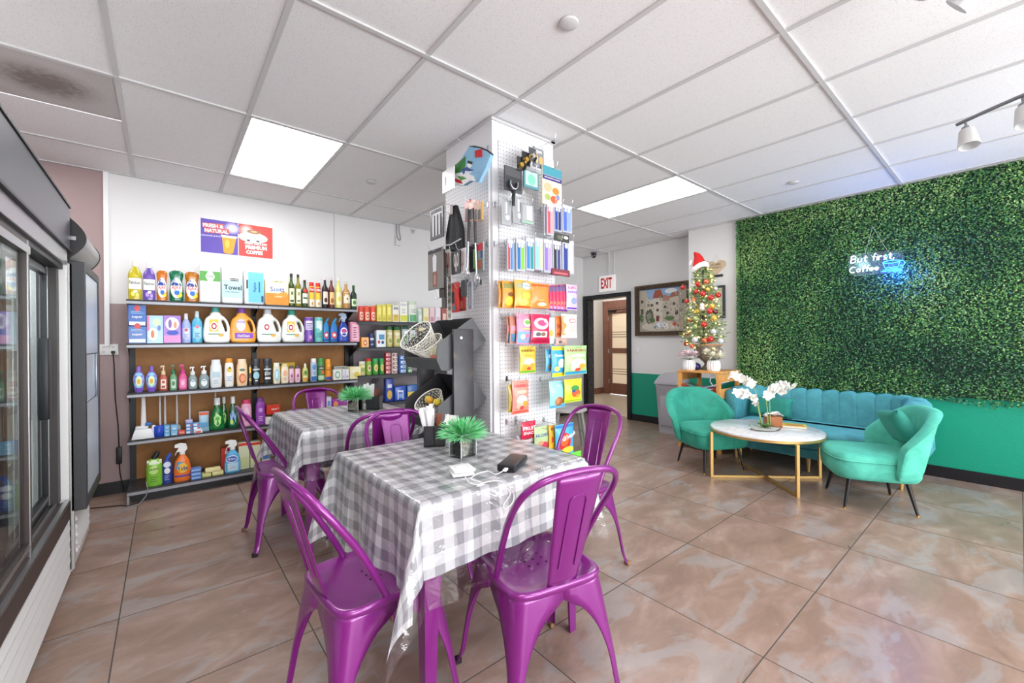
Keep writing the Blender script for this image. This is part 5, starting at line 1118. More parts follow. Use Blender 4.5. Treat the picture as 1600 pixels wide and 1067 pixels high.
# ================================================================== GOODS HANGING ON THE PILLAR
WIRE = mat('b8bac0', .3, .8, name='wire')
def hook(face, pos, ln=.2, mid=None):
    """a wire hook leaving the pegboard at pos"""
    m = MB(); x, y, z = pos
    if face == 'F':
        pts = [(x, PY0-.012, z), (x, PY0-.012-ln, z), (x, PY0-.02-ln, z+.008), (x, PY0-.028-ln, z+.035)]; m.box(x-.008, PY0-.018, z-.004, x+.008, PY0-.012, z+.03)
    else:
        pts = [(PX0-.012, y, z), (PX0-.012-ln, y, z), (PX0-.02-ln, y, z+.008), (PX0-.028-ln, y, z+.035)]; m.box(PX0-.018, y-.008, z-.004, PX0-.012, y+.008, z+.03)
    m.tube(pts, .0019, 5); o = m.build('peg_hook', WIRE, weld=False)
    return tag(o, 'thin metal hook with upturned tip on the %s of the pillar' % ('front' if face == 'F' else 'left side'), 'hook', 'metal hooks on the %s of the pillar' % ('front' if face == 'F' else 'left side'))
def hang(face, D_, x0, x1, yt, yb, kind, label, cat, col, dec, cap=None, hk=True, behind=0, thick=None, tilt=0, **op):
    ax_, val = (1, PY0-D_) if face == 'F' else (0, PX0-D_)
    xm = (x0+x1)/2
    a = at(x0, (yt+yb)/2, ax_, val); b = at(x1, (yt+yb)/2, ax_, val); W = abs(b.x-a.x) if face == 'F' else abs(b.y-a.y)
    zt = at(xm, yt, ax_, val).z; zb = at(xm, yb, ax_, val).z; p = at(xm, (yt+yb)/2, ax_, val)
    th = thick or (W*.24 if kind == 'bag' else .012)
    rz = 0 if face == 'F' else radians(-90)
    o = None
    loc = (p.x, val, zb) if face == 'F' else (val, p.y, zb)
    o = good(kind, label, cat, loc, W, zt-zb, col, cap, dec, D=th, rz=rz, **op)
    for i in range(behind):
        c = copy_tree(o); off = (th*.8+.006)*(i+1)
        if face == 'F': c.location.y += off; c.location.x -= .010*(i+1)
        else: c.location.x += off; c.location.y += .012*(i+1)
        c['label'] = label+(', %s' % ('behind' if i == 0 else 'rearmost')); c['group'] = label+' row'
    if hk: hook(face, (loc[0], loc[1], zt-.012), ln=D_+.03)
    return o
W_ = 'f4f4f4'
har = lambda c1, c2: [('t', c1, 'HARIBO', 0, .84, .8, .09), ('e', c2, 0, .66, .6, .06), ('e', W_, 0, .40, .62, .16), ('e', c2, -.3, .25, .35, .10), ('e', 'e8a23a', .35, .3, .3, .09), ('e', 'd84a3a', 0, .18, .25, .06)]
# --- front face, top to bottom
hang('F', .13, 788.5, 815, 262, 300, 'box', 'grey backing card behind the black masher', 'card', '55565a', [('r', '3a3b3e', -.9, .1, .9, .6)], hk=False, name='backing_card')
o = thing('potato_masher', 'black hand masher hanging at the top left of the pillar front', 'kitchen tool', tuple(at(802, 296, 1, PY0-.16)))
MB().lathe([(-.10, .010), (-.02, .014), (.0, .01)], 12).tube([(0.03*cos(a), 0, .035+.035*sin(a)) for a in [radians(-200+220*i/14) for i in range(15)]], .011, 8).build('frame', mat('26272a', .25), o)
MB().tube([(0.03*cos(a), -.012, .035+.035*sin(a)) for a in [radians(-200+220*i/14) for i in range(15)]], .004, 6).build('chrome_edge', mat('d4d6da', .2, 1), o)
for i, (px, py, c, c2) in enumerate(((815, 258, '3a3a3a', 'c8a24a'), (822, 250, '2c2c2e', 'd0a84a'), (832, 244, '505256', 'e8e0d0'))):
    p = at(px, py, 1, PY0-.15-.01*i); o = thing('gadget_pack', 'black and gold kitchen gadget on card, %s of three at the top of the pillar' % ('lowest', 'middle', 'highest')[i], 'kitchen tool', tuple(p), radians(8*i-8), 'gadget packs at the top of the pillar')
    MB().box(-.035, -.002, -.035, .035, .002, .05).build('backing_card', mat(c, .4), o)
    m = MB(); m.lathe([(-.01, .018), (.012, .014)], 12, T=Tz(-.01, -.012, -.005, rx=pi/2)).lathe([(-.01, .013), (.012, .010)], 12, T=Tz(.016, -.012, .018, rx=pi/2)); m.build('brass_fitting', mat(c2, .3, .7), o)
    MB().tube([(-.03, -.01, -.02), (0, -.02, .012), (.025, -.012, -.012), (.01, -.01, -.03)], .006, 6).build('handle', mat('1c1c1e', .3), o)
hook('F', tuple(at(832, 236, 1, PY0)), .2)
hang('F', .15, 833, 849, 233, 262, 'box', 'small grey card with two round ends above the gadgets', 'kitchen tool', '8a8c90', [('e', 'e8c48a', -.5, .4, .35, .22), ('e', 'e0b070', .4, .4, .35, .22), ('r', 'c8c8cc', -.6, .75, .6, .9)], name='gadget_pack')
hang('F', .15, 818, 841, 268, 295, 'box', 'teal framed pack with a pale green disc', 'kitchen tool', '5a8f98', [('r', 'bcd8d4', -.8, .15, .8, .95), ('e', '7fcfae', 0, .5, .55, .32)], name='gadget_pack')
hang('F', .17, 847, 877, 262, 322, 'box', 'tall card with teal header and orange pictures at the top right of the pillar', 'kitchen tool', 'ece0c4', [('r', '4a9aaa', -.98, .76, .98, .99), ('r', '3a2f7a', -.98, .64, .98, .75), ('t', W_, 'MEASURING SPOONS', 0, .70, .8, .035), ('e', 'e8b890', -.45, .45, .4, .12), ('e', 'e8883a', .35, .40, .35, .09), ('e', 'd8623a', .15, .17, .35, .10), ('e', 'a8b46a', -.5, .2, .3, .08), ('e', '8a8ab0', .55, .25, .2, .07)], name='card_pack')
clr = mat('c8ccce', .15, trans=.5, name='clear blister')
for i, (a, b, t_, bt, l_) in enumerate(((783, 798, 312, 352, 'left'), (801, 818, 308, 350, 'middle'))):
    hang('F', .13, a, b, t_, bt, 'box', '%s grey and clear blister pack of utensils' % l_, 'kitchen tool', clr, [('r', '9a9ca0', -.5, .1, .3, .85), ('e', 'e6e8ea', .2, .3, .4, .1), ('r', 'd8dadc', -.2, .45, .1, .9)], name='blister_pack')
hang('F', .14, 814, 833, 319, 350, 'box', 'clear blister pack with a green edge', 'kitchen tool', clr, [('r', '8fb8a0', -.9, .02, .9, .12), ('r', 'a8aaac', -.8, .15, -.3, .9), ('r', 'e4e8e6', -.2, .2, .7, .9)], name='blister_pack')
tb = lambda c, c2: [('r', c, -.78, .06, -.12, .86), ('r', c2, .08, .06, .74, .86), ('r', W_, -.9, .88, .9, .98), ('e', W_, -.38, .8, .22, .07), ('e', W_, .32, .8, .22, .07)]
clp = mat('d4d8e2', .15, trans=.35, name='clear pack')
for a, b, t_, bt, c, c2, l_ in ((854, 864.5, 318, 368, 'd84a5a', 'f0a0a8', 'red'), (865, 877, 320, 362, '2a3f9a', '22306a', 'dark blue'), (878, 893, 321, 364, '4a6ad0', '8aa0e8', 'light blue')):
    hang('F', .17, a, b, t_, bt, 'box', 'clear pack of %s toothbrushes in the second pillar row' % l_, 'toothbrush pack', clp, tb(c, c2), behind=1, name='toothbrush_pack')
hang('F', .17, 866, 889, 366, 378, 'box', 'crumpled dark pack between the toothbrush rows', 'pack', '3c3d38', [('e', '6a6c5a', -.3, .5, .4, .3), ('e', W_, .5, .6, .3, .2)], name='small_pack')
for a, b, t_, bt, c, c2, l_, bh in ((792, 801, 374, 424, 'b03a34', '2a7ac0', 'red and blue', 0), (806, 820, 374, 424, '1f6aa8', '7ac03a', 'blue and lime', 2), (821, 834, 372, 423, '2a7ac4', '1a8a8a', 'blue and green', 1), (835, 848, 372, 422, '8ad0d8', 'd8e8a0', 'aqua and white', 1), (849, 862, 374, 426, '8a6ac8', 'b49ae0', 'lilac', 1), (863, 876, 376, 430, '24242e', '3a3f7a', 'black', 1), (878, 896, 375, 428, '2f3f8a', 'dfe4f2', 'navy and white', 0)):
    hang('F', .16, a, b, t_, bt, 'box', 'pack of %s toothbrushes in the third pillar row' % l_, 'toothbrush pack', clp, tb(c, c2), behind=bh, name='toothbrush_pack')
hang('F', .17, 862, 890, 421, 431, 'box', 'dark red packs lying across the hook ends', 'pack', '7a2f3a', [('r', 'c8606a', -.8, .2, .7, .5)], name='small_pack', hk=False)
hang('F', .13, 784.5, 805, 439, 481, 'bag', 'olive and orange sweet bag at the left of the fourth row', 'sweets', 'd8902e', [('r', '8a8a4a', -.8, .72, .8, .94), ('e', 'f0c83a', -.1, .25, .6, .17), ('e', '7a4a1a', .1, .5, .4, .08)], behind=1)
hang('F', .16, 803.5, 830, 438, 482, 'bag', 'gold sweet bag with a pale oval badge', 'sweets', 'e6a83e', [('r', 'a8a880', -.85, .70, .85, .95), ('e', 'dfe8ee', .25, .80, .45, .13), ('t', '4a8ab0', 'Lily', .25, .80, .5, .10), ('e', 'e8d84a', .2, .45, .5, .12), ('e', 'f4d06a', -.1, .22, .6, .12), ('r', 'c8502a', -.9, .02, .9, .08)])
hang('F', .16, 829, 858, 443, 481, 'bag', 'orange sweet bag with a pale peach panel', 'sweets', 'f08a3a', [('p', 'f4c49a', [(-.55, .86), (.45, .86), (.25, .30), (-.35, .30)]), ('e', 'f0dcc0', .1, .14, .5, .08), ('r', 'd8622a', -.9, .86, .9, .95)], behind=1)
for i in range(5):
    hang('F', .15+.006*i, 857+5.6*i, 863.5+5.6*i, 446-.5*i, 485+.5*i, 'bag', 'slim red and purple sweet bag, number %s from the left' % ('one', 'two', 'three', 'four', 'five')[i], 'sweets', 'd02a58', [('r', '6a5a8a', -.9, .74, .9, .97), ('r', 'e87a5a', -.6, .25, .6, .36), ('e', 'd8a0d0', 0, .12, .6, .06), ('r', '3a3a9a', -.9, .02, .9, .07)], hk=(i == 2), thick=.018)
hang('F', .19, 884.5, 901.5, 445, 484, 'bag', 'pink and white sweet bag at the right end of the fourth row', 'sweets', 'e8bcd8', [('t', 'd83a78', "Let's", 0, .88, .7, .1), ('t', '5a6ac8', 'NERDS', 0, .70, .8, .09), ('e', '8a9ae0', .2, .35, .5, .14), ('r', '5a3ab0', -.9, .03, .9, .09)])
hang('F', .13, 796, 808, 494, 536, 'bag', 'brown and blue sweet bag at the left of the fifth row', 'sweets', 'b0705a', [('r', 'd88a9a', -.8, .45, .8, .65), ('r', '4a7a9a', -.8, .05, .8, .35)], behind=1)
hang('F', .15, 806.5, 830, 490, 538, 'bag', 'pink and blue sweet bag with a rainbow', 'sweets', 'e88aa4', [('e', 'f2ecc0', .3, .70, .55, .13), ('e', '6ab04a', .3, .72, .35, .07), ('r', 'f0d06a', -.4, .49, .8, .53), ('r', '7aa8dc', -.9, .05, .9, .42), ('e', 'e8eef8', -.3, .25, .3, .08), ('e', 'e87a9a', .3, .28, .3, .08)])
hang('F', .17, 829, 859, 491, 537, 'bag', 'crimson sweet bag with a white swirl panel', 'sweets', 'c81e50', [('e', 'f2b8cc', -.05, .68, .75, .20), ('e', 'd84a7a', .0, .70, .45, .10), ('e', 'f8dce6', .4, .78, .18, .07), ('r', 'e8d8d4', -.85, .22, .5, .42), ('e', '5a5a5a', -.4, .32, .25, .07), ('e', '8a6a5a', .1, .32, .25, .07), ('r', 'a80f3c', -.9, .04, .9, .16)])
hang('F', .16, 856, 867, 496, 537, 'bag', 'pale foil bag partly hidden behind the crimson bag', 'sweets', 'd8dadc', [('e', 'e8b04a', -.3, .4, .5, .14)], hk=False)
hang('F', .16, 867.5, 880, 494, 526, 'bag', 'orange and brown sweet bag seen edge on', 'sweets', 'e0762e', [('r', 'a84a1e', -.8, .1, -.1, .95), ('r', 'f4b46a', .3, .1, .8, .9)], hk=False)
hang('F', .19, 877, 901.5, 491, 528, 'bag', 'white sweet bag with an orange stripe and red oval', 'sweets', 'eceae4', [('r', 'f0943a', -.95, .12, -.55, .92), ('e', 'c05a5a', .2, .72, .45, .10), ('e', 'f6f0ee', .2, .72, .34, .06), *[('r', 'd8b0a0', -.1+.28*i, .25, .02+.28*i, .55) for i in range(3)]])
hang('F', .18, 868, 886, 528, 540, 'bag', 'small patterned bag under the orange one', 'sweets', 'c8a094', [('e', '5a5a5a', -.4, .5, .3, .2)], hk=False)
hang('F', .14, 811.5, 837, 541, 583, 'bag', 'gold gummy bag in the sixth row with a green base', 'sweets', 'e6b93a', [*har('2a2418', 'd8a83a'), ('r', '5ab43a', -.92, .02, .92, .09)])
hang('F', .16, 852, 866, 546, 580, 'bag', 'blue gummy bag behind the blue and yellow one', 'sweets', '4aa4cc', [('e', '8a7a5a', 0, .2, .6, .14), ('e', W_, 0, .7, .5, .1)], hk=False)
hang('F', .19, 861, 884, 540, 590, 'bag', 'blue and yellow gummy bag with a yellow header', 'sweets', '2f9bd4', [('r', 'eadf2a', -.92, .86, .92, .98), ('t', W_, 'Gummi', 0, .70, .7, .08), ('e', 'cfe0f0', .2, .45, .5, .14), ('r', 'f2d22a', -.92, .03, .92, .16), ('e', 'e8e070', -.4, .28, .35, .08)])
hang('F', .22, 881.5, 917, 540, 585, 'bag', 'green gummy bag with a blue base at the right of the pillar', 'sweets', 'a4cc84', [*har('a02a3a', 'd8e4c0'), ('r', '2f9bd4', -.92, .02, .92, .11)])
hang('F', .13, 794, 818, 600, 643, 'bag', 'olive sweet bag behind the peach gummy bag', 'sweets', 'b8a03e', [('e', 'd8c86a', -.4, .5, .4, .2)], hk=False)
hang('F', .15, 800, 826, 594, 646, 'bag', 'peach red gummy bag in the seventh row', 'sweets', 'ee8a78', [*har('b82a3a', 'f4b4a0'), ('r', 'd85a4a', -.92, .02, .92, .09)])
hang('F', .18, 858, 883, 595, 637, 'bag', 'pale blue clear bag of brown bread pieces', 'sweets', '8fd0e2', [('e', 'a8683a', .05, .25, .5, .17), ('e', 'c88a5a', -.15, .25, .25, .12), ('p', 'd8f0f4', [(-.1, .85), (.1, .85), (.5, .35), (-.45, .35)]), ('r', '3aa0d8', -.92, .02, .92, .09)])
hang('F', .21, 881.5, 909, 592, 628, 'bag', 'yellow-green sour sweet bag at the right of the seventh row', 'sweets', 'e4e02e', [('e', 'd85a3a', .1, .40, .5, .18), ('e', '3a8a3a', 0, .62, .45, .12), ('e', '2a4a8a', -.2, .5, .2, .06), ('e', 'e8a23a', .3, .28, .25, .08), ('r', '8ad03a', -.92, .02, .92, .1)])
hang('F', .12, 807, 835, 678, 698, 'bag', 'grey clear bag of rings under the red bag', 'sweets', '9a8f92', [('e', 'd0c0c4', 0, .6, .8, .28), ('e', '4a4044', 0, .75, .6, .14)], hk=False)
hang('F', .14, 814, 837, 658, 685, 'bag', 'small red sweet bag with white words in the lowest row', 'sweets', 'cc2446', [('t', W_, 'FRUIT', 0, .62, .85, .2), ('t', W_, 'SNACK', 0, .35, .8, .18)])
hang('F', .16, 834.5, 858, 666, 704, 'bag', 'pale green chewy sweet bag in the lowest row', 'sweets', 'bcd49a', [('t', '2a4ab0', 'HI-CHEW', 0, .66, .85, .13), ('e', 'd84a5a', .1, .22, .7, .16), ('e', 'f0a080', -.3, .34, .3, .1)])
hang('F', .18, 857, 872, 664, 708, 'bag', 'rainbow striped sweet bag behind the bright one', 'sweets', 'f0b42a', [('r', 'd83a2a', -.6, .1, -.2, .9), ('r', '3aa04a', .0, .1, .4, .9), ('r', '2a7ad0', .5, .1, .85, .9)], hk=False)
hang('F', .21, 867, 896, 662, 712, 'bag', 'bright sweet bag with a red splash and white letters', 'sweets', '4ab0dc', [('e', 'd8282e', -.15, .45, .6, .30), ('e', 'f0682a', -.2, .5, .4, .18), ('t', W_, 'Airheads', .25, .62, .9, .16, .2), ('e', 'f2e04a', .2, .18, .7, .12), ('e', '3ab04a', -.5, .12, .35, .08), ('r', '2a7ad0', -.92, .90, .92, .97)])
hang('F', .21, 888, 908, 706, 724, 'bag', 'green sweet bag peeping over the near table edge', 'sweets', '6ad03a', [('e', 'd83a5a', .3, .3, .4, .2)], hk=False)
for px, py in ((797, 540.5), (797, 594), (797, 662), (812, 662)): hook('F', tuple(at(px-8, py, 1, PY0)), .12)
# --- left face
dk = mat('55565a', .4)
hang('L', .16, 673, 693, 326, 373, 'box', 'dark blister card with three silver blades', 'kitchen tool', '5e5f63', [('r', '2a2b2e', -.85, .86, .85, .97), *[('r', 'd8dadd', -.6+.48*i, .10, -.38+.48*i, .78) for i in range(3)], *[('r', '2e2f33', -.34+.48*i, .10, -.18+.48*i, .78) for i in range(3)]], name='blister_pack')
def cloth_bunch(face_x, pts, label, name, m, thick=.03):
    pr = [at(px, py, 0, face_x) for px, py in pts]; c = sum(pr, Vector())/len(pr)
    return pr, c
# black gloves hanging: a pleated bundle
p0 = at(711, 322, 0, PX0-.12); p1 = at(711, 390, 0, PX0-.12); wl = abs(at(696, 360, 0, PX0-.12).y-at(725, 360, 0, PX0-.12).y)
H = p0.z-p1.z
o = thing('oven_glove', 'bundle of black pleated gloves hanging on the left of the pillar', 'gloves', (PX0-.12, p1.y, p1.z))
m = MB(); rings = []
for i in range(13):
    q = i/12; w_ = wl/2*(1.0-.72*max(0, (q-.35)/.65)**1.2)
    rings.append([((.018+.012*abs(sin(a*3.5)))*cos(a)*(1-.3*q), (w_*(.86+.14*abs(sin(a*3.5))))*sin(a), H*q+(-.03*abs(sin(a*2)) if i == 0 else 0)) for a in [2*pi*k/36 for k in range(36)]])
m.loft(rings); m.build('fabric', mat('1f1f22', .7, bump=.3, bscale=90), o, smooth=60)
MB().tube([(-.03, wl*.42, .04), (-.035, 0, .028), (-.03, -wl*.5, .045)], .004, 6).build('plastic_tie', mat('dcdcdc', .4), o)
MB().box(-.028, -.012, H*.80, -.022, .014, H*1.02).build('grey_tag', mat('a89a96', .5), o)
hook('L', (0, p0.y, p0.z), .17)
# ladles: handles and bowls
for i, (px, py0, py1, l_) in enumerate(((736, 322, 432, 'slotted spoon with a long metal handle'), (743, 320, 440, 'ladle with a long metal handle'))):
    a = at(px-2, py0, 0, PX0-.14); b = at(px+(2 if i else -6), py1, 0, PX0-.14)
    o = thing('serving_spoon' if i else 'slotted_spoon', l_+' hanging on the left of the pillar', 'kitchen tool', tuple(b))
    d = a-b; n_ = d.normalized()
    P = lambda q: d*q
    MB().tube([P(.12), P(.55)], .0045, 6).tube([P(.50), P(.95)], [.008, .012], 8).build('handle', mat('3a3233', .4), o)
    MB().tube([P(.1), P(.5)], .005, 6).build('shaft', mat('c0c2c6', .25, .9), o)
    MB().lathe([(-.045, .004), (-.035, .022), (0, .032), (.03, .022), (.045, .006)], 16, rx=.3, T=Tz(0, 0, .01)).build('bowl', mat('cfd1d4', .2, 1), o)
for i, (px, c) in enumerate(((731, 'c04a4a'), (738, 'e8c0a0'), (745, 'c8848a'), (750, 'b8904a'))):
    hang('L', .13+.006*i, px-4, px+4, 313+i, 345, 'box', 'narrow %s spatula pack at the top of the spoon hook' % ('red', 'cream', 'pink', 'tan')[i], 'kitchen tool', c, [('r', '2a2a2c', -.6, .05, .5, .6)], hk=(i == 1), name='spatula_pack')
hang('L', .20, 669.5, 692, 389, 452, 'box', 'grey card with a kitchen knife and brown handle', 'kitchen tool', '77736e', [('r', '1f1f22', -.9, .90, .9, .98), ('p', 'd8dadc', [(-.25, .44), (-.3, .8), (-.05, .88), (.25, .8), (.2, .44)]), ('r', '8a5a4a', -.3, .06, .3, .42), ('r', 'b08a7a', -.15, .12, .15, .36)], name='blister_pack')
for i, (a, b, t_, bt, c, l_) in enumerate(((687, 694.5, 390, 465, '34302e', 'long dark spatula in front'), (691, 697, 395, 482, '4a4644', 'long dark spatula behind'))):
    hang('L', .18-.03*i, a, b, t_, bt, 'box', l_+' of the knife card', 'kitchen tool', c, [('r', '8a8a8c', -.4, .35, .4, .95)], hk=False, name='spatula', thick=.012)
for a, b, t_, bt, bg_, fg, l_ in ((696, 706, 390, 432, 'cfcfc8', 'a83a3a', 'white and red scissors'), (706, 722, 392, 428, '5a5b5e', 'e8e0d8', 'pair of white tongs'), (720, 728, 388, 428, 'c8c8ca', '8a5a5a', 'clear peeler')):
    hang('L', .14, a, b, t_, bt, 'box', 'card with a %s in the middle of the left pegboard' % l_, 'kitchen tool', bg_, [('e', fg, -.25, .6, .22, .3), ('e', bg_, -.25, .6, .1, .2), ('e', fg, .3, .6, .2, .3), ('e', bg_, .3, .6, .09, .2), ('r', fg, -.1, .1, .1, .5)], name='blister_pack')
hang('L', .08, 734, 745, 382, 425, 'box', 'dark card behind the ladle', 'kitchen tool', '3a3b3e', [('r', '8ab46a', .2, .1, .8, .8)], name='blister_pack')
hang('L', .07, 745, 756, 379, 424, 'box', 'red and grey card near the pillar corner', 'kitchen tool', '8a9a9a', [('r', 'd8283a', -.9, .72, .9, .97), ('r', 'b8705a', -.6, .08, .7, .40), ('r', '3a4a8a', .3, .45, .8, .7)], name='blister_pack')
hang('L', .15, 722, 728, 438, 464, 'box', 'short black brush handle', 'kitchen tool', '232326', [], name='kitchen_brush', thick=.02)
hang('L', .15, 706, 718, 441, 488, 'bag', 'red and black pack hanging low on the pillar', 'kitchen tool', 'c0342e', [('r', '20222a', -.7, .3, .1, .95), ('r', '3a8a9a', -.5, .05, .1, .25)], name='tool_pack')
hang('L', .12, 716, 728, 448, 486, 'bag', 'dark red mesh pack hanging low on the pillar', 'kitchen tool', '9a3a36', [('r', 'c87a6a', -.5, .1, .5, .4)], name='tool_pack')
hang('L', .10, 733, 738, 440, 482, 'box', 'thin grey thermometer strip', 'kitchen tool', '8f979f', [('r', 'c8ccd0', -.4, .1, .4, .8)], name='thermometer')
hang('L', .13, 700, 706, 430, 500, 'box', 'strip of small clear clip packs', 'clip strip', 'd8d8d0', [('r', 'a8aaa0', -.8, .1*i+.03, .8, .1*i+.07) for i in range(0)] + [('e', '9a9a8c', 0, .1+.16*i, .8, .05) for i in range(6)], name='clip_strip', thick=.006)
o = thing('plastic_hook', 'white plastic triangle hanging low beside the pillar', 'hanger', tuple(at(683, 462, 0, PX0-.20)))
MB().tube([(0, 0, .03), (0, .022, -.01), (0, .0, -.022), (0, -.025, -.012)], .004, 6, closed=True).build('frame', mat('f4f4f4', .4), o)
# Christmas mitt with a snowman
XM = PX0-.15
poly = [(735, 229.5), (752, 232), (769.5, 241.5), (762, 262), (750, 286), (738, 283), (727, 290), (712, 289), (705, 278), (718, 256)]
P3 = [at(px, py, 0, XM) for px, py in poly]; c = sum(P3, Vector())/len(P3)
o = thing('christmas_mitt', 'light blue Christmas mitt with a snowman and tree at the top of the pillar', 'oven mitt', tuple(c))
def spread(pts, k): return [((p-c).y*k, (p-c).z*k) for p in pts]
m = MB(); rings = [[(x, y, z) for y, z in spread(P3, k)] for x, k in ((-.016, .90), (-.011, .99), (.011, .99), (.016, .9))]; m.loft(rings); m.build('fabric', mat('8fc0e0', .7, bump=.3, bscale=80), o, smooth=50)
def patch(name, c_, pts, off=.0175):
    q = [at(px, py, 0, XM)-c for px, py in pts]; m = MB(); m.add([(-off, p.y, p.z) for p in q]+[(-off+.003, p.y, p.z) for p in q], [tuple(range(len(q)))]+[(i, (i+1) % len(q), len(q)+(i+1) % len(q), len(q)+i) for i in range(len(q))]); return m.build(name, mat(c_, .7), o, smooth=0)
def ellp(cx, cy, rx, ry, a0=0): return [(cx+rx*cos(2*pi*i/14+a0), cy+ry*sin(2*pi*i/14)) for i in range(14)]
patch('snow', 'eef2f4', [(719, 270), (733, 272), (744, 276), (746, 284), (738, 283), (727, 290), (712, 289), (706, 280)])
patch('tree_patch', '2f7a34', [(731, 245), (709, 264), (713, 268), (711, 272), (722, 271), (730, 262)], .0185)
patch('snowman_body', 'e6ecf2', ellp(735, 268, 5, 6), .0188)
patch('snowman_head', 'f2f4f6', ellp(737, 259, 3.6, 4), .0195)
patch('hat', '26222a', [(735, 252), (742, 254), (741, 258), (734, 256)], .020)
patch('scarf', '35508f', [(725, 266), (734, 262), (741, 266), (744, 266), (738, 269), (731, 268), (728, 274)], .020)
patch('red_bird', 'c8322e', [(713, 279), (724, 283), (727, 288), (720, 287), (712, 283)], .019)
patch('holly', '5f9a44', [(718, 276), (728, 277), (733, 280), (724, 283)], .0195)
patch('price_tag', 'd3252c', [(746, 237), (757, 234), (757.5, 246), (746.5, 247.5)], .0205)
MB().tube([(-.0, (at(px, py, 0, XM)-c).y, (at(px, py, 0, XM)-c).z) for px, py in ((733.5, 229.5), (742, 229), (752, 231), (762, 235.5), (770, 241.5))], .005, 6).build('hem', mat('3c3c40', .7), o)
hook('L', (0, at(735, 229, 0, XM).y, at(735, 229, 0, XM).z+.015), .22)
hang('L', .19, 692, 710, 264, 299, 'box', 'white foam sheet behind the Christmas mitt', 'sheet', 'ececee', [('r', 'd0d0d4', -.6, .3, -.3, .7)], hk=False, name='foam_sheet', thick=.01)
# ================================================================== BLACK TILT-BIN RACK
BIN = mat('4a4b4d', .42, bump=.05, name='scuffed black plastic'); BINI = mat('121213', .6, name='bin inside')
PW = NT('scuffed black wood'); tc = PW.n('TexCoord'); n = PW.n('TexNoise', Scale=9, Detail=6, Distortion=.6); PW.l(tc.outputs['Object'], n.inputs['Vector'])
r = PW.ramp(n.outputs['Fac'], [(.3, '29282a'), (.6, '38363a'), (.68, '51433f'), (.76, '6e4136')]); PW.l(r.outputs[0], PW.b.inputs['Base Color']); PW.b.inputs['Roughness'].default_value = .38
rk = thing('tilt_bin_rack', 'black rack with tilted bins standing against the left side of the pillar', 'display rack', (1.43, 2.42, 0))
O = Vector((1.43, 2.42, 0)); NY, FY = 2.215-O.y, 2.66-O.y
MB().box(1.348-O.x, NY-.032, 0, 1.495-O.x, NY-.012, 1.333).build('post', PW.m, rk, bevel=.003)
MB().box(1.36-O.x, FY+.012, 0, 1.49-O.x, FY+.032, 1.333).build('post', PW.m, rk, bevel=.003)
for z in (.1, .3): MB().box(1.40-O.x, NY-.012, z, 1.44-O.x, FY+.012, z+.05).build('crossbar', PW.m, rk)
mb_ = MB()
for x_, z_ in ((1.4, 1.28), (1.44, .60)): mb_.cyl(0, 0, -.004, .004, .008, 10, T=Tz(x_-O.x, NY-.034, z_, rx=pi/2))
mb_.build('bolt', mat('c8c8c8', .3, 1), rk)
prof = [(1.507, 1.409), (1.611, 1.266), (1.585, 1.236), (1.495, 1.182), (1.40, 1.12), (1.331, 1.078), (1.280, 1.085), (1.250, 1.147), (1.256, 1.245)]
def tiltbin(dz, nm):
    q = [(x-O.x, z+dz) for x, z in prof]; n = len(q); t = .006
    b = MB().prism(q, NY, NY+t, axis=1).build('bin_side', BIN, rk, smooth=0)
    MB().prism(q, FY-t, FY, axis=1).build('bin_side', BIN, rk, smooth=0)
    m = MB()   # shell following the profile from the back top round the bottom to the front lip
    for i in range(0, n-1):
        (x0, z0), (x1, z1) = q[i], q[i+1]
        if i == n-2: x1, z1 = x0+(x1-x0)*.12, z0+(z1-z0)*.12
        d = Vector((x1-x0, 0, z1-z0)).normalized(); nn_ = Vector((-d.z, 0, d.x))*-.005
        m.add([(x0, NY+t, z0), (x1, NY+t, z1), (x1, FY-t, z1), (x0, FY-t, z0), (x0+nn_.x, NY+t, z0+nn_.z), (x1+nn_.x, NY+t, z1+nn_.z), (x1+nn_.x, FY-t, z1+nn_.z), (x0+nn_.x, FY-t, z0+nn_.z)], [(0,1,2,3),(7,6,5,4),(0,4,5,1),(1,5,6,2),(2,6,7,3),(3,7,4,0)])
    return m.build('bin_tray', BIN, rk, smooth=0, weld=False)
for dz, nm in ((0, 'a'), (-.375, 'b'), (-.75, 'c')): tiltbin(dz, nm)
# wire mesh baskets
BW = mat('f4f1e6', .45, name='ivory wire')
def basket(loc, rot, r0, r1, h, label):
    m = MB(); n = 20; k = 7
    rings = [[(( r0+(r1-r0)*(i/k))*cos(2*pi*(j+.5*(i % 2))/n), (r0+(r1-r0)*(i/k))*sin(2*pi*(j+.5*(i % 2))/n), h*i/k) for j in range(n)] for i in range(k+1)]
    vs = [p for r in rings for p in r]; fs = []
    for i in range(k):
        for j in range(n):
            a, b = i*n+j, i*n+(j+1) % n; c_, d_ = (i+1)*n+j, (i+1)*n+(j+1) % n
            if i % 2 == 0: fs += [(a, b, c_), (b, d_, c_)]
            else: fs += [(a, b, d_), (a, d_, c_)]
    for ring_r in (r0*.66, r0*.33):
        o_ = len(vs); vs += [(ring_r*cos(2*pi*j/n), ring_r*sin(2*pi*j/n), 0) for j in range(n)]
        pr_ = 0 if ring_r > r0*.5 else o_-n
        fs += [(pr_+j, pr_+(j+1) % n, o_+(j+1) % n, o_+j) for j in range(n)]
    m.add(vs, fs); t = thing('wire_basket', label, 'basket', loc); t.rotation_euler = rot
    o = m.build('mesh_wall', BW, t, smooth=0, weld=True); md = o.modifiers.new('w', 'WIREFRAME'); md.thickness = .0042; md.use_even_offset = False
    MB().tube([(r1*cos(2*pi*j/36), r1*sin(2*pi*j/36), h) for j in range(36)], .004, 6, closed=True).build('rim', BW, t)
    return t
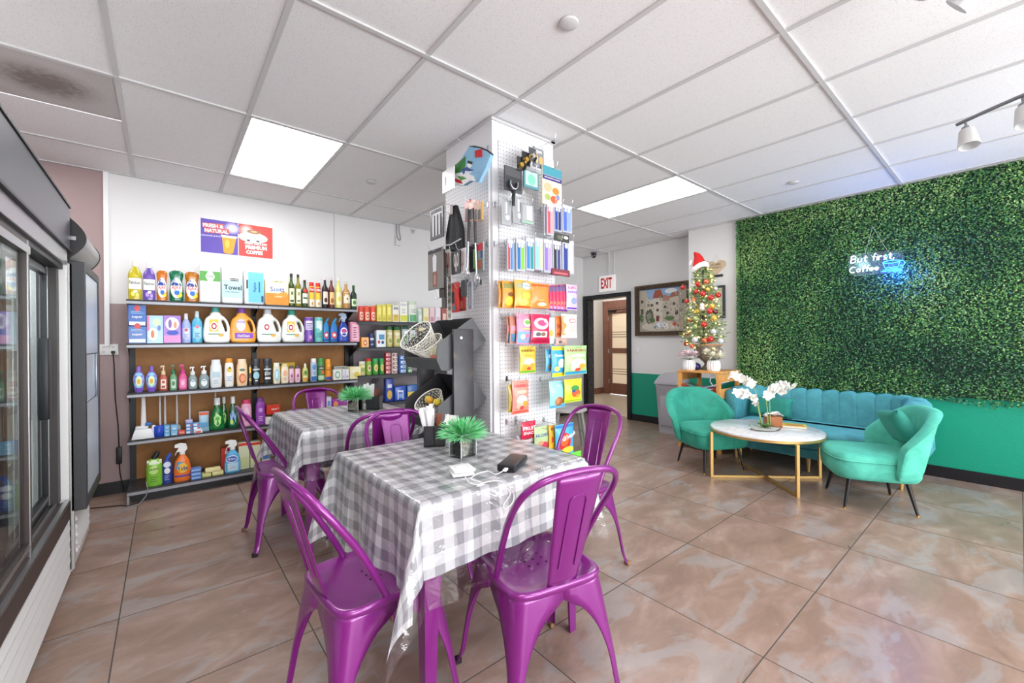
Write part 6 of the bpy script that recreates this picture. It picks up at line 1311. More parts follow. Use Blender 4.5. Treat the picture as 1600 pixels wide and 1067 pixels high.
basket((1.385, 2.55, 1.20), (radians(8), radians(-48), 0), .07, .12, .155, 'ivory wire mesh basket, upper of two in the top bin')
basket((1.375, 2.43, 1.165), (radians(4), radians(-38), 0), .06, .095, .11, 'ivory wire mesh basket, lower of two in the top bin')
basket((1.375, 2.44, .80), (radians(4), radians(-38), 0), .06, .098, .11, 'ivory wire mesh basket in the lower bin')
for i, (x, y, z, c_) in enumerate(((1.30, 2.40, .885, 'e0a63a'), (1.32, 2.34, .875, 'dcc83e'), (1.33, 2.47, .88, 'd8cc5a'))):
    o = MB().sphere((0, 0, 0), .026, 14, .95).build('lemon', mat(c_, .4, bump=.2, bscale=250), loc=(x, y, z)); tag(o, '%s fruit in the wire basket of the lower bin' % ('orange-yellow', 'deep yellow', 'pale yellow')[i], 'fruit')
for i, (x, z, c_) in enumerate(((1.335, 1.20, 'e8e6b0'), (1.315, 1.15, 'e07a62'))):
    good('pack', '%s packet lying in the top bin' % ('pale yellow', 'salmon')[i], 'packet', (x, 2.40-.05*i, z-.03), .06, .05, c_, None, [], D=.02, rz=-.8, name='packet')
# ================================================================== DRINKS COOLERS
CW = mat('e6e6e4', .35, bump=.03, name='white enamel'); CB = mat('2a2b2f', .38, name='black header'); CBR = mat('3d322e', .4, name='dark bronze frame'); ALU = mat('a9aaac', .3, .85, name='aluminium'); CIN = mat('e6e8e4', .5, name='cooler interior')
def glass_mat():
    k = NT('cooler glass'); tb = k.n('BsdfTransparent'); tb.inputs[0].default_value = (.93, .96, .95, 1); g = k.n('BsdfGlossy'); g.inputs['Roughness'].default_value = .02
    fz = k.n('Fresnel', IOR=1.5); mx = k.n('MixShader'); f = k.math('MULTIPLY_ADD', fz.outputs[0], .42, .01); k.l(f, mx.inputs[0]); k.l(tb.outputs[0], mx.inputs[1]); k.l(g.outputs[0], mx.inputs[2]); k.l(mx.outputs[0], k.out.inputs['Surface']); return k.m
CG = glass_mat()
XC = -.40; Y0c, Y1c = .95, 3.265; XBk = -1.15
c1 = thing('drinks_cooler', 'large white drinks cooler with a black header and two sliding glass doors', 'cooler', (XC, 2.1, 0))
o = lambda y: y-2.1
m = MB(); m.box(XBk-XC, o(Y0c), .30, XBk-XC+.03, o(Y1c), 1.99); m.box(XBk-XC, o(Y0c), .30, -.001, o(Y0c)+.04, 1.99); m.box(XBk-XC, o(Y1c)-.018, .02, 0, o(Y1c), 1.99); m.box(XBk-XC, o(Y0c), .30, -.02, o(Y1c), .36); m.box(XBk-XC, o(Y0c), 1.93, -.02, o(Y1c), 1.99)
m.build('cabinet', CW, c1, bevel=.004, weld=False, smooth=0)
m = MB(); m.box(XBk-XC+.03, o(Y0c)+.04, .36, XBk-XC+.034, o(Y1c)-.035, 1.93); m.box(XBk-XC+.03, o(Y1c)-.039, .36, -.04, o(Y1c)-.035, 1.74); m.box(XBk-XC+.03, o(Y0c)+.04, .360, -.04, o(Y1c)-.035, .364); m.build('liner', CIN, c1, weld=False, smooth=0)
hb = MB().box(-.02, o(Y0c), 1.765, .012, o(Y1c)-.006, 1.99).build('header_sign', mat('4a4b52', .3, bump=.03, name='dark grey sign panel'), c1, bevel=.003, smooth=0)
MB().box(-.02, o(Y0c), 1.99, .018, o(Y1c)-.004, 2.0).box(-.02, o(Y0c), 1.757, .018, o(Y1c)-.006, 1.768).build('sign_edge', mat('141417', .35), hb, smooth=0, weld=False)
m = MB(); m.box(-.10, o(Y0c), 1.68, .004, o(Y1c)-.04, 1.757); m.build('top_rail', ALU, c1, bevel=.003, smooth=0)
m = MB(); m.box(-.11, o(Y0c), 1.655, -.012, o(Y1c)-.04, 1.68); m.build('rail_track', mat('1d1d1f', .4), c1, smooth=0)
m = MB(); m.box(-.12, o(Y0c), .34, .010, o(Y1c)-.045, .425); m.build('sill', CBR, c1, bevel=.003, smooth=0)
m = MB(); m.box(-.105, o(Y0c), .425, -.06, o(Y1c)-.045, .432); m.box(-.045, o(Y0c), .425, -.035, o(Y1c)-.045, .438); m.box(-.012, o(Y0c), .425, .006, o(Y1c)-.045, .434); m.build('sill_track', ALU, c1, smooth=0, weld=False)
g = MB(); zz = .045
for i in range(5):
    z = .045+.057*i; g.prism([(-.03, z), (.0, z+.004), (.012, z+.018), (.004, z+.05), (-.03, z+.05)], o(Y0c)+.02, o(Y1c)-.075, axis=1)
g.build('grille', CW, c1, smooth=0, weld=False)
m = MB(); m.box(XBk-XC+.02, o(Y0c)+.02, .02, -.06, o(Y1c)-.04, .3); m.build('compressor_box', mat('8d8d8b', .6), c1, smooth=0)
for y in (Y0c+.15, Y1c-.09): MB().cyl(0, 0, -.015, .015, .028, 14, T=Tz(-.05, o(y), .028, rx=pi/2)).build('wheel', mat('26211f', .5), c1)
def sdoor(y0, y1, xo, right, name='sliding_door'):
    d = MB(); z0, z1, w_ = .435, 1.665, .045
    for a, b in ((y0, y0+w_), (y1-w_, y1)): d.box(xo-.014, o(a), z0, xo+.014, o(b), z1)
    d.box(xo-.014, o(y0+w_), z0, xo+.014, o(y1-w_), z0+.055); d.box(xo-.014, o(y0+w_), z1-.05, xo+.014, o(y1-w_), z1)
    f = d.build('sliding_door', CBR if not right else mat('232325', .35), c1, smooth=0, weld=False, bevel=.002)
    MB().box(xo-.004, o(y0+w_), z0+.055, xo+.002, o(y1-w_), z1-.05).build('glass_pane', CG, f, smooth=0)
    e = MB(); e.box(xo+.014, o(y1-w_), z0, xo+.017, o(y1-w_+.012), z1); e.box(xo+.0141, o(y0), z1-.05, xo+.0165, o(y1), z1-.02); e.box(xo+.0141, o(y0), z0+.035, xo+.0165, o(y1-w_), z0+.05); e.build('edge_strip', ALU, f, smooth=0, weld=False)
    return f
sdoor(Y0c+.04, 2.49, -.022, False)
f = sdoor(2.40, Y1c-.055, -.075, True)
MB().box(-.062, o(2.95), .90, -.028, o(3.03), 1.29).build('pull_handle', mat('15191d', .4), f, bevel=.004)
m = MB(); m.box(-.10, o(Y1c)-.09, .43, -.03, o(Y1c)-.02, 1.68); m.build('jamb', mat('3a3735', .5), c1, smooth=0)
for k_, z in enumerate((.66, .93, 1.20, 1.46)):
    s_ = MB()
    for i in range(9): s_.tube([(-.70+.065*i, o(Y0c)+.05, z), (-.70+.065*i, o(Y1c)-.05, z)], .0025, 4)
    for i in range(24): s_.tube([(-.70, o(Y0c)+.06+.095*i, z-.004), (-.17, o(Y0c)+.06+.095*i, z-.004)], .003, 4)
    s_.box(-.175, o(Y0c)+.05, z-.006, -.165, o(Y1c)-.05, z+.03); s_.build('wire_shelf', mat('e8e8e6', .4), c1, weld=False)
MB().box(-.15, o(1.1), 1.70, -.12, o(3.1), 1.72).build('added_lamp_tube', mat('f2f6ff', .5, emit=40), c1, smooth=0)  # unseen glowing tube added to brighten the cooler interior
# stock inside
rnd = random.Random(9)
colz = ['3aa84a', 'd23a3a', '2a5ab8', 'e8a22a', '9a4ab0', 'e8e8ec', '3ab0c0']
names_ = ['green', 'red', 'blue', 'orange', 'purple', 'white', 'turquoise']
k_ = 0; lv = ['bottom', 'second', 'third', 'fourth', 'top']
for li, z in enumerate((.37, .665, .935, 1.205, 1.465)):
    hmax = (.24, .22, .22, .21, .17)[li]
    y = 1.75
    j = 0
    while y < 2.75:
        w_ = rnd.uniform(.07, .11); ci = rnd.randrange(7)
        if li == 4 and j > 5: break
        kind = 'bottle' if li in (1, 3) else ('pack' if li in (0, 2) else 'dish')
        if li == 4: ci = 0
        good(kind, '%s %s in the big cooler, %s level, item %s from the near end' % (names_[ci], {'bottle': 'drink bottle', 'pack': 'snack pack', 'dish': 'squat drink bottle'}[kind], lv[li], ('one', 'two', 'three', 'four', 'five', 'six', 'seven', 'eight', 'nine', 'ten', 'eleven', 'twelve', 'thirteen', 'fourteen')[j]), 'drink' if kind != 'pack' else 'snack', (XC-.23, y+w_/2, z), w_, hmax*rnd.uniform(.75, 1), colz[ci], 'eeeeee', [('r', 'f0f0f4', -.8, .3, .8, .6), ('e', colz[(ci+2) % 7], 0, .45, .5, .12)], rz=radians(90), D=.07)
        y += w_+.012; j += 1
good('pack', 'round white tub in the big cooler behind the right door', 'tub', (XC-.25, 2.98, .37), .14, .12, 'c8d8a8', None, [], rz=radians(90), D=.1, name='tub')
# second, narrower cooler with a hinged door and a curved canopy
Ya, Yb = 3.30, 3.965
c2 = thing('drinks_cooler', 'narrow upright cooler with a curved black canopy and one glass door', 'cooler', (XC, 3.63, 0)); q = lambda y: y-3.63
MB().box(XBk-XC, q(Ya), .03, -.012, q(Yb), 1.93).build('cabinet', mat('2b2b2d', .4, bump=.03), c2, bevel=.006)
MB().box(-.012, q(Ya), .03, .012, q(Ya)+.028, 1.70).build('side_trim', mat('c8c8c4', .35, .4), c2, smooth=0)
b = MB().box(-.012, q(Ya), .02, .004, q(Yb), .335).build('kick_panel', CW, c2, bevel=.004)
m = MB()
for i in range(5): m.prism([(.004, .075+.045*i), (.012, .085+.045*i), (.004, .11+.045*i)], q(Ya)+.12, q(Yb)-.04, axis=1)
m.build('louvre', CW, b, smooth=0)
m = MB()
for y in (q(Yb)-.02,): 
    for z in (.08, .25): m.cyl(0, 0, 0, .002, .006, 8, T=Tz(.005, y, z, ry=pi/2))
m.build('screw', mat('3a3a3a', .4), b)
dr = MB(); y0, y1, z0, z1 = q(Ya)+.0, q(Yb)+.0, .345, 1.715
for a, b_ in ((y0, y0+.05), (y1-.05, y1)): dr.box(.0, a, z0, .062, b_, z1)
dr.box(0, y0+.05, z0, .062, y1-.05, z0+.06); dr.box(0, y0+.05, z1-.05, .062, y1-.05, z1)
dd_ = dr.build('door', mat('3a3b3e', .42, bump=.05), c2, smooth=0, weld=False, bevel=.004)
MB().box(.050, y0+.04, z0+.05, .056, y1-.04, z1-.045).build('glass_pane', mat('c9d6e6', .22, spec=.5, name='painted reflection glass'), dd_, smooth=0)  # opaque pane; its pale blue reflection is put into the base colour
MB().box(.0561, y1-.20, .93, .066, y1-.10, 1.20).build('handle_recess', mat('8a9098', .3, .6), dd_, bevel=.004)
MB().box(.0562, y0+.045, 1.20, .0575, y1-.045, 1.204).box(.0562, y0+.045, .925, .0575, y1-.045, .93).build('glass_seam', mat('2a2c30', .4), dd_, smooth=0, weld=False)
arcp = [(-.04, 1.72)]+[(-.012+.078*sin(pi*i/14), 1.72+.245*(i/14)) for i in range(15)]+[(-.04, 1.965)]
cn = MB().prism(arcp, q(Ya)+.012, q(Yb)-.012, axis=1).build('canopy', mat('85868a', .3, bump=.04, name='grey curved sign'), c2, smooth=50)
arcq = [(-.045, 1.715)]+[(-.012+.083*sin(pi*i/14), 1.715+.255*(i/14)) for i in range(15)]+[(-.045, 1.97)]
for y in (q(Ya)-.002, q(Yb)-.014): MB().prism(arcq, y, y+.016, axis=1).build('canopy_end', mat('151518', .35), cn, smooth=50)
MB().box(.0, q(Ya)-.006, 1.83, .03, q(Ya)-.002, 1.85).build('latch', mat('9a9ca0', .3, .8), cn)
# outlet, plug and cords
op = thing('wall_outlet', 'white four-gang wall outlet plate on the mauve wall', 'outlet', (-.362, YB, 1.213))
MB().box(-.062, -.008, -.045, .062, 0, .045).build('plate', mat('e8e8e6', .4), op, bevel=.003)
m = MB()
for x in (-.03, .03):
    for z in (-.02, .02):
        m.box(x-.006, -.0088, z-.004, x-.003, -.008, z+.006); m.box(x+.003, -.0088, z-.004, x+.006, -.008, z+.006); m.cyl(0, 0, 0, .0009, .002, 6, T=Tz(x, -.008, z-.008, rx=pi/2))
m.build('sockets', mat('4a4a4a', .5), op, smooth=0, weld=False)
pc = thing('power_adapter', 'black power cord with adapter running from the outlet to the floor', 'cord', (-.332, YB, 1.19))
MB().box(-.012, -.04, -.012, .012, -.009, .012).build('plug', mat('1a1a1c', .4), pc, bevel=.003)
MB().tube([(0, -.035, -.01), (.005, -.03, -.10), (.010, -.02, -.40), (.026, -.02, -.62), (.03, -.02, -.80)], .004, 6).tube([(.03, -.02, -.93), (.035, -.03, -1.02), (.05, -.06, -1.11), (.06, -.10, -1.17)], .004, 6).tube([(-.30, -.25, -1.183), (-.1, -.35, -1.183), (.06, -.42, -1.183), (.10, -.47, -1.183), (.17, -.43, -1.183)], .004, 6).build('cable', mat('1c1a1c', .5), pc)
MB().box(.012, -.045, -.94, .048, -.008, -.80).build('adapter', mat('1a1a1c', .45), pc, bevel=.004)
tag(MB().tube([tuple(at(*p)) for p in ((228, 752, 1, 4.43), (231, 765, 1, 4.41), (228, 775, 1, 4.40), (219, 786, 1, 4.36))]+[(-.19, 4.30, .004), (-.30, 4.25, .004)], .003, 6).build('cable', mat('8a8a8c', .5)), 'thin grey cable looping from the bottom shelf to the floor', 'cable')
# ================================================================== ON THE CAFE TABLES
GRS = NT('bright green plastic grass'); gi = GRS.n('NewGeometry'); r = GRS.ramp(gi.outputs['Random Per Island'], [(0, '2f9a58'), (.4, '6fe08e'), (1, 'c8ffd6')]); GRS.l(r.outputs[0], GRS.b.inputs['Base Color']); GRS.b.inputs['Roughness'].default_value = .45
_tr = GRS.n('BsdfTranslucent'); GRS.l(r.outputs[0], _tr.inputs[0]); _mx = GRS.n('MixShader'); _mx.inputs[0].default_value = .3; GRS.l(GRS.b.outputs[0], _mx.inputs[1]); GRS.l(_tr.outputs[0], _mx.inputs[2]); GRS.l(_mx.outputs[0], GRS.out.inputs['Surface'])
SOIL = NT('pebbles and soil'); tc = SOIL.n('TexCoord'); v = SOIL.n('TexVoronoi', Scale=130); SOIL.l(tc.outputs['Object'], v.inputs['Vector']); sp = SOIL.n('SeparateXYZ'); SOIL.l(tc.outputs['Object'], sp.inputs[0])
r = SOIL.ramp(v.outputs['Color'], [(.2, '6f6860'), (.5, 'a89e92'), (.8, 'cdc1aa')]); SOIL.l(r.outputs[0], SOIL.b.inputs['Base Color']); SOIL.bump(v.outputs['Distance'], .8, .004); SOIL.b.inputs['Roughness'].default_value = .8
PEB = NT('tan pebbles'); tc = PEB.n('TexCoord'); v = PEB.n('TexVoronoi', Scale=110); PEB.l(tc.outputs['Object'], v.inputs['Vector']); r = PEB.ramp(v.outputs['Color'], [(.2, '9a6f4e'), (.5, 'c9a27c'), (.8, 'dcc8ae')]); PEB.l(r.outputs[0], PEB.b.inputs['Base Color']); PEB.bump(v.outputs['Distance'], .8, .004)
def glassbox():
    k = NT('thin clear glass'); tb = k.n('BsdfTransparent'); tb.inputs[0].default_value = (.95, .97, .96, 1); g = k.n('BsdfGlossy'); g.inputs['Roughness'].default_value = .03
    fz = k.n('Fresnel', IOR=1.5); mx = k.n('MixShader'); k.l(k.math('ADD', fz.outputs[0], .03), mx.inputs[0]); k.l(tb.outputs[0], mx.inputs[1]); k.l(g.outputs[0], mx.inputs[2]); k.l(mx.outputs[0], k.out.inputs['Surface']); return k.m
GBX = glassbox()
def planter(loc, rz, label, s=.084, h=.098, R=.112, n=640, seed=3):
    t = thing('grass_planter', label, 'plant', loc, rz, 'square glass planters with green plastic grass'); a = s/2; w_ = .004
    m = MB()
    for x0, y0, x1, y1 in ((-a, -a, a, -a+w_), (-a, a-w_, a, a), (-a, -a+w_, -a+w_, a-w_), (a-w_, -a+w_, a, a-w_)): m.box(x0, y0, 0, x1, y1, h)
    m.box(-a+w_, -a+w_, 0, a-w_, a-w_, .006); m.build('glass_cube', GBX, t, smooth=0, weld=False)
    e = MB()
    for x in (-a, a):
        for y in (-a, a): e.box(x-.0015, y-.0015, 0, x+.0015, y+.0015, h)
    e.box(-a, -a-.001, h-.001, a, -a+.002, h+.001); e.box(-a, a-.002, h-.001, a, a+.001, h+.001); e.box(-a-.001, -a, h-.001, -a+.002, a, h+.001); e.box(a-.002, -a, h-.001, a+.001, a, h+.001)
    e.build('glass_edge', mat('dfe6e4', .15, name='bright glass edge'), t, smooth=0, weld=False)
    a2 = a-w_-.001
    MB().box(-a2, -a2, .007, a2, a2, h*.52).build('soil', SOIL.m, t, smooth=0)
    m = MB(); m.grid(lambda u, v: ((u*2-1)*a2, (v*2-1)*a2, h*.52+.018*sin(pi*u)*sin(pi*v)+.002*sin(40*u)*sin(37*v)), 12, 12); m.box(-a2, -a2, h*.50, a2, a2, h*.56); m.build('pebbles', PEB.m, t, weld=False)
    rnd = random.Random(seed); vs = []; fs = []
    for i in range(n):
        az = rnd.uniform(0, 2*pi); el = radians(rnd.uniform(-12, 88)**1.0); el = math.asin(min(1, max(-.2, rnd.uniform(.0, 1))))
        L = R*rnd.uniform(.75, 1.08)*(.8 if el > 1.1 else 1)
        d = Vector((cos(az)*cos(el), sin(az)*cos(el), sin(el)*.82+.12)); b = Vector((cos(az)*.012*rnd.random(), sin(az)*.012*rnd.random(), h*.80+rnd.uniform(0, .012)))
        s_ = d.cross(Vector((0, 0, 1))).normalized() if abs(d.z) < .98 else Vector((1, 0, 0)); up = s_.cross(d).normalized(); k = len(vs)
        for q, wd in ((0, .0010), (.5, .0015), (.88, .0019), (1, .0006)):
            c = b+d*L*q-Vector((0, 0, 1))*.018*q*q*cos(el)
            vs += [c-s_*wd, c+up*wd*.8, c+s_*wd]
        for j in range(3): fs += [(k+3*j, k+3*j+1, k+3*j+4, k+3*j+3), (k+3*j+1, k+3*j+2, k+3*j+5, k+3*j+4), (k+3*j+2, k+3*j, k+3*j+3, k+3*j+5)]
    m = MB(); m.v = vs; m.f = fs; m.mi = [0]*len(fs); g = m.build('grass_tuft', GRS.m, t, smooth=60, weld=False); g['kind'] = 'stuff'
    return t
ZT1 = .7525
_p = at(723, 711, 2, ZT1)
planter((_p.x, _p.y, ZT1), radians(6), 'bright green plastic grass in a glass cube on the near table', seed=3)
_p = at(556, 641, 2, ZT1)
planter((_p.x, _p.y, ZT1), radians(40), 'bright green plastic grass in a glass cube on the far table', seed=5, R=.125)
def caddy(loc, rz, lab, seed, nst=16, w_=.10, h=.098):
    t = thing('black_caddy', 'black box caddy on the %s table' % lab, 'caddy', loc, rz, 'black box caddies')
    m = MB(); a, b = w_/2, .045
    for x0, y0, x1, y1 in ((-a, -b, a, -b+.004), (-a, b-.004, a, b), (-a, -b, -a+.004, b), (a-.004, -b, a, b), (-.003, -b, .003, b)): m.box(x0, y0, 0, x1, y1, h if x0 != -.003 else h*.9)
    m.box(-a, -b, 0, a, b, .005); m.build('box_walls', mat('2c2d2f', .35, bump=.03), t, smooth=0, weld=False)
    rnd = random.Random(seed)
    for i in range(nst):
        x, y = rnd.uniform(-a+.012, -.012), rnd.uniform(-b+.012, b-.012); tx, ty = (x+a/2-.012)*rnd.uniform(5, 8)+rnd.uniform(-.12, .06), y*rnd.uniform(2, 4)
        o = MB().box(-.0068, -.0018, 0, .0068, .0018, rnd.uniform(.155, .185)).build('paper_straw', mat('eceaea', .6)); o.matrix_world = Matrix.Translation(t.location) @ Euler((0, 0, rz)).to_matrix().to_4x4() @ Tz(x, y, .01, rx=-ty*1.0, ry=tx)
        tag(o, 'white paper wrapped straw standing in the caddy of the %s table' % lab, 'straw', 'wrapped straws in the %s caddy' % lab)
    for i in range(9):
        x, y = rnd.uniform(.010, .026), rnd.uniform(-b+.01, b-.01)
        o = MB().box(-.003, -.0012, 0, .003, .0012, .138).build('wooden_stirrer', mat('8a4b38', .6)); o.matrix_world = Matrix.Translation(t.location) @ Euler((0, 0, rz)).to_matrix().to_4x4() @ Tz(x, y, .01, rx=rnd.uniform(-.06, .06), ry=rnd.uniform(-.04, .08))
        tag(o, 'brown wooden stirrer standing in the caddy of the %s table' % lab, 'stirrer', 'brown stirrers in the %s caddy' % lab)
    return t
_p = at(680, 694, 2, ZT1)
caddy((_p.x, _p.y, ZT1), radians(-35), 'near', 3)
_p = at(585, 638, 2, ZT1)
caddy((_p.x, _p.y, ZT1), radians(-38), 'far', 8)
_q = at(697, 690, 2, ZT1)
for i, (x, y, rz) in enumerate(((_q.x, _q.y, -.5), (_q.x+.015, _q.y-.01, -.9))):
    o = MB().box(-.03, -.002, 0, .03, .002, .075).build('sugar_packet', mat('efece6', .6)); o.matrix_world = Tz(x, y, ZT1+.06, ry=.5-.4*i, rz=rz); tag(o, 'white sugar packet, %s of two leaning out of the near caddy' % ('left', 'right')[i], 'packet')
# white wireless pucks and power bank with a cable
for i in range(2):
    o = thing('charging_pad', 'white square charging pad, %s of two stacked on the near table' % ('lower', 'upper')[i], 'charger', (.873+.004*i, 1.365+.003*i, ZT1+.013*i), radians(-20+6*i))
    MB().box(-.042, -.042, 0, .042, .042, .011).build('case', mat('eeeeee', .3), o, bevel=.004)
    MB().lathe([(.011, .030), (.0118, .028), (.0118, .024), (.011, .022)], 28, cap=False).build('ring', mat('dcdcde', .3), o)
pb = thing('power_bank', 'black power bank near the front edge of the near table', 'power bank', (1.085, 1.312, ZT1), radians(32))
MB().box(-.085, -.038, 0, .085, .038, .027).build('case', mat('232428', .35, bump=.03), pb, bevel=.006, seg=3)
MB().box(-.0856, -.026, .008, -.084, .010, .019).build('ports', mat('0d0d0f', .5), pb, smooth=0)
MB().box(-.112, -.010, .009, -.085, .004, .018).build('usb_plug', mat('f0f0f0', .35), pb, bevel=.002)
def catm(pts, k=8):
    P = [Vector(p) for p in pts]; out = []
    for i in range(len(P)-1):
        p0, p1, p2, p3 = P[max(i-1, 0)], P[i], P[i+1], P[min(i+2, len(P)-1)]
        for j in range(k):
            q = j/k; out.append(.5*((2*p1)+(-p0+p2)*q+(2*p0-5*p1+4*p2-p3)*q*q+(-p0+3*p1-3*p2+p3)*q**3))
    return out+[P[-1]]
zc = ZT1+.003
cab = []
for px, py in ((726, 741), (731, 752), (745, 757), (765, 752), (783, 752), (797, 762)): p = at(px, py, 2, zc); cab.append((p.x, p.y, zc))
q = [at(px, py, 1, 1.187) for px, py in ((802, 772), (800, 784), (788, 795), (786, 788), (796, 772), (792, 762))]
cab2 = []
for px, py in ((775, 741), (762, 736), (745, 741), (736, 748), (752, 754), (768, 770), (782, 768)): p = at(px, py, 2, zc+.002); cab2.append((p.x, max(p.y, 1.197), zc+.002))
o = tag(MB().tube(catm(cab), .0018, 6).tube([(*catm(cab)[-1][:2], zc)]+[(p.x, 1.183, min(p.z, zc)) for p in catm([tuple(v) for v in q])], .0018, 6).tube(catm([(1.005, 1.262, ZT1+.013)]+cab2), .0018, 6).build('usb_cable', mat('f2f2f2', .4), weld=False), 'white cable looping from the charging pads to the power bank over the table edge', 'cable')
# ================================================================== CORNER WITH THE CRATE SHELF
PINE = wood_mat('honey pine', 'c98a45', 'dda65e', (6, 6, 1), .5)
cs = thing('crate_shelf', 'honey coloured wooden crate shelf with magazines, carrying the Christmas tree', 'shelf', (4.65, 2.32, 0)); X0, X1, A, B, HT = 0, .50, -.245, .245, .90
for y in (A, B-.045):
    for x in (0, X1-.03): MB().box(x, y, 0, x+.03, y+.045, HT-.02).build('post', PINE, cs, bevel=.003)
MB().box(-.005, A-.005, HT-.022, X1, B+.005, HT).build('top_board', PINE, cs, bevel=.003)
for z in (.60, .30, .06): MB().box(.0, A, z, X1, B, z+.018).build('shelf_board', PINE, cs, bevel=.002)
for y in (A+.001, B-.014):
    for z in (.78, .62, .40, .12): MB().box(.03, y, z, X1-.03, y+.012, z+.09).build('side_slat', PINE, cs, bevel=.002)
rnd = random.Random(21)
cm_ = ['e8e4e0', 'c8443a', '5a9a8a', 'e89a4a', 'd8d8dc', 'b84a5a', '8aa8c0', 'e0d0c0']
ln_ = ['white', 'red', 'green', 'orange', 'grey', 'crimson', 'light blue', 'cream']
for i in range(8):
    o = MB().box(-.085, -.11, 0, .085, .11, .008).build('magazine', mat(cm_[i], .4)); o.matrix_world = Tz(4.72+.02*(i % 3), 2.47-.045*i, .645+.014*i+.03*(i < 3), rx=radians(34-8*i), rz=radians(rnd.uniform(-20, 20)))
    tag(o, '%s magazine in the loose pile inside the crate shelf' % ln_[i], 'magazine')
tag(MB().tube(catm([(4.70, 2.16, .72), (4.68, 2.20, .80), (4.68, 2.15, .84), (4.70, 2.12, .76)]), .005, 6).build('cable', mat('e8e8ea', .4)), 'white cable loop inside the crate shelf', 'cable')
o = thing('paper_bag', 'crumpled red tissue in the crate shelf', 'tissue', (4.70, 2.16, .62)); m = MB(); m.grid(lambda u, v: ((v-.5)*.06+.012*sin(9*u+4*v), (u-.5)*.11, .02+.06*v+.018*sin(11*u)*sin(7*v+1)), 14, 8); m.build('sheet', mat('d8483a', .6), o, solid=.002)
# urn
HS = .90
ur = thing('stone_urn', 'brown stone urn holding the Christmas tree', 'urn', (4.90, 2.325, HS))
ST = mat('8f857b', .7, bump=.3, bscale=40, name='brown stone')
MB().lathe([(0, .085), (.02, .088), (.03, .07), (.05, .045), (.075, .038), (.095, .05), (.115, .075), (.15, .105), (.20, .122), (.25, .125), (.275, .135), (.29, .15), (.30, .148)], 36).build('urn_body', ST, ur, smooth=50)
MB().tube([(.149*cos(a), .149*sin(a), .293) for a in [2*pi*i/36 for i in range(36)]], .008, 6, closed=True).build('rim', mat('c78f55', .5), ur)
for s in (1, -1): MB().tube([(0, s*.11, .14), (0, s*.155, .15), (0, s*.175, .20), (0, s*.15, .25), (0, s*.125, .245)], .008, 6).build('handle', ST, ur)
# Christmas tree
tr_ = thing('christmas_tree', 'small frosted Christmas tree full of baubles wearing a red hat', 'Christmas tree', (4.90, 2.375, HS+.29))
MB().lathe([(0, .02), (.9, .008)], 10).build('trunk', mat('5a4632', .8), tr_)
NEED = NT('fir needles'); gi = NEED.n('NewGeometry'); r = NEED.ramp(gi.outputs['Random Per Island'], [(0, '2a5a38'), (.3, '4f8a52'), (.5, 'b0b860'), (.68, '84b594'), (.85, 'e6e4c0'), (1, 'f4dc96')]); NEED.l(r.outputs[0], NEED.b.inputs['Base Color']); NEED.b.inputs['Roughness'].default_value = .6
rnd = random.Random(77); vs = []; fs = []; THh = .97
def trad(q): return .268*(1-q)**.55*(.85+.15*(1 if q > .1 else q/.1))
tips = []
for i in range(480):
    q = rnd.random()**1.15; z = .02+q*THh; az = rnd.uniform(0, 2*pi); L = trad(q)*rnd.uniform(.75, 1.1)+.01
    d = Vector((cos(az), sin(az), rnd.uniform(-.35, .35))).normalized(); b = Vector((0, 0, z))
    for k in range(int(22+L*150)):
        f = rnd.uniform(.15, 1); c = b+d*L*f; e = (d*rnd.uniform(.2, 1)+Vector((rnd.uniform(-1, 1), rnd.uniform(-1, 1), rnd.uniform(-.8, .8)))*.8).normalized(); l = rnd.uniform(.02, .036)
        s_ = e.cross(Vector((rnd.random(), rnd.random(), rnd.random()))).normalized()*.0028; j = len(vs)
        vs += [c-s_, c+s_, c+e*l]; fs.append((j, j+1, j+2))
    tips.append(b+d*L)
m = MB(); m.v = vs; m.f = fs; m.mi = [0]*len(fs); f_ = m.build('foliage', NEED.m, tr_, smooth=0, weld=False); f_['kind'] = 'stuff'
m = MB()
for i in range(130): p = rnd.choice(tips)*1.0; p = Vector((p.x*rnd.uniform(.75, 1), p.y*rnd.uniform(.75, 1), p.z)); m.sphere(p, .0065, 6)
m.build('fairy_lights', mat('ffcf70', .4, emit=6.0), tr_, weld=False)
CT = Vector((4.90, 2.375, HS+.29))
BAUB = [(1067, 449, 5, 'r'), (1091, 444, 5.2, 'r'), (1088, 456, 5.5, 'r'), (1098, 459, 5.5, 'r'), (1111, 465, 5.5, 'r'), (1073, 471, 4.8, 'r'), (1084, 468, 4.5, 'o'), (1122, 461, 5, 'r'), (1109, 486, 5.5, 'r'), (1100, 507, 5.5, 'r'), (1110, 530, 5.8, 'r'), (1072, 537, 4.5, 'r'), (1081, 540.5, 4.8, 'o'), (1104, 440, 5, 'o'), (1097, 477, 4.5, 'w'), (1097, 482, 5, 'w'), (1115, 518, 5.2, 's'), (1126, 533, 5.5, 's'), (1087, 510, 4.5, 'g'), (1087, 498, 4.8, 'g'), (1086, 531, 6, 's'), (1118, 451, 4, 's'), (1116, 497, 5.5, 'y'), (1113, 478, 5, 'y'), (1075, 520, 5, 'o'), (1079, 500, 4.5, 'o'), (1101, 532, 5, 'o'), (1118, 487, 4.5, 'b'), (1106, 452, 4, 'y'), (1090, 486, 4.5, 'y')]
BC = {'r': ('c8302a', 'red'), 'o': ('d8704a', 'copper'), 'w': ('ecdcd8', 'pearl white'), 's': ('d8dce0', 'silver'), 'g': ('b8c878', 'pale green'), 'y': ('e4b84a', 'gold'), 'b': ('6a3a34', 'brown striped')}
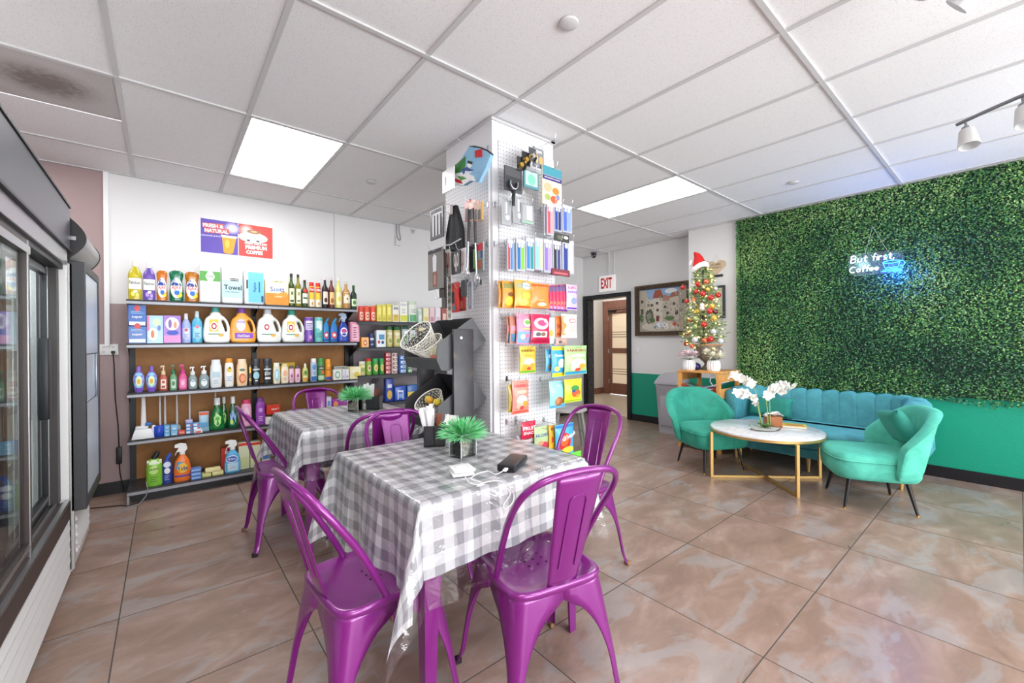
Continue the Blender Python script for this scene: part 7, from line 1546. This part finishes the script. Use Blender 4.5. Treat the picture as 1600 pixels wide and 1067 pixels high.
for i, (px, py, r_, c) in enumerate(BAUB):
    p = at(px, py, 0, CT.x); q_ = min(1, max(0, (p.z-CT.z)/THh)); R_ = trad(q_); dy = p.y-CT.y
    x = CT.x-sqrt(max(.0004, R_*R_-dy*dy))*.9 if abs(dy) < R_ else CT.x-.02
    p = at(px, py, 0, x); rad = r_/656*5.0*.82
    hgt = 'top' if py < 455 else ('upper half' if py < 480 else ('lower half' if py < 515 else 'bottom')); sd_ = 'left' if px < 1090 else ('middle' if px < 1106 else 'right')
    o = thing('bauble', '%s bauble at the %s %s of the Christmas tree' % (BC[c][1], hgt, sd_), 'bauble', tuple(p), group='baubles on the Christmas tree')
    MB().sphere((0, 0, 0), rad, 18).build('ball', mat(BC[c][0], .18, .35, coat=.6), o, smooth=60)
    MB().lathe([(rad*.95, rad*.22), (rad*1.18, rad*.2)], 8).build('cap', mat('d8b86a', .3, .9), o)
# ribbon
MB().tube(catm([tuple(at(px, py, 0, 4.72)-CT) for px, py in ((1076, 466), (1084, 471), (1092, 480), (1100, 486))]), .006, 6, flat=.3).build('ribbon', mat('d8a05a', .5), tr_)
# red hat
ht = thing('santa_hat', 'red hat with white fur trim on top of the Christmas tree', 'hat', (4.88, 2.40, HS+.29+.885))
ht.scale = (.80, .80, 1.25)
m = MB(); rings = []
for i in range(13):
    q = i/12; r_ = .098*(1-q)**.75+.006; cx = 0; cyy = .045*q+.045*max(0, q-.55)*2; cz = .03+.175*q-.05*max(0, q-.75)*2
    rings.append([(r_*.85*cos(a), cyy+r_*sin(a), cz) for a in [2*pi*k/24 for k in range(24)]])
m.loft(rings); m.build('felt_cone', mat('c9201f', .75, bump=.2, bscale=60), ht, smooth=60)
MB().tube([(.085*cos(a), .102*sin(a), .025+.008*sin(2*a)-.018*sin(a)) for a in [2*pi*i/28 for i in range(28)]], .026, 10, closed=True).build('fur_trim', mat('f4efec', .9, bump=1, bscale=120), ht)
MB().sphere((-.03, .125, .075), .028, 14).build('pompom', mat('f4efec', .9, bump=1, bscale=120), ht)
# flower pots
def flowers(loc, c_, lab, seed, spread_=.085, R_=.06):
    t = thing('flower_pot', lab, 'flowers', loc, group='white ribbed pots on the crate shelf'); t.scale = (1.25, 1.25, 1.15)
    m = MB(); rings = []
    for z, r in ((0, .042), (.01, .05), (.05, .056), (.085, .052), (.105, .044)):
        rings.append([((r+.0025*sin(18*a))*cos(a), (r+.0025*sin(18*a))*sin(a), z) for a in [2*pi*k/72 for k in range(72)]])
    m.loft(rings); m.build('ribbed_pot', mat('eeecea', .4), t, smooth=50)
    rnd = random.Random(seed)
    for k in range(6):
        az = k*1.05+.2; c = Vector((cos(az)*spread_*.55, sin(az)*spread_*.75, .135+.05*rnd.random())); m = MB()
        for j in range(44):
            d = Vector((rnd.uniform(-1, 1), rnd.uniform(-1, 1), rnd.uniform(-.2, 1))).normalized(); s_ = d.cross(Vector((0, 0, 1))).normalized()*.011; tip = c+d*.052; mid = c+d*.028+Vector((0, 0, .004))
            m.add([tuple(c), tuple(mid-s_), tuple(tip), tuple(mid+s_)], [(0, 1, 2, 3)])
        m.build('blossom', mat(c_, .6), t, smooth=0, weld=False)
    for k in range(7):
        m = MB(); leafblade(m, (0, 0, .10), k*.9+.3, .11, .02, .45, .03); m.build('leaf', mat('7a9a6a', .5), t)
    return t
flowers((4.72, 2.46, HS), 'f0dce0', 'white ribbed pot with pale pink flowers at the left of the crate shelf', 1)
flowers((4.75, 2.19, HS), 'f6f2dc', 'white ribbed pot with cream flowers at the right of the crate shelf', 2)
o = thing('bauble', 'dark blue bauble lying beside the pink flower pot', 'bauble', tuple(at(1089, 566, 0, 4.78)))
MB().sphere((0, 0, 0), .042, 18).build('ball', mat('3a3f8a', .15, .4, coat=.6), o); MB().lathe([(.04, .008), (.05, .007)], 8).build('cap', mat('d8b86a', .3, .9), o)
o.location.z = HS+.042
# heart sign, small picture, painting
hs = thing('heart_plaque', 'tan wooden heart plaque hanging on white wall beside the tree', 'sign', (XG, 2.44, 2.165))
hp = [(0, -.10)]+[( .062+.062*cos(a), .03+.055*sin(a)) for a in [radians(-35+215*i/12) for i in range(13)]]+[(-.062+.062*cos(a), .03+.055*sin(a)) for a in [radians(0+215*i/12) for i in range(1, 13)]]
MB().prism([(-x, z) for x, z in hp], -.012, -.002, axis=0).build('heart_board', mat('cbb596', .6, bump=.15), hs, smooth=0)
dd = Decal(.25, .2, lambda x, z: 0, -.1); dd.text('7a6248', 'HOME', 0, .68, .5, .14); dd.text('7a6248', 'SWEET', 0, .48, .55, .12)
b_ = dd.build('lettering', hs); b_.rotation_euler.z = radians(-90); b_.location.x = -.012
MB().box(-.016, -.085, -.125, -.004, .075, -.095).build('slogan_bar', mat('2c2522', .5), hs, smooth=0)
MB().tube([(-.006, .06, .06), (-.006, .0, .16), (-.006, -.06, .06)], .0015, 4).build('cord', mat('b8b0a4', .6), hs)
def frame(t, w_, h_, fw, m_, d0=.03, mi=None):
    f = MB(); f.box(-d0, -w_/2, -h_/2, 0, -w_/2+fw, h_/2); f.box(-d0, w_/2-fw, -h_/2, 0, w_/2, h_/2); f.box(-d0, -w_/2+fw, -h_/2, 0, w_/2-fw, -h_/2+fw); f.box(-d0, -w_/2+fw, h_/2-fw, 0, w_/2-fw, h_/2)
    return f.build('frame', m_, t, smooth=0, weld=False, bevel=.004)
sp_ = thing('framed_picture', 'small dark framed picture mostly hidden behind the tree', 'picture', (XG-.001, 2.505, 1.725))
frame(sp_, .36, .41, .028, mat('3a4048', .4)); MB().box(-.012, -.15, -.18, -.008, .15, .18).build('print', mat('e6e0c8', .6), sp_, smooth=0)
pt = thing('framed_painting', 'ornate bronze framed painting of an old village square', 'painting', (XE-.001, 3.345, 1.698))
FR = NT('antique bronze frame'); tc = FR.n('TexCoord'); v = FR.n('TexVoronoi', Scale=60); FR.l(tc.outputs['Object'], v.inputs['Vector']); r = FR.ramp(v.outputs['Distance'], [(0, '7a6248'), (.5, '3f3026')]); FR.l(r.outputs[0], FR.b.inputs['Base Color']); FR.bump(v.outputs['Distance'], .6, .006); FR.b.inputs['Roughness'].default_value = .35; FR.b.inputs['Metallic'].default_value = .4
PW2, PH2 = .90, .765; fo = frame(pt, PW2, PH2, .065, FR.m, .045)
MB().box(-.05, -PW2/2, PH2/2-.014, -.03, PW2/2, PH2/2).box(-.05, -PW2/2, -PH2/2, -.03, PW2/2, -PH2/2+.014).box(-.05, -PW2/2, -PH2/2, -.03, -PW2/2+.014, PH2/2).box(-.05, PW2/2-.014, -PH2/2, -.03, PW2/2, PH2/2).build('outer_bead', mat('6e5a44', .35, .5), fo, smooth=0, weld=False)
iw, ih = PW2-.13, PH2-.13
d = Decal(iw, ih, lambda x, z: -.012, -ih/2)
d.rect('b9b3a6', -1, 0, 1, 1); d.rect('8fb0d2', -1, .62, 1, 1); d.ell('dfe6ec', .35, .92, .25, .06)
d.rect('a79f90', -1, 0, 1, .28); d.ell('c9c2b2', -.1, .12, .8, .12)
for c, pts in (('b5ad9c', [(-1, .22), (-1, .99), (-.72, .98), (-.6, .80), (-.55, .22)]), ('c8c1b0', [(-.72, .22), (-.72, .74), (-.35, .76), (-.35, .22)]), ('cfc8b8', [(-.36, .22), (-.36, .80), (.0, .80), (.0, .22)]), ('a0523f', [(-.42, .78), (-.30, .97), (-.06, .97), (.06, .78)]), ('b5806a', [(-.02, .70), (.1, .84), (.3, .80), (.34, .70)]), ('bdb6a6', [(.0, .25), (.0, .70), (.34, .70), (.34, .25)]), ('c4bcab', [(.3, .25), (.3, .78), (.7, .84), (.7, .25)]), ('a06a58', [(.28, .76), (.4, .88), (.75, .90), (.75, .80)]), ('a8a090', [(.66, .2), (.66, .95), (1, .99), (1, .2)])): d.poly(c, pts)
for x, z, w_, h_, c in ((-.88, .72, .05, .07, '4a4640'), (-.88, .48, .06, .12, '4a4640'), (-.60, .62, .05, .06, '4f4a44'), (-.45, .62, .05, .06, '4f4a44'), (-.22, .66, .05, .06, '4f4a44'), (-.2, .50, .05, .06, '5a3a34'), (-.2, .30, .06, .13, '7a2f2a'), (.12, .56, .05, .06, '4f4a44'), (.22, .42, .05, .06, '4f4a44'), (.48, .62, .05, .06, '4f4a44'), (.58, .42, .06, .1, '4f4a44'), (.84, .66, .05, .08, '4f4a44')): d.rect(c, x-w_, z-h_/2, x+w_, z+h_/2, 2)
d.ell('55584c', -.55, .36, .17, .18); d.ell('8a8a76', -.55, .33, .10, .12); d.ell('4f6a3f', -.45, .26, .14, .07); d.ell('5d7a4a', .3, .30, .2, .05); d.ell('4f6a3f', -.9, .32, .1, .1)
for i, (x, z, r_, c) in enumerate(((-.15, .13, .13, 'dfe6ee'), (.02, .17, .10, 'cfd8e4'), (.15, .12, .12, 'e6e2dc'), (.35, .14, .10, 'cbb4a4'), (.5, .16, .08, 'c04a3a'), (.42, .1, .07, 'd8d0c4'), (-.3, .1, .06, '6f8a9a'), (.7, .16, .14, 'b9a48c'))): d.ell(c, x, z, r_, r_*.55)
rp = random.Random(12)
for i in range(150):
    x, z = rp.uniform(-.96, .96), rp.uniform(.03, .86); c = rp.choice(('d8d2c4', 'c4bcac', '8f897c', '6f6a60', 'aab0b0', 'b89a88', '7d8a6a', 'e4e0d6', '9a8f80'))
    d.rect(c, x-.012*rp.uniform(.5, 2.4), z-.012*rp.uniform(.6, 2), x+.012*rp.uniform(.5, 2.4), z+.012*rp.uniform(.6, 2), 1)
pc_ = d.build('canvas', pt); pc_.rotation_euler.z = radians(-90)
# exit sign with conduit
ex = thing('exit_sign', 'white exit sign with red letters above the doorway', 'exit sign', (XE-.001, 4.33, 2.19))
MB().box(-.05, -.155, -.13, 0, .155, .13).build('housing', mat('e6e2e0', .5, emit=.25), ex, bevel=.006)
d = Decal(.31, .26, lambda x, z: 0, -.13); d.text('d8202a', 'EXIT', 0, .52, .72, .66, bold=.03); lt = d.build('lettering', ex); lt.rotation_euler.z = radians(-90); lt.location.x = -.0505
struct(MB().box(XE-.022, 4.30, 2.32, XE, 4.325, ZC).box(XE-.014, 4.20, 2.32, XE, 4.208, ZC).build('trim_7', mat('dcdcdc', .45), smooth=0, weld=False))
sc = thing('security_camera', 'dark dome security camera on the ceiling above the exit sign', 'camera', (5.45, 4.46, ZC))
MB().lathe([(-.02, .05), (0, .055)], 20).build('base', mat('55555a', .4), sc); MB().sphere((0, 0, -.05), .045, 16).build('dome', mat('1f1f22', .15, coat=1), sc); MB().cyl(0, 0, .03, .05, .018, 14, T=Tz(0, 0, -.055, ry=radians(-110))).build('lens', mat('8a8c90', .2), sc)
sw = thing('light_switch', 'white light switch under the painting by the doorway', 'switch', (XE, 3.78, 1.10)); MB().box(-.006, -.035, -.057, 0, .035, .057).build('plate', mat('e2e2e2', .4), sw, bevel=.003); MB().box(-.010, -.016, -.032, -.006, .016, .032).build('rocker', mat('eeeeee', .4), sw, bevel=.002)
# poster
ps = thing('wall_poster', 'purple and red poster for orange juice and coffee on the white wall', 'poster', (.563, YB, 2.11))
PWd, PHd = .60, .325
MB().box(-PWd/2, -.004, 0, PWd/2, 0, PHd).build('sheet', mat('ecebee', .35), ps, smooth=0)
d = Decal(PWd, PHd, lambda x, z: -.004); d.rect('5d48ac', -.985, .015, -.01, .985); d.rect('d2483f', .01, .015, .985, .985)
for i in range(5): d.ell(('8474c0', 'a79bd2', 'c9c0e2', 'dcd2e4', 'e9dfe8')[i], -.16, .80, .24-.045*i, .18-.03*i)
for i in range(3): d.ell(('e08478', 'eaa9a0', 'f0cfca')[i], .22, .80, .20-.05*i, .18-.04*i)
d.poly('d8584a', [(-.95, .86), (-.39, .89), (-.37, .76), (-.93, .73)]); d.poly('d8584a', [(-.90, .72), (-.25, .755), (-.24, .61), (-.88, .58)])
d.text('f4e6ea', 'FRESH &', -.66, .80, .27, .11, .03, .05); d.text('f4e6ea', 'NATURAL', -.58, .66, .31, .11, .03, .05); d.text('e6e0f2', 'ORANGE JUICE', -.73, .50, .25, .05, .03)
d.poly('f2ead6', [(-.48, .57), (-.02, .57), (-.06, .50), (-.44, .50)]); d.poly('e9a02a', [(-.44, .50), (-.06, .50), (-.14, .08), (-.40, .08)]); d.ell('e9a02a', -.27, .08, .13, .05); d.ell('f4c04a', -.30, .32, .06, .12); d.ell('e8dccb', -.25, .53, .2, .03)
d.ell('f2efee', .42, .60, .42, .16); d.ell('c9cdd2', .42, .58, .30, .10); d.ell('e9e6e6', .44, .68, .22, .14); d.ell('a8744a', .44, .78, .20, .06); d.ell('d8b48a', .44, .785, .10, .03); d.ell('5a4038', .28, .50, .05, .025); d.ell('5a4038', .55, .50, .05, .025)
d.text('f6eaea', 'FRESH GROUND', .50, .42, .32, .075, .02, .04); d.text('f8eeee', 'PREMIUM', .50, .30, .31, .12, .02, .06); d.text('f8eeee', 'COFFEE', .45, .15, .24, .12, .02, .06)
d.build('print', ps)
# electrical box with looped wires on the white wall, small clip beside it
wb = thing('junction_box', 'small white box with looping wires high on the white wall', 'wire box', (2.215, YB, 2.50)); MB().box(-.035, -.03, -.06, .035, 0, .06).build('box', mat('dededf', .5), wb, bevel=.004)
MB().tube(catm([(-.02, -.02, .20), (-.02, -.03, .05), (.0, -.045, -.0), (.022, -.04, .02), (.01, -.03, .12), (.012, -.02, .2)]), .004, 6).build('wire', mat('5a5a5e', .5), wb)
wc = thing('wall_clip', 'tiny white cable clip under the ceiling near the pillar', 'clip', (2.42, YB, 2.64)); MB().box(-.02, -.02, -.02, .02, 0, .02).build('clip', mat('d0d0d2', .5), wc, bevel=.004); MB().tube([(-.03, -.012, .03), (0, -.025, 0), (.03, -.012, .03)], .003, 5).build('wire', mat('77777a', .5), wc)
# trash can
tc_ = thing('trash_can', 'grey plastic trash can with a rounded lid by the green wall', 'trash can', (5.32, 3.005, 0))
def rr(w_, d_, z, r=.04, n=5): return [(sx*(w_/2-r)+r*cos(radians(a0+90*k/n)), sy*(d_/2-r)+r*sin(radians(a0+90*k/n)), z) for sx, sy, a0 in ((1, 1, 0), (-1, 1, 90), (-1, -1, 180), (1, -1, 270)) for k in range(n+1)]
GRY = mat('a9a8ae', .45, name='grey bin plastic')
m = MB(); m.loft([rr(.25, .30, 0), rr(.30, .36, .60), rr(.31, .37, .61), rr(.31, .37, .655)]); m.build('bin_body', GRY, tc_, smooth=40)
m = MB(); m.loft([rr(.335, .395, .655), rr(.335, .395, .672), rr(.31, .37, .70), rr(.25, .31, .765, .06), rr(.14, .20, .80, .06)]); m.build('lid', GRY, tc_, smooth=50)
MB().box(-.155, -.10, .10, -.138, .10, .50).build('front_panel', mat('a3a2a8', .5), tc_, bevel=.01)
# grey wooden chair behind the pillar
g = at(888, 638, 2, .47); gc = thing('grey_chair', 'grey painted wooden chair standing behind the pillar', 'chair', (g.x, g.y, 0), radians(50)); GP = mat('7e7f7c', .5, bump=.05, name='grey paint')
MB().lathe([(.445, .20), (.45, .215), (.468, .215), (.475, .20)], 28).build('seat', mat('a5a2a0', .5), gc, smooth=40)
for sx in (1, -1):
    for sy in (1, -1): MB().tube([(sx*.13, sy*.13, .445), (sx*.19, sy*.19, 0)], [.022, .018], 8).build('leg', GP, gc)
for s in (1, -1): MB().box(s*.15-.02, .17, .44, s*.15+.02, .20, .84, T=Tz(0, .0, 0)).build('back_post', GP, gc, bevel=.004)
MB().box(-.17, .165, .74, .17, .205, .84).build('back_rail', GP, gc, bevel=.008); MB().box(-.04, .175, .47, .04, .19, .74).build('back_slat', GP, gc)
MB().tube([(.16, .16, .2), (-.16, .16, .2)], .01, 6).tube([(.16, -.16, .2), (-.16, -.16, .2)], .01, 6).build('stretcher', GP, gc)
# track light at the right, and the head of another lamp at the top edge
def rail_light(pts, heads, lab):
    c = Vector(pts[len(pts)//2]); t = thing('track_light', lab, 'track light', tuple(c)); NK = mat('8d8e92', .3, .8, name='brushed nickel')
    MB().tube([tuple(Vector(p)-c) for p in pts], .010, 8).build('rail', NK, t)
    MB().tube([(0, 0, 0), (0, 0, ZC-c.z)], .008, 8).lathe([(ZC-c.z-.02, .055), (ZC-c.z, .06)], 20).build('mount', NK, t, weld=False)
    for h, (dx, dy) in heads:
        h = Vector(h)-c; T = Tz(h.x, h.y, h.z, rx=dx, ry=dy)
        a = MB().tube([(0, 0, 0), (0, 0, -.04)], .006, 6, T=T).lathe([(-.095, .016), (-.045, .018), (-.04, .02), (-.036, .01)], 14, T=T).build('lamp_holder', NK, t)
        s_ = MB(); s_.lathe([(-.16, .043), (-.155, .044), (-.062, .031), (-.060, .012)], 20, T=T, cap=False); s_.build('glass_shade', mat('eeeeec', .25, trans=.4, name='frosted glass'), a, solid=.002, smooth=50)
    return t
zr = 2.45; p0 = at(1495, 195, 2, zr); p1 = at(1600, 152, 2, zr)
rail_light([tuple(p0.lerp(p1, q)+Vector((0, 0, .012*sin(pi*q*.5)))) for q in [i*.45 for i in range(9)]], [(tuple(p0.lerp(p1, .14)), (-.1, .25)), (tuple(p0.lerp(p1, .98)), (-.1, .3)), (tuple(p0.lerp(p1, 2.2)), (.1, .3))], 'nickel track light with glass shades at the right of the ceiling')
p0 = at(1466, -30, 2, 2.50); p1 = at(1540, -30, 2, 2.50)
sl = thing('ceiling_spotlight', 'twin spotlight at the top right edge of the ceiling', 'spotlight', tuple(p0)); 
MB().cyl(0, 0, .19, .20, .06, 20).tube([(0, 0, 0.02), (0, 0, .2)], .008, 6).build('mount', mat('8d8e92', .3, .8), sl, weld=False)
for q, T in enumerate((Tz(.0, 0, .03, ry=.5, rx=.6), Tz(*(at(1528, -24, 2, 2.52)-p0), ry=-.2, rx=.9))):
    MB().lathe([(-.07, .042), (-.03, .042), (.02, .03), (.04, .015)], 20, T=T).build('lamp_head', mat('c9cacc', .35, .3), sl);
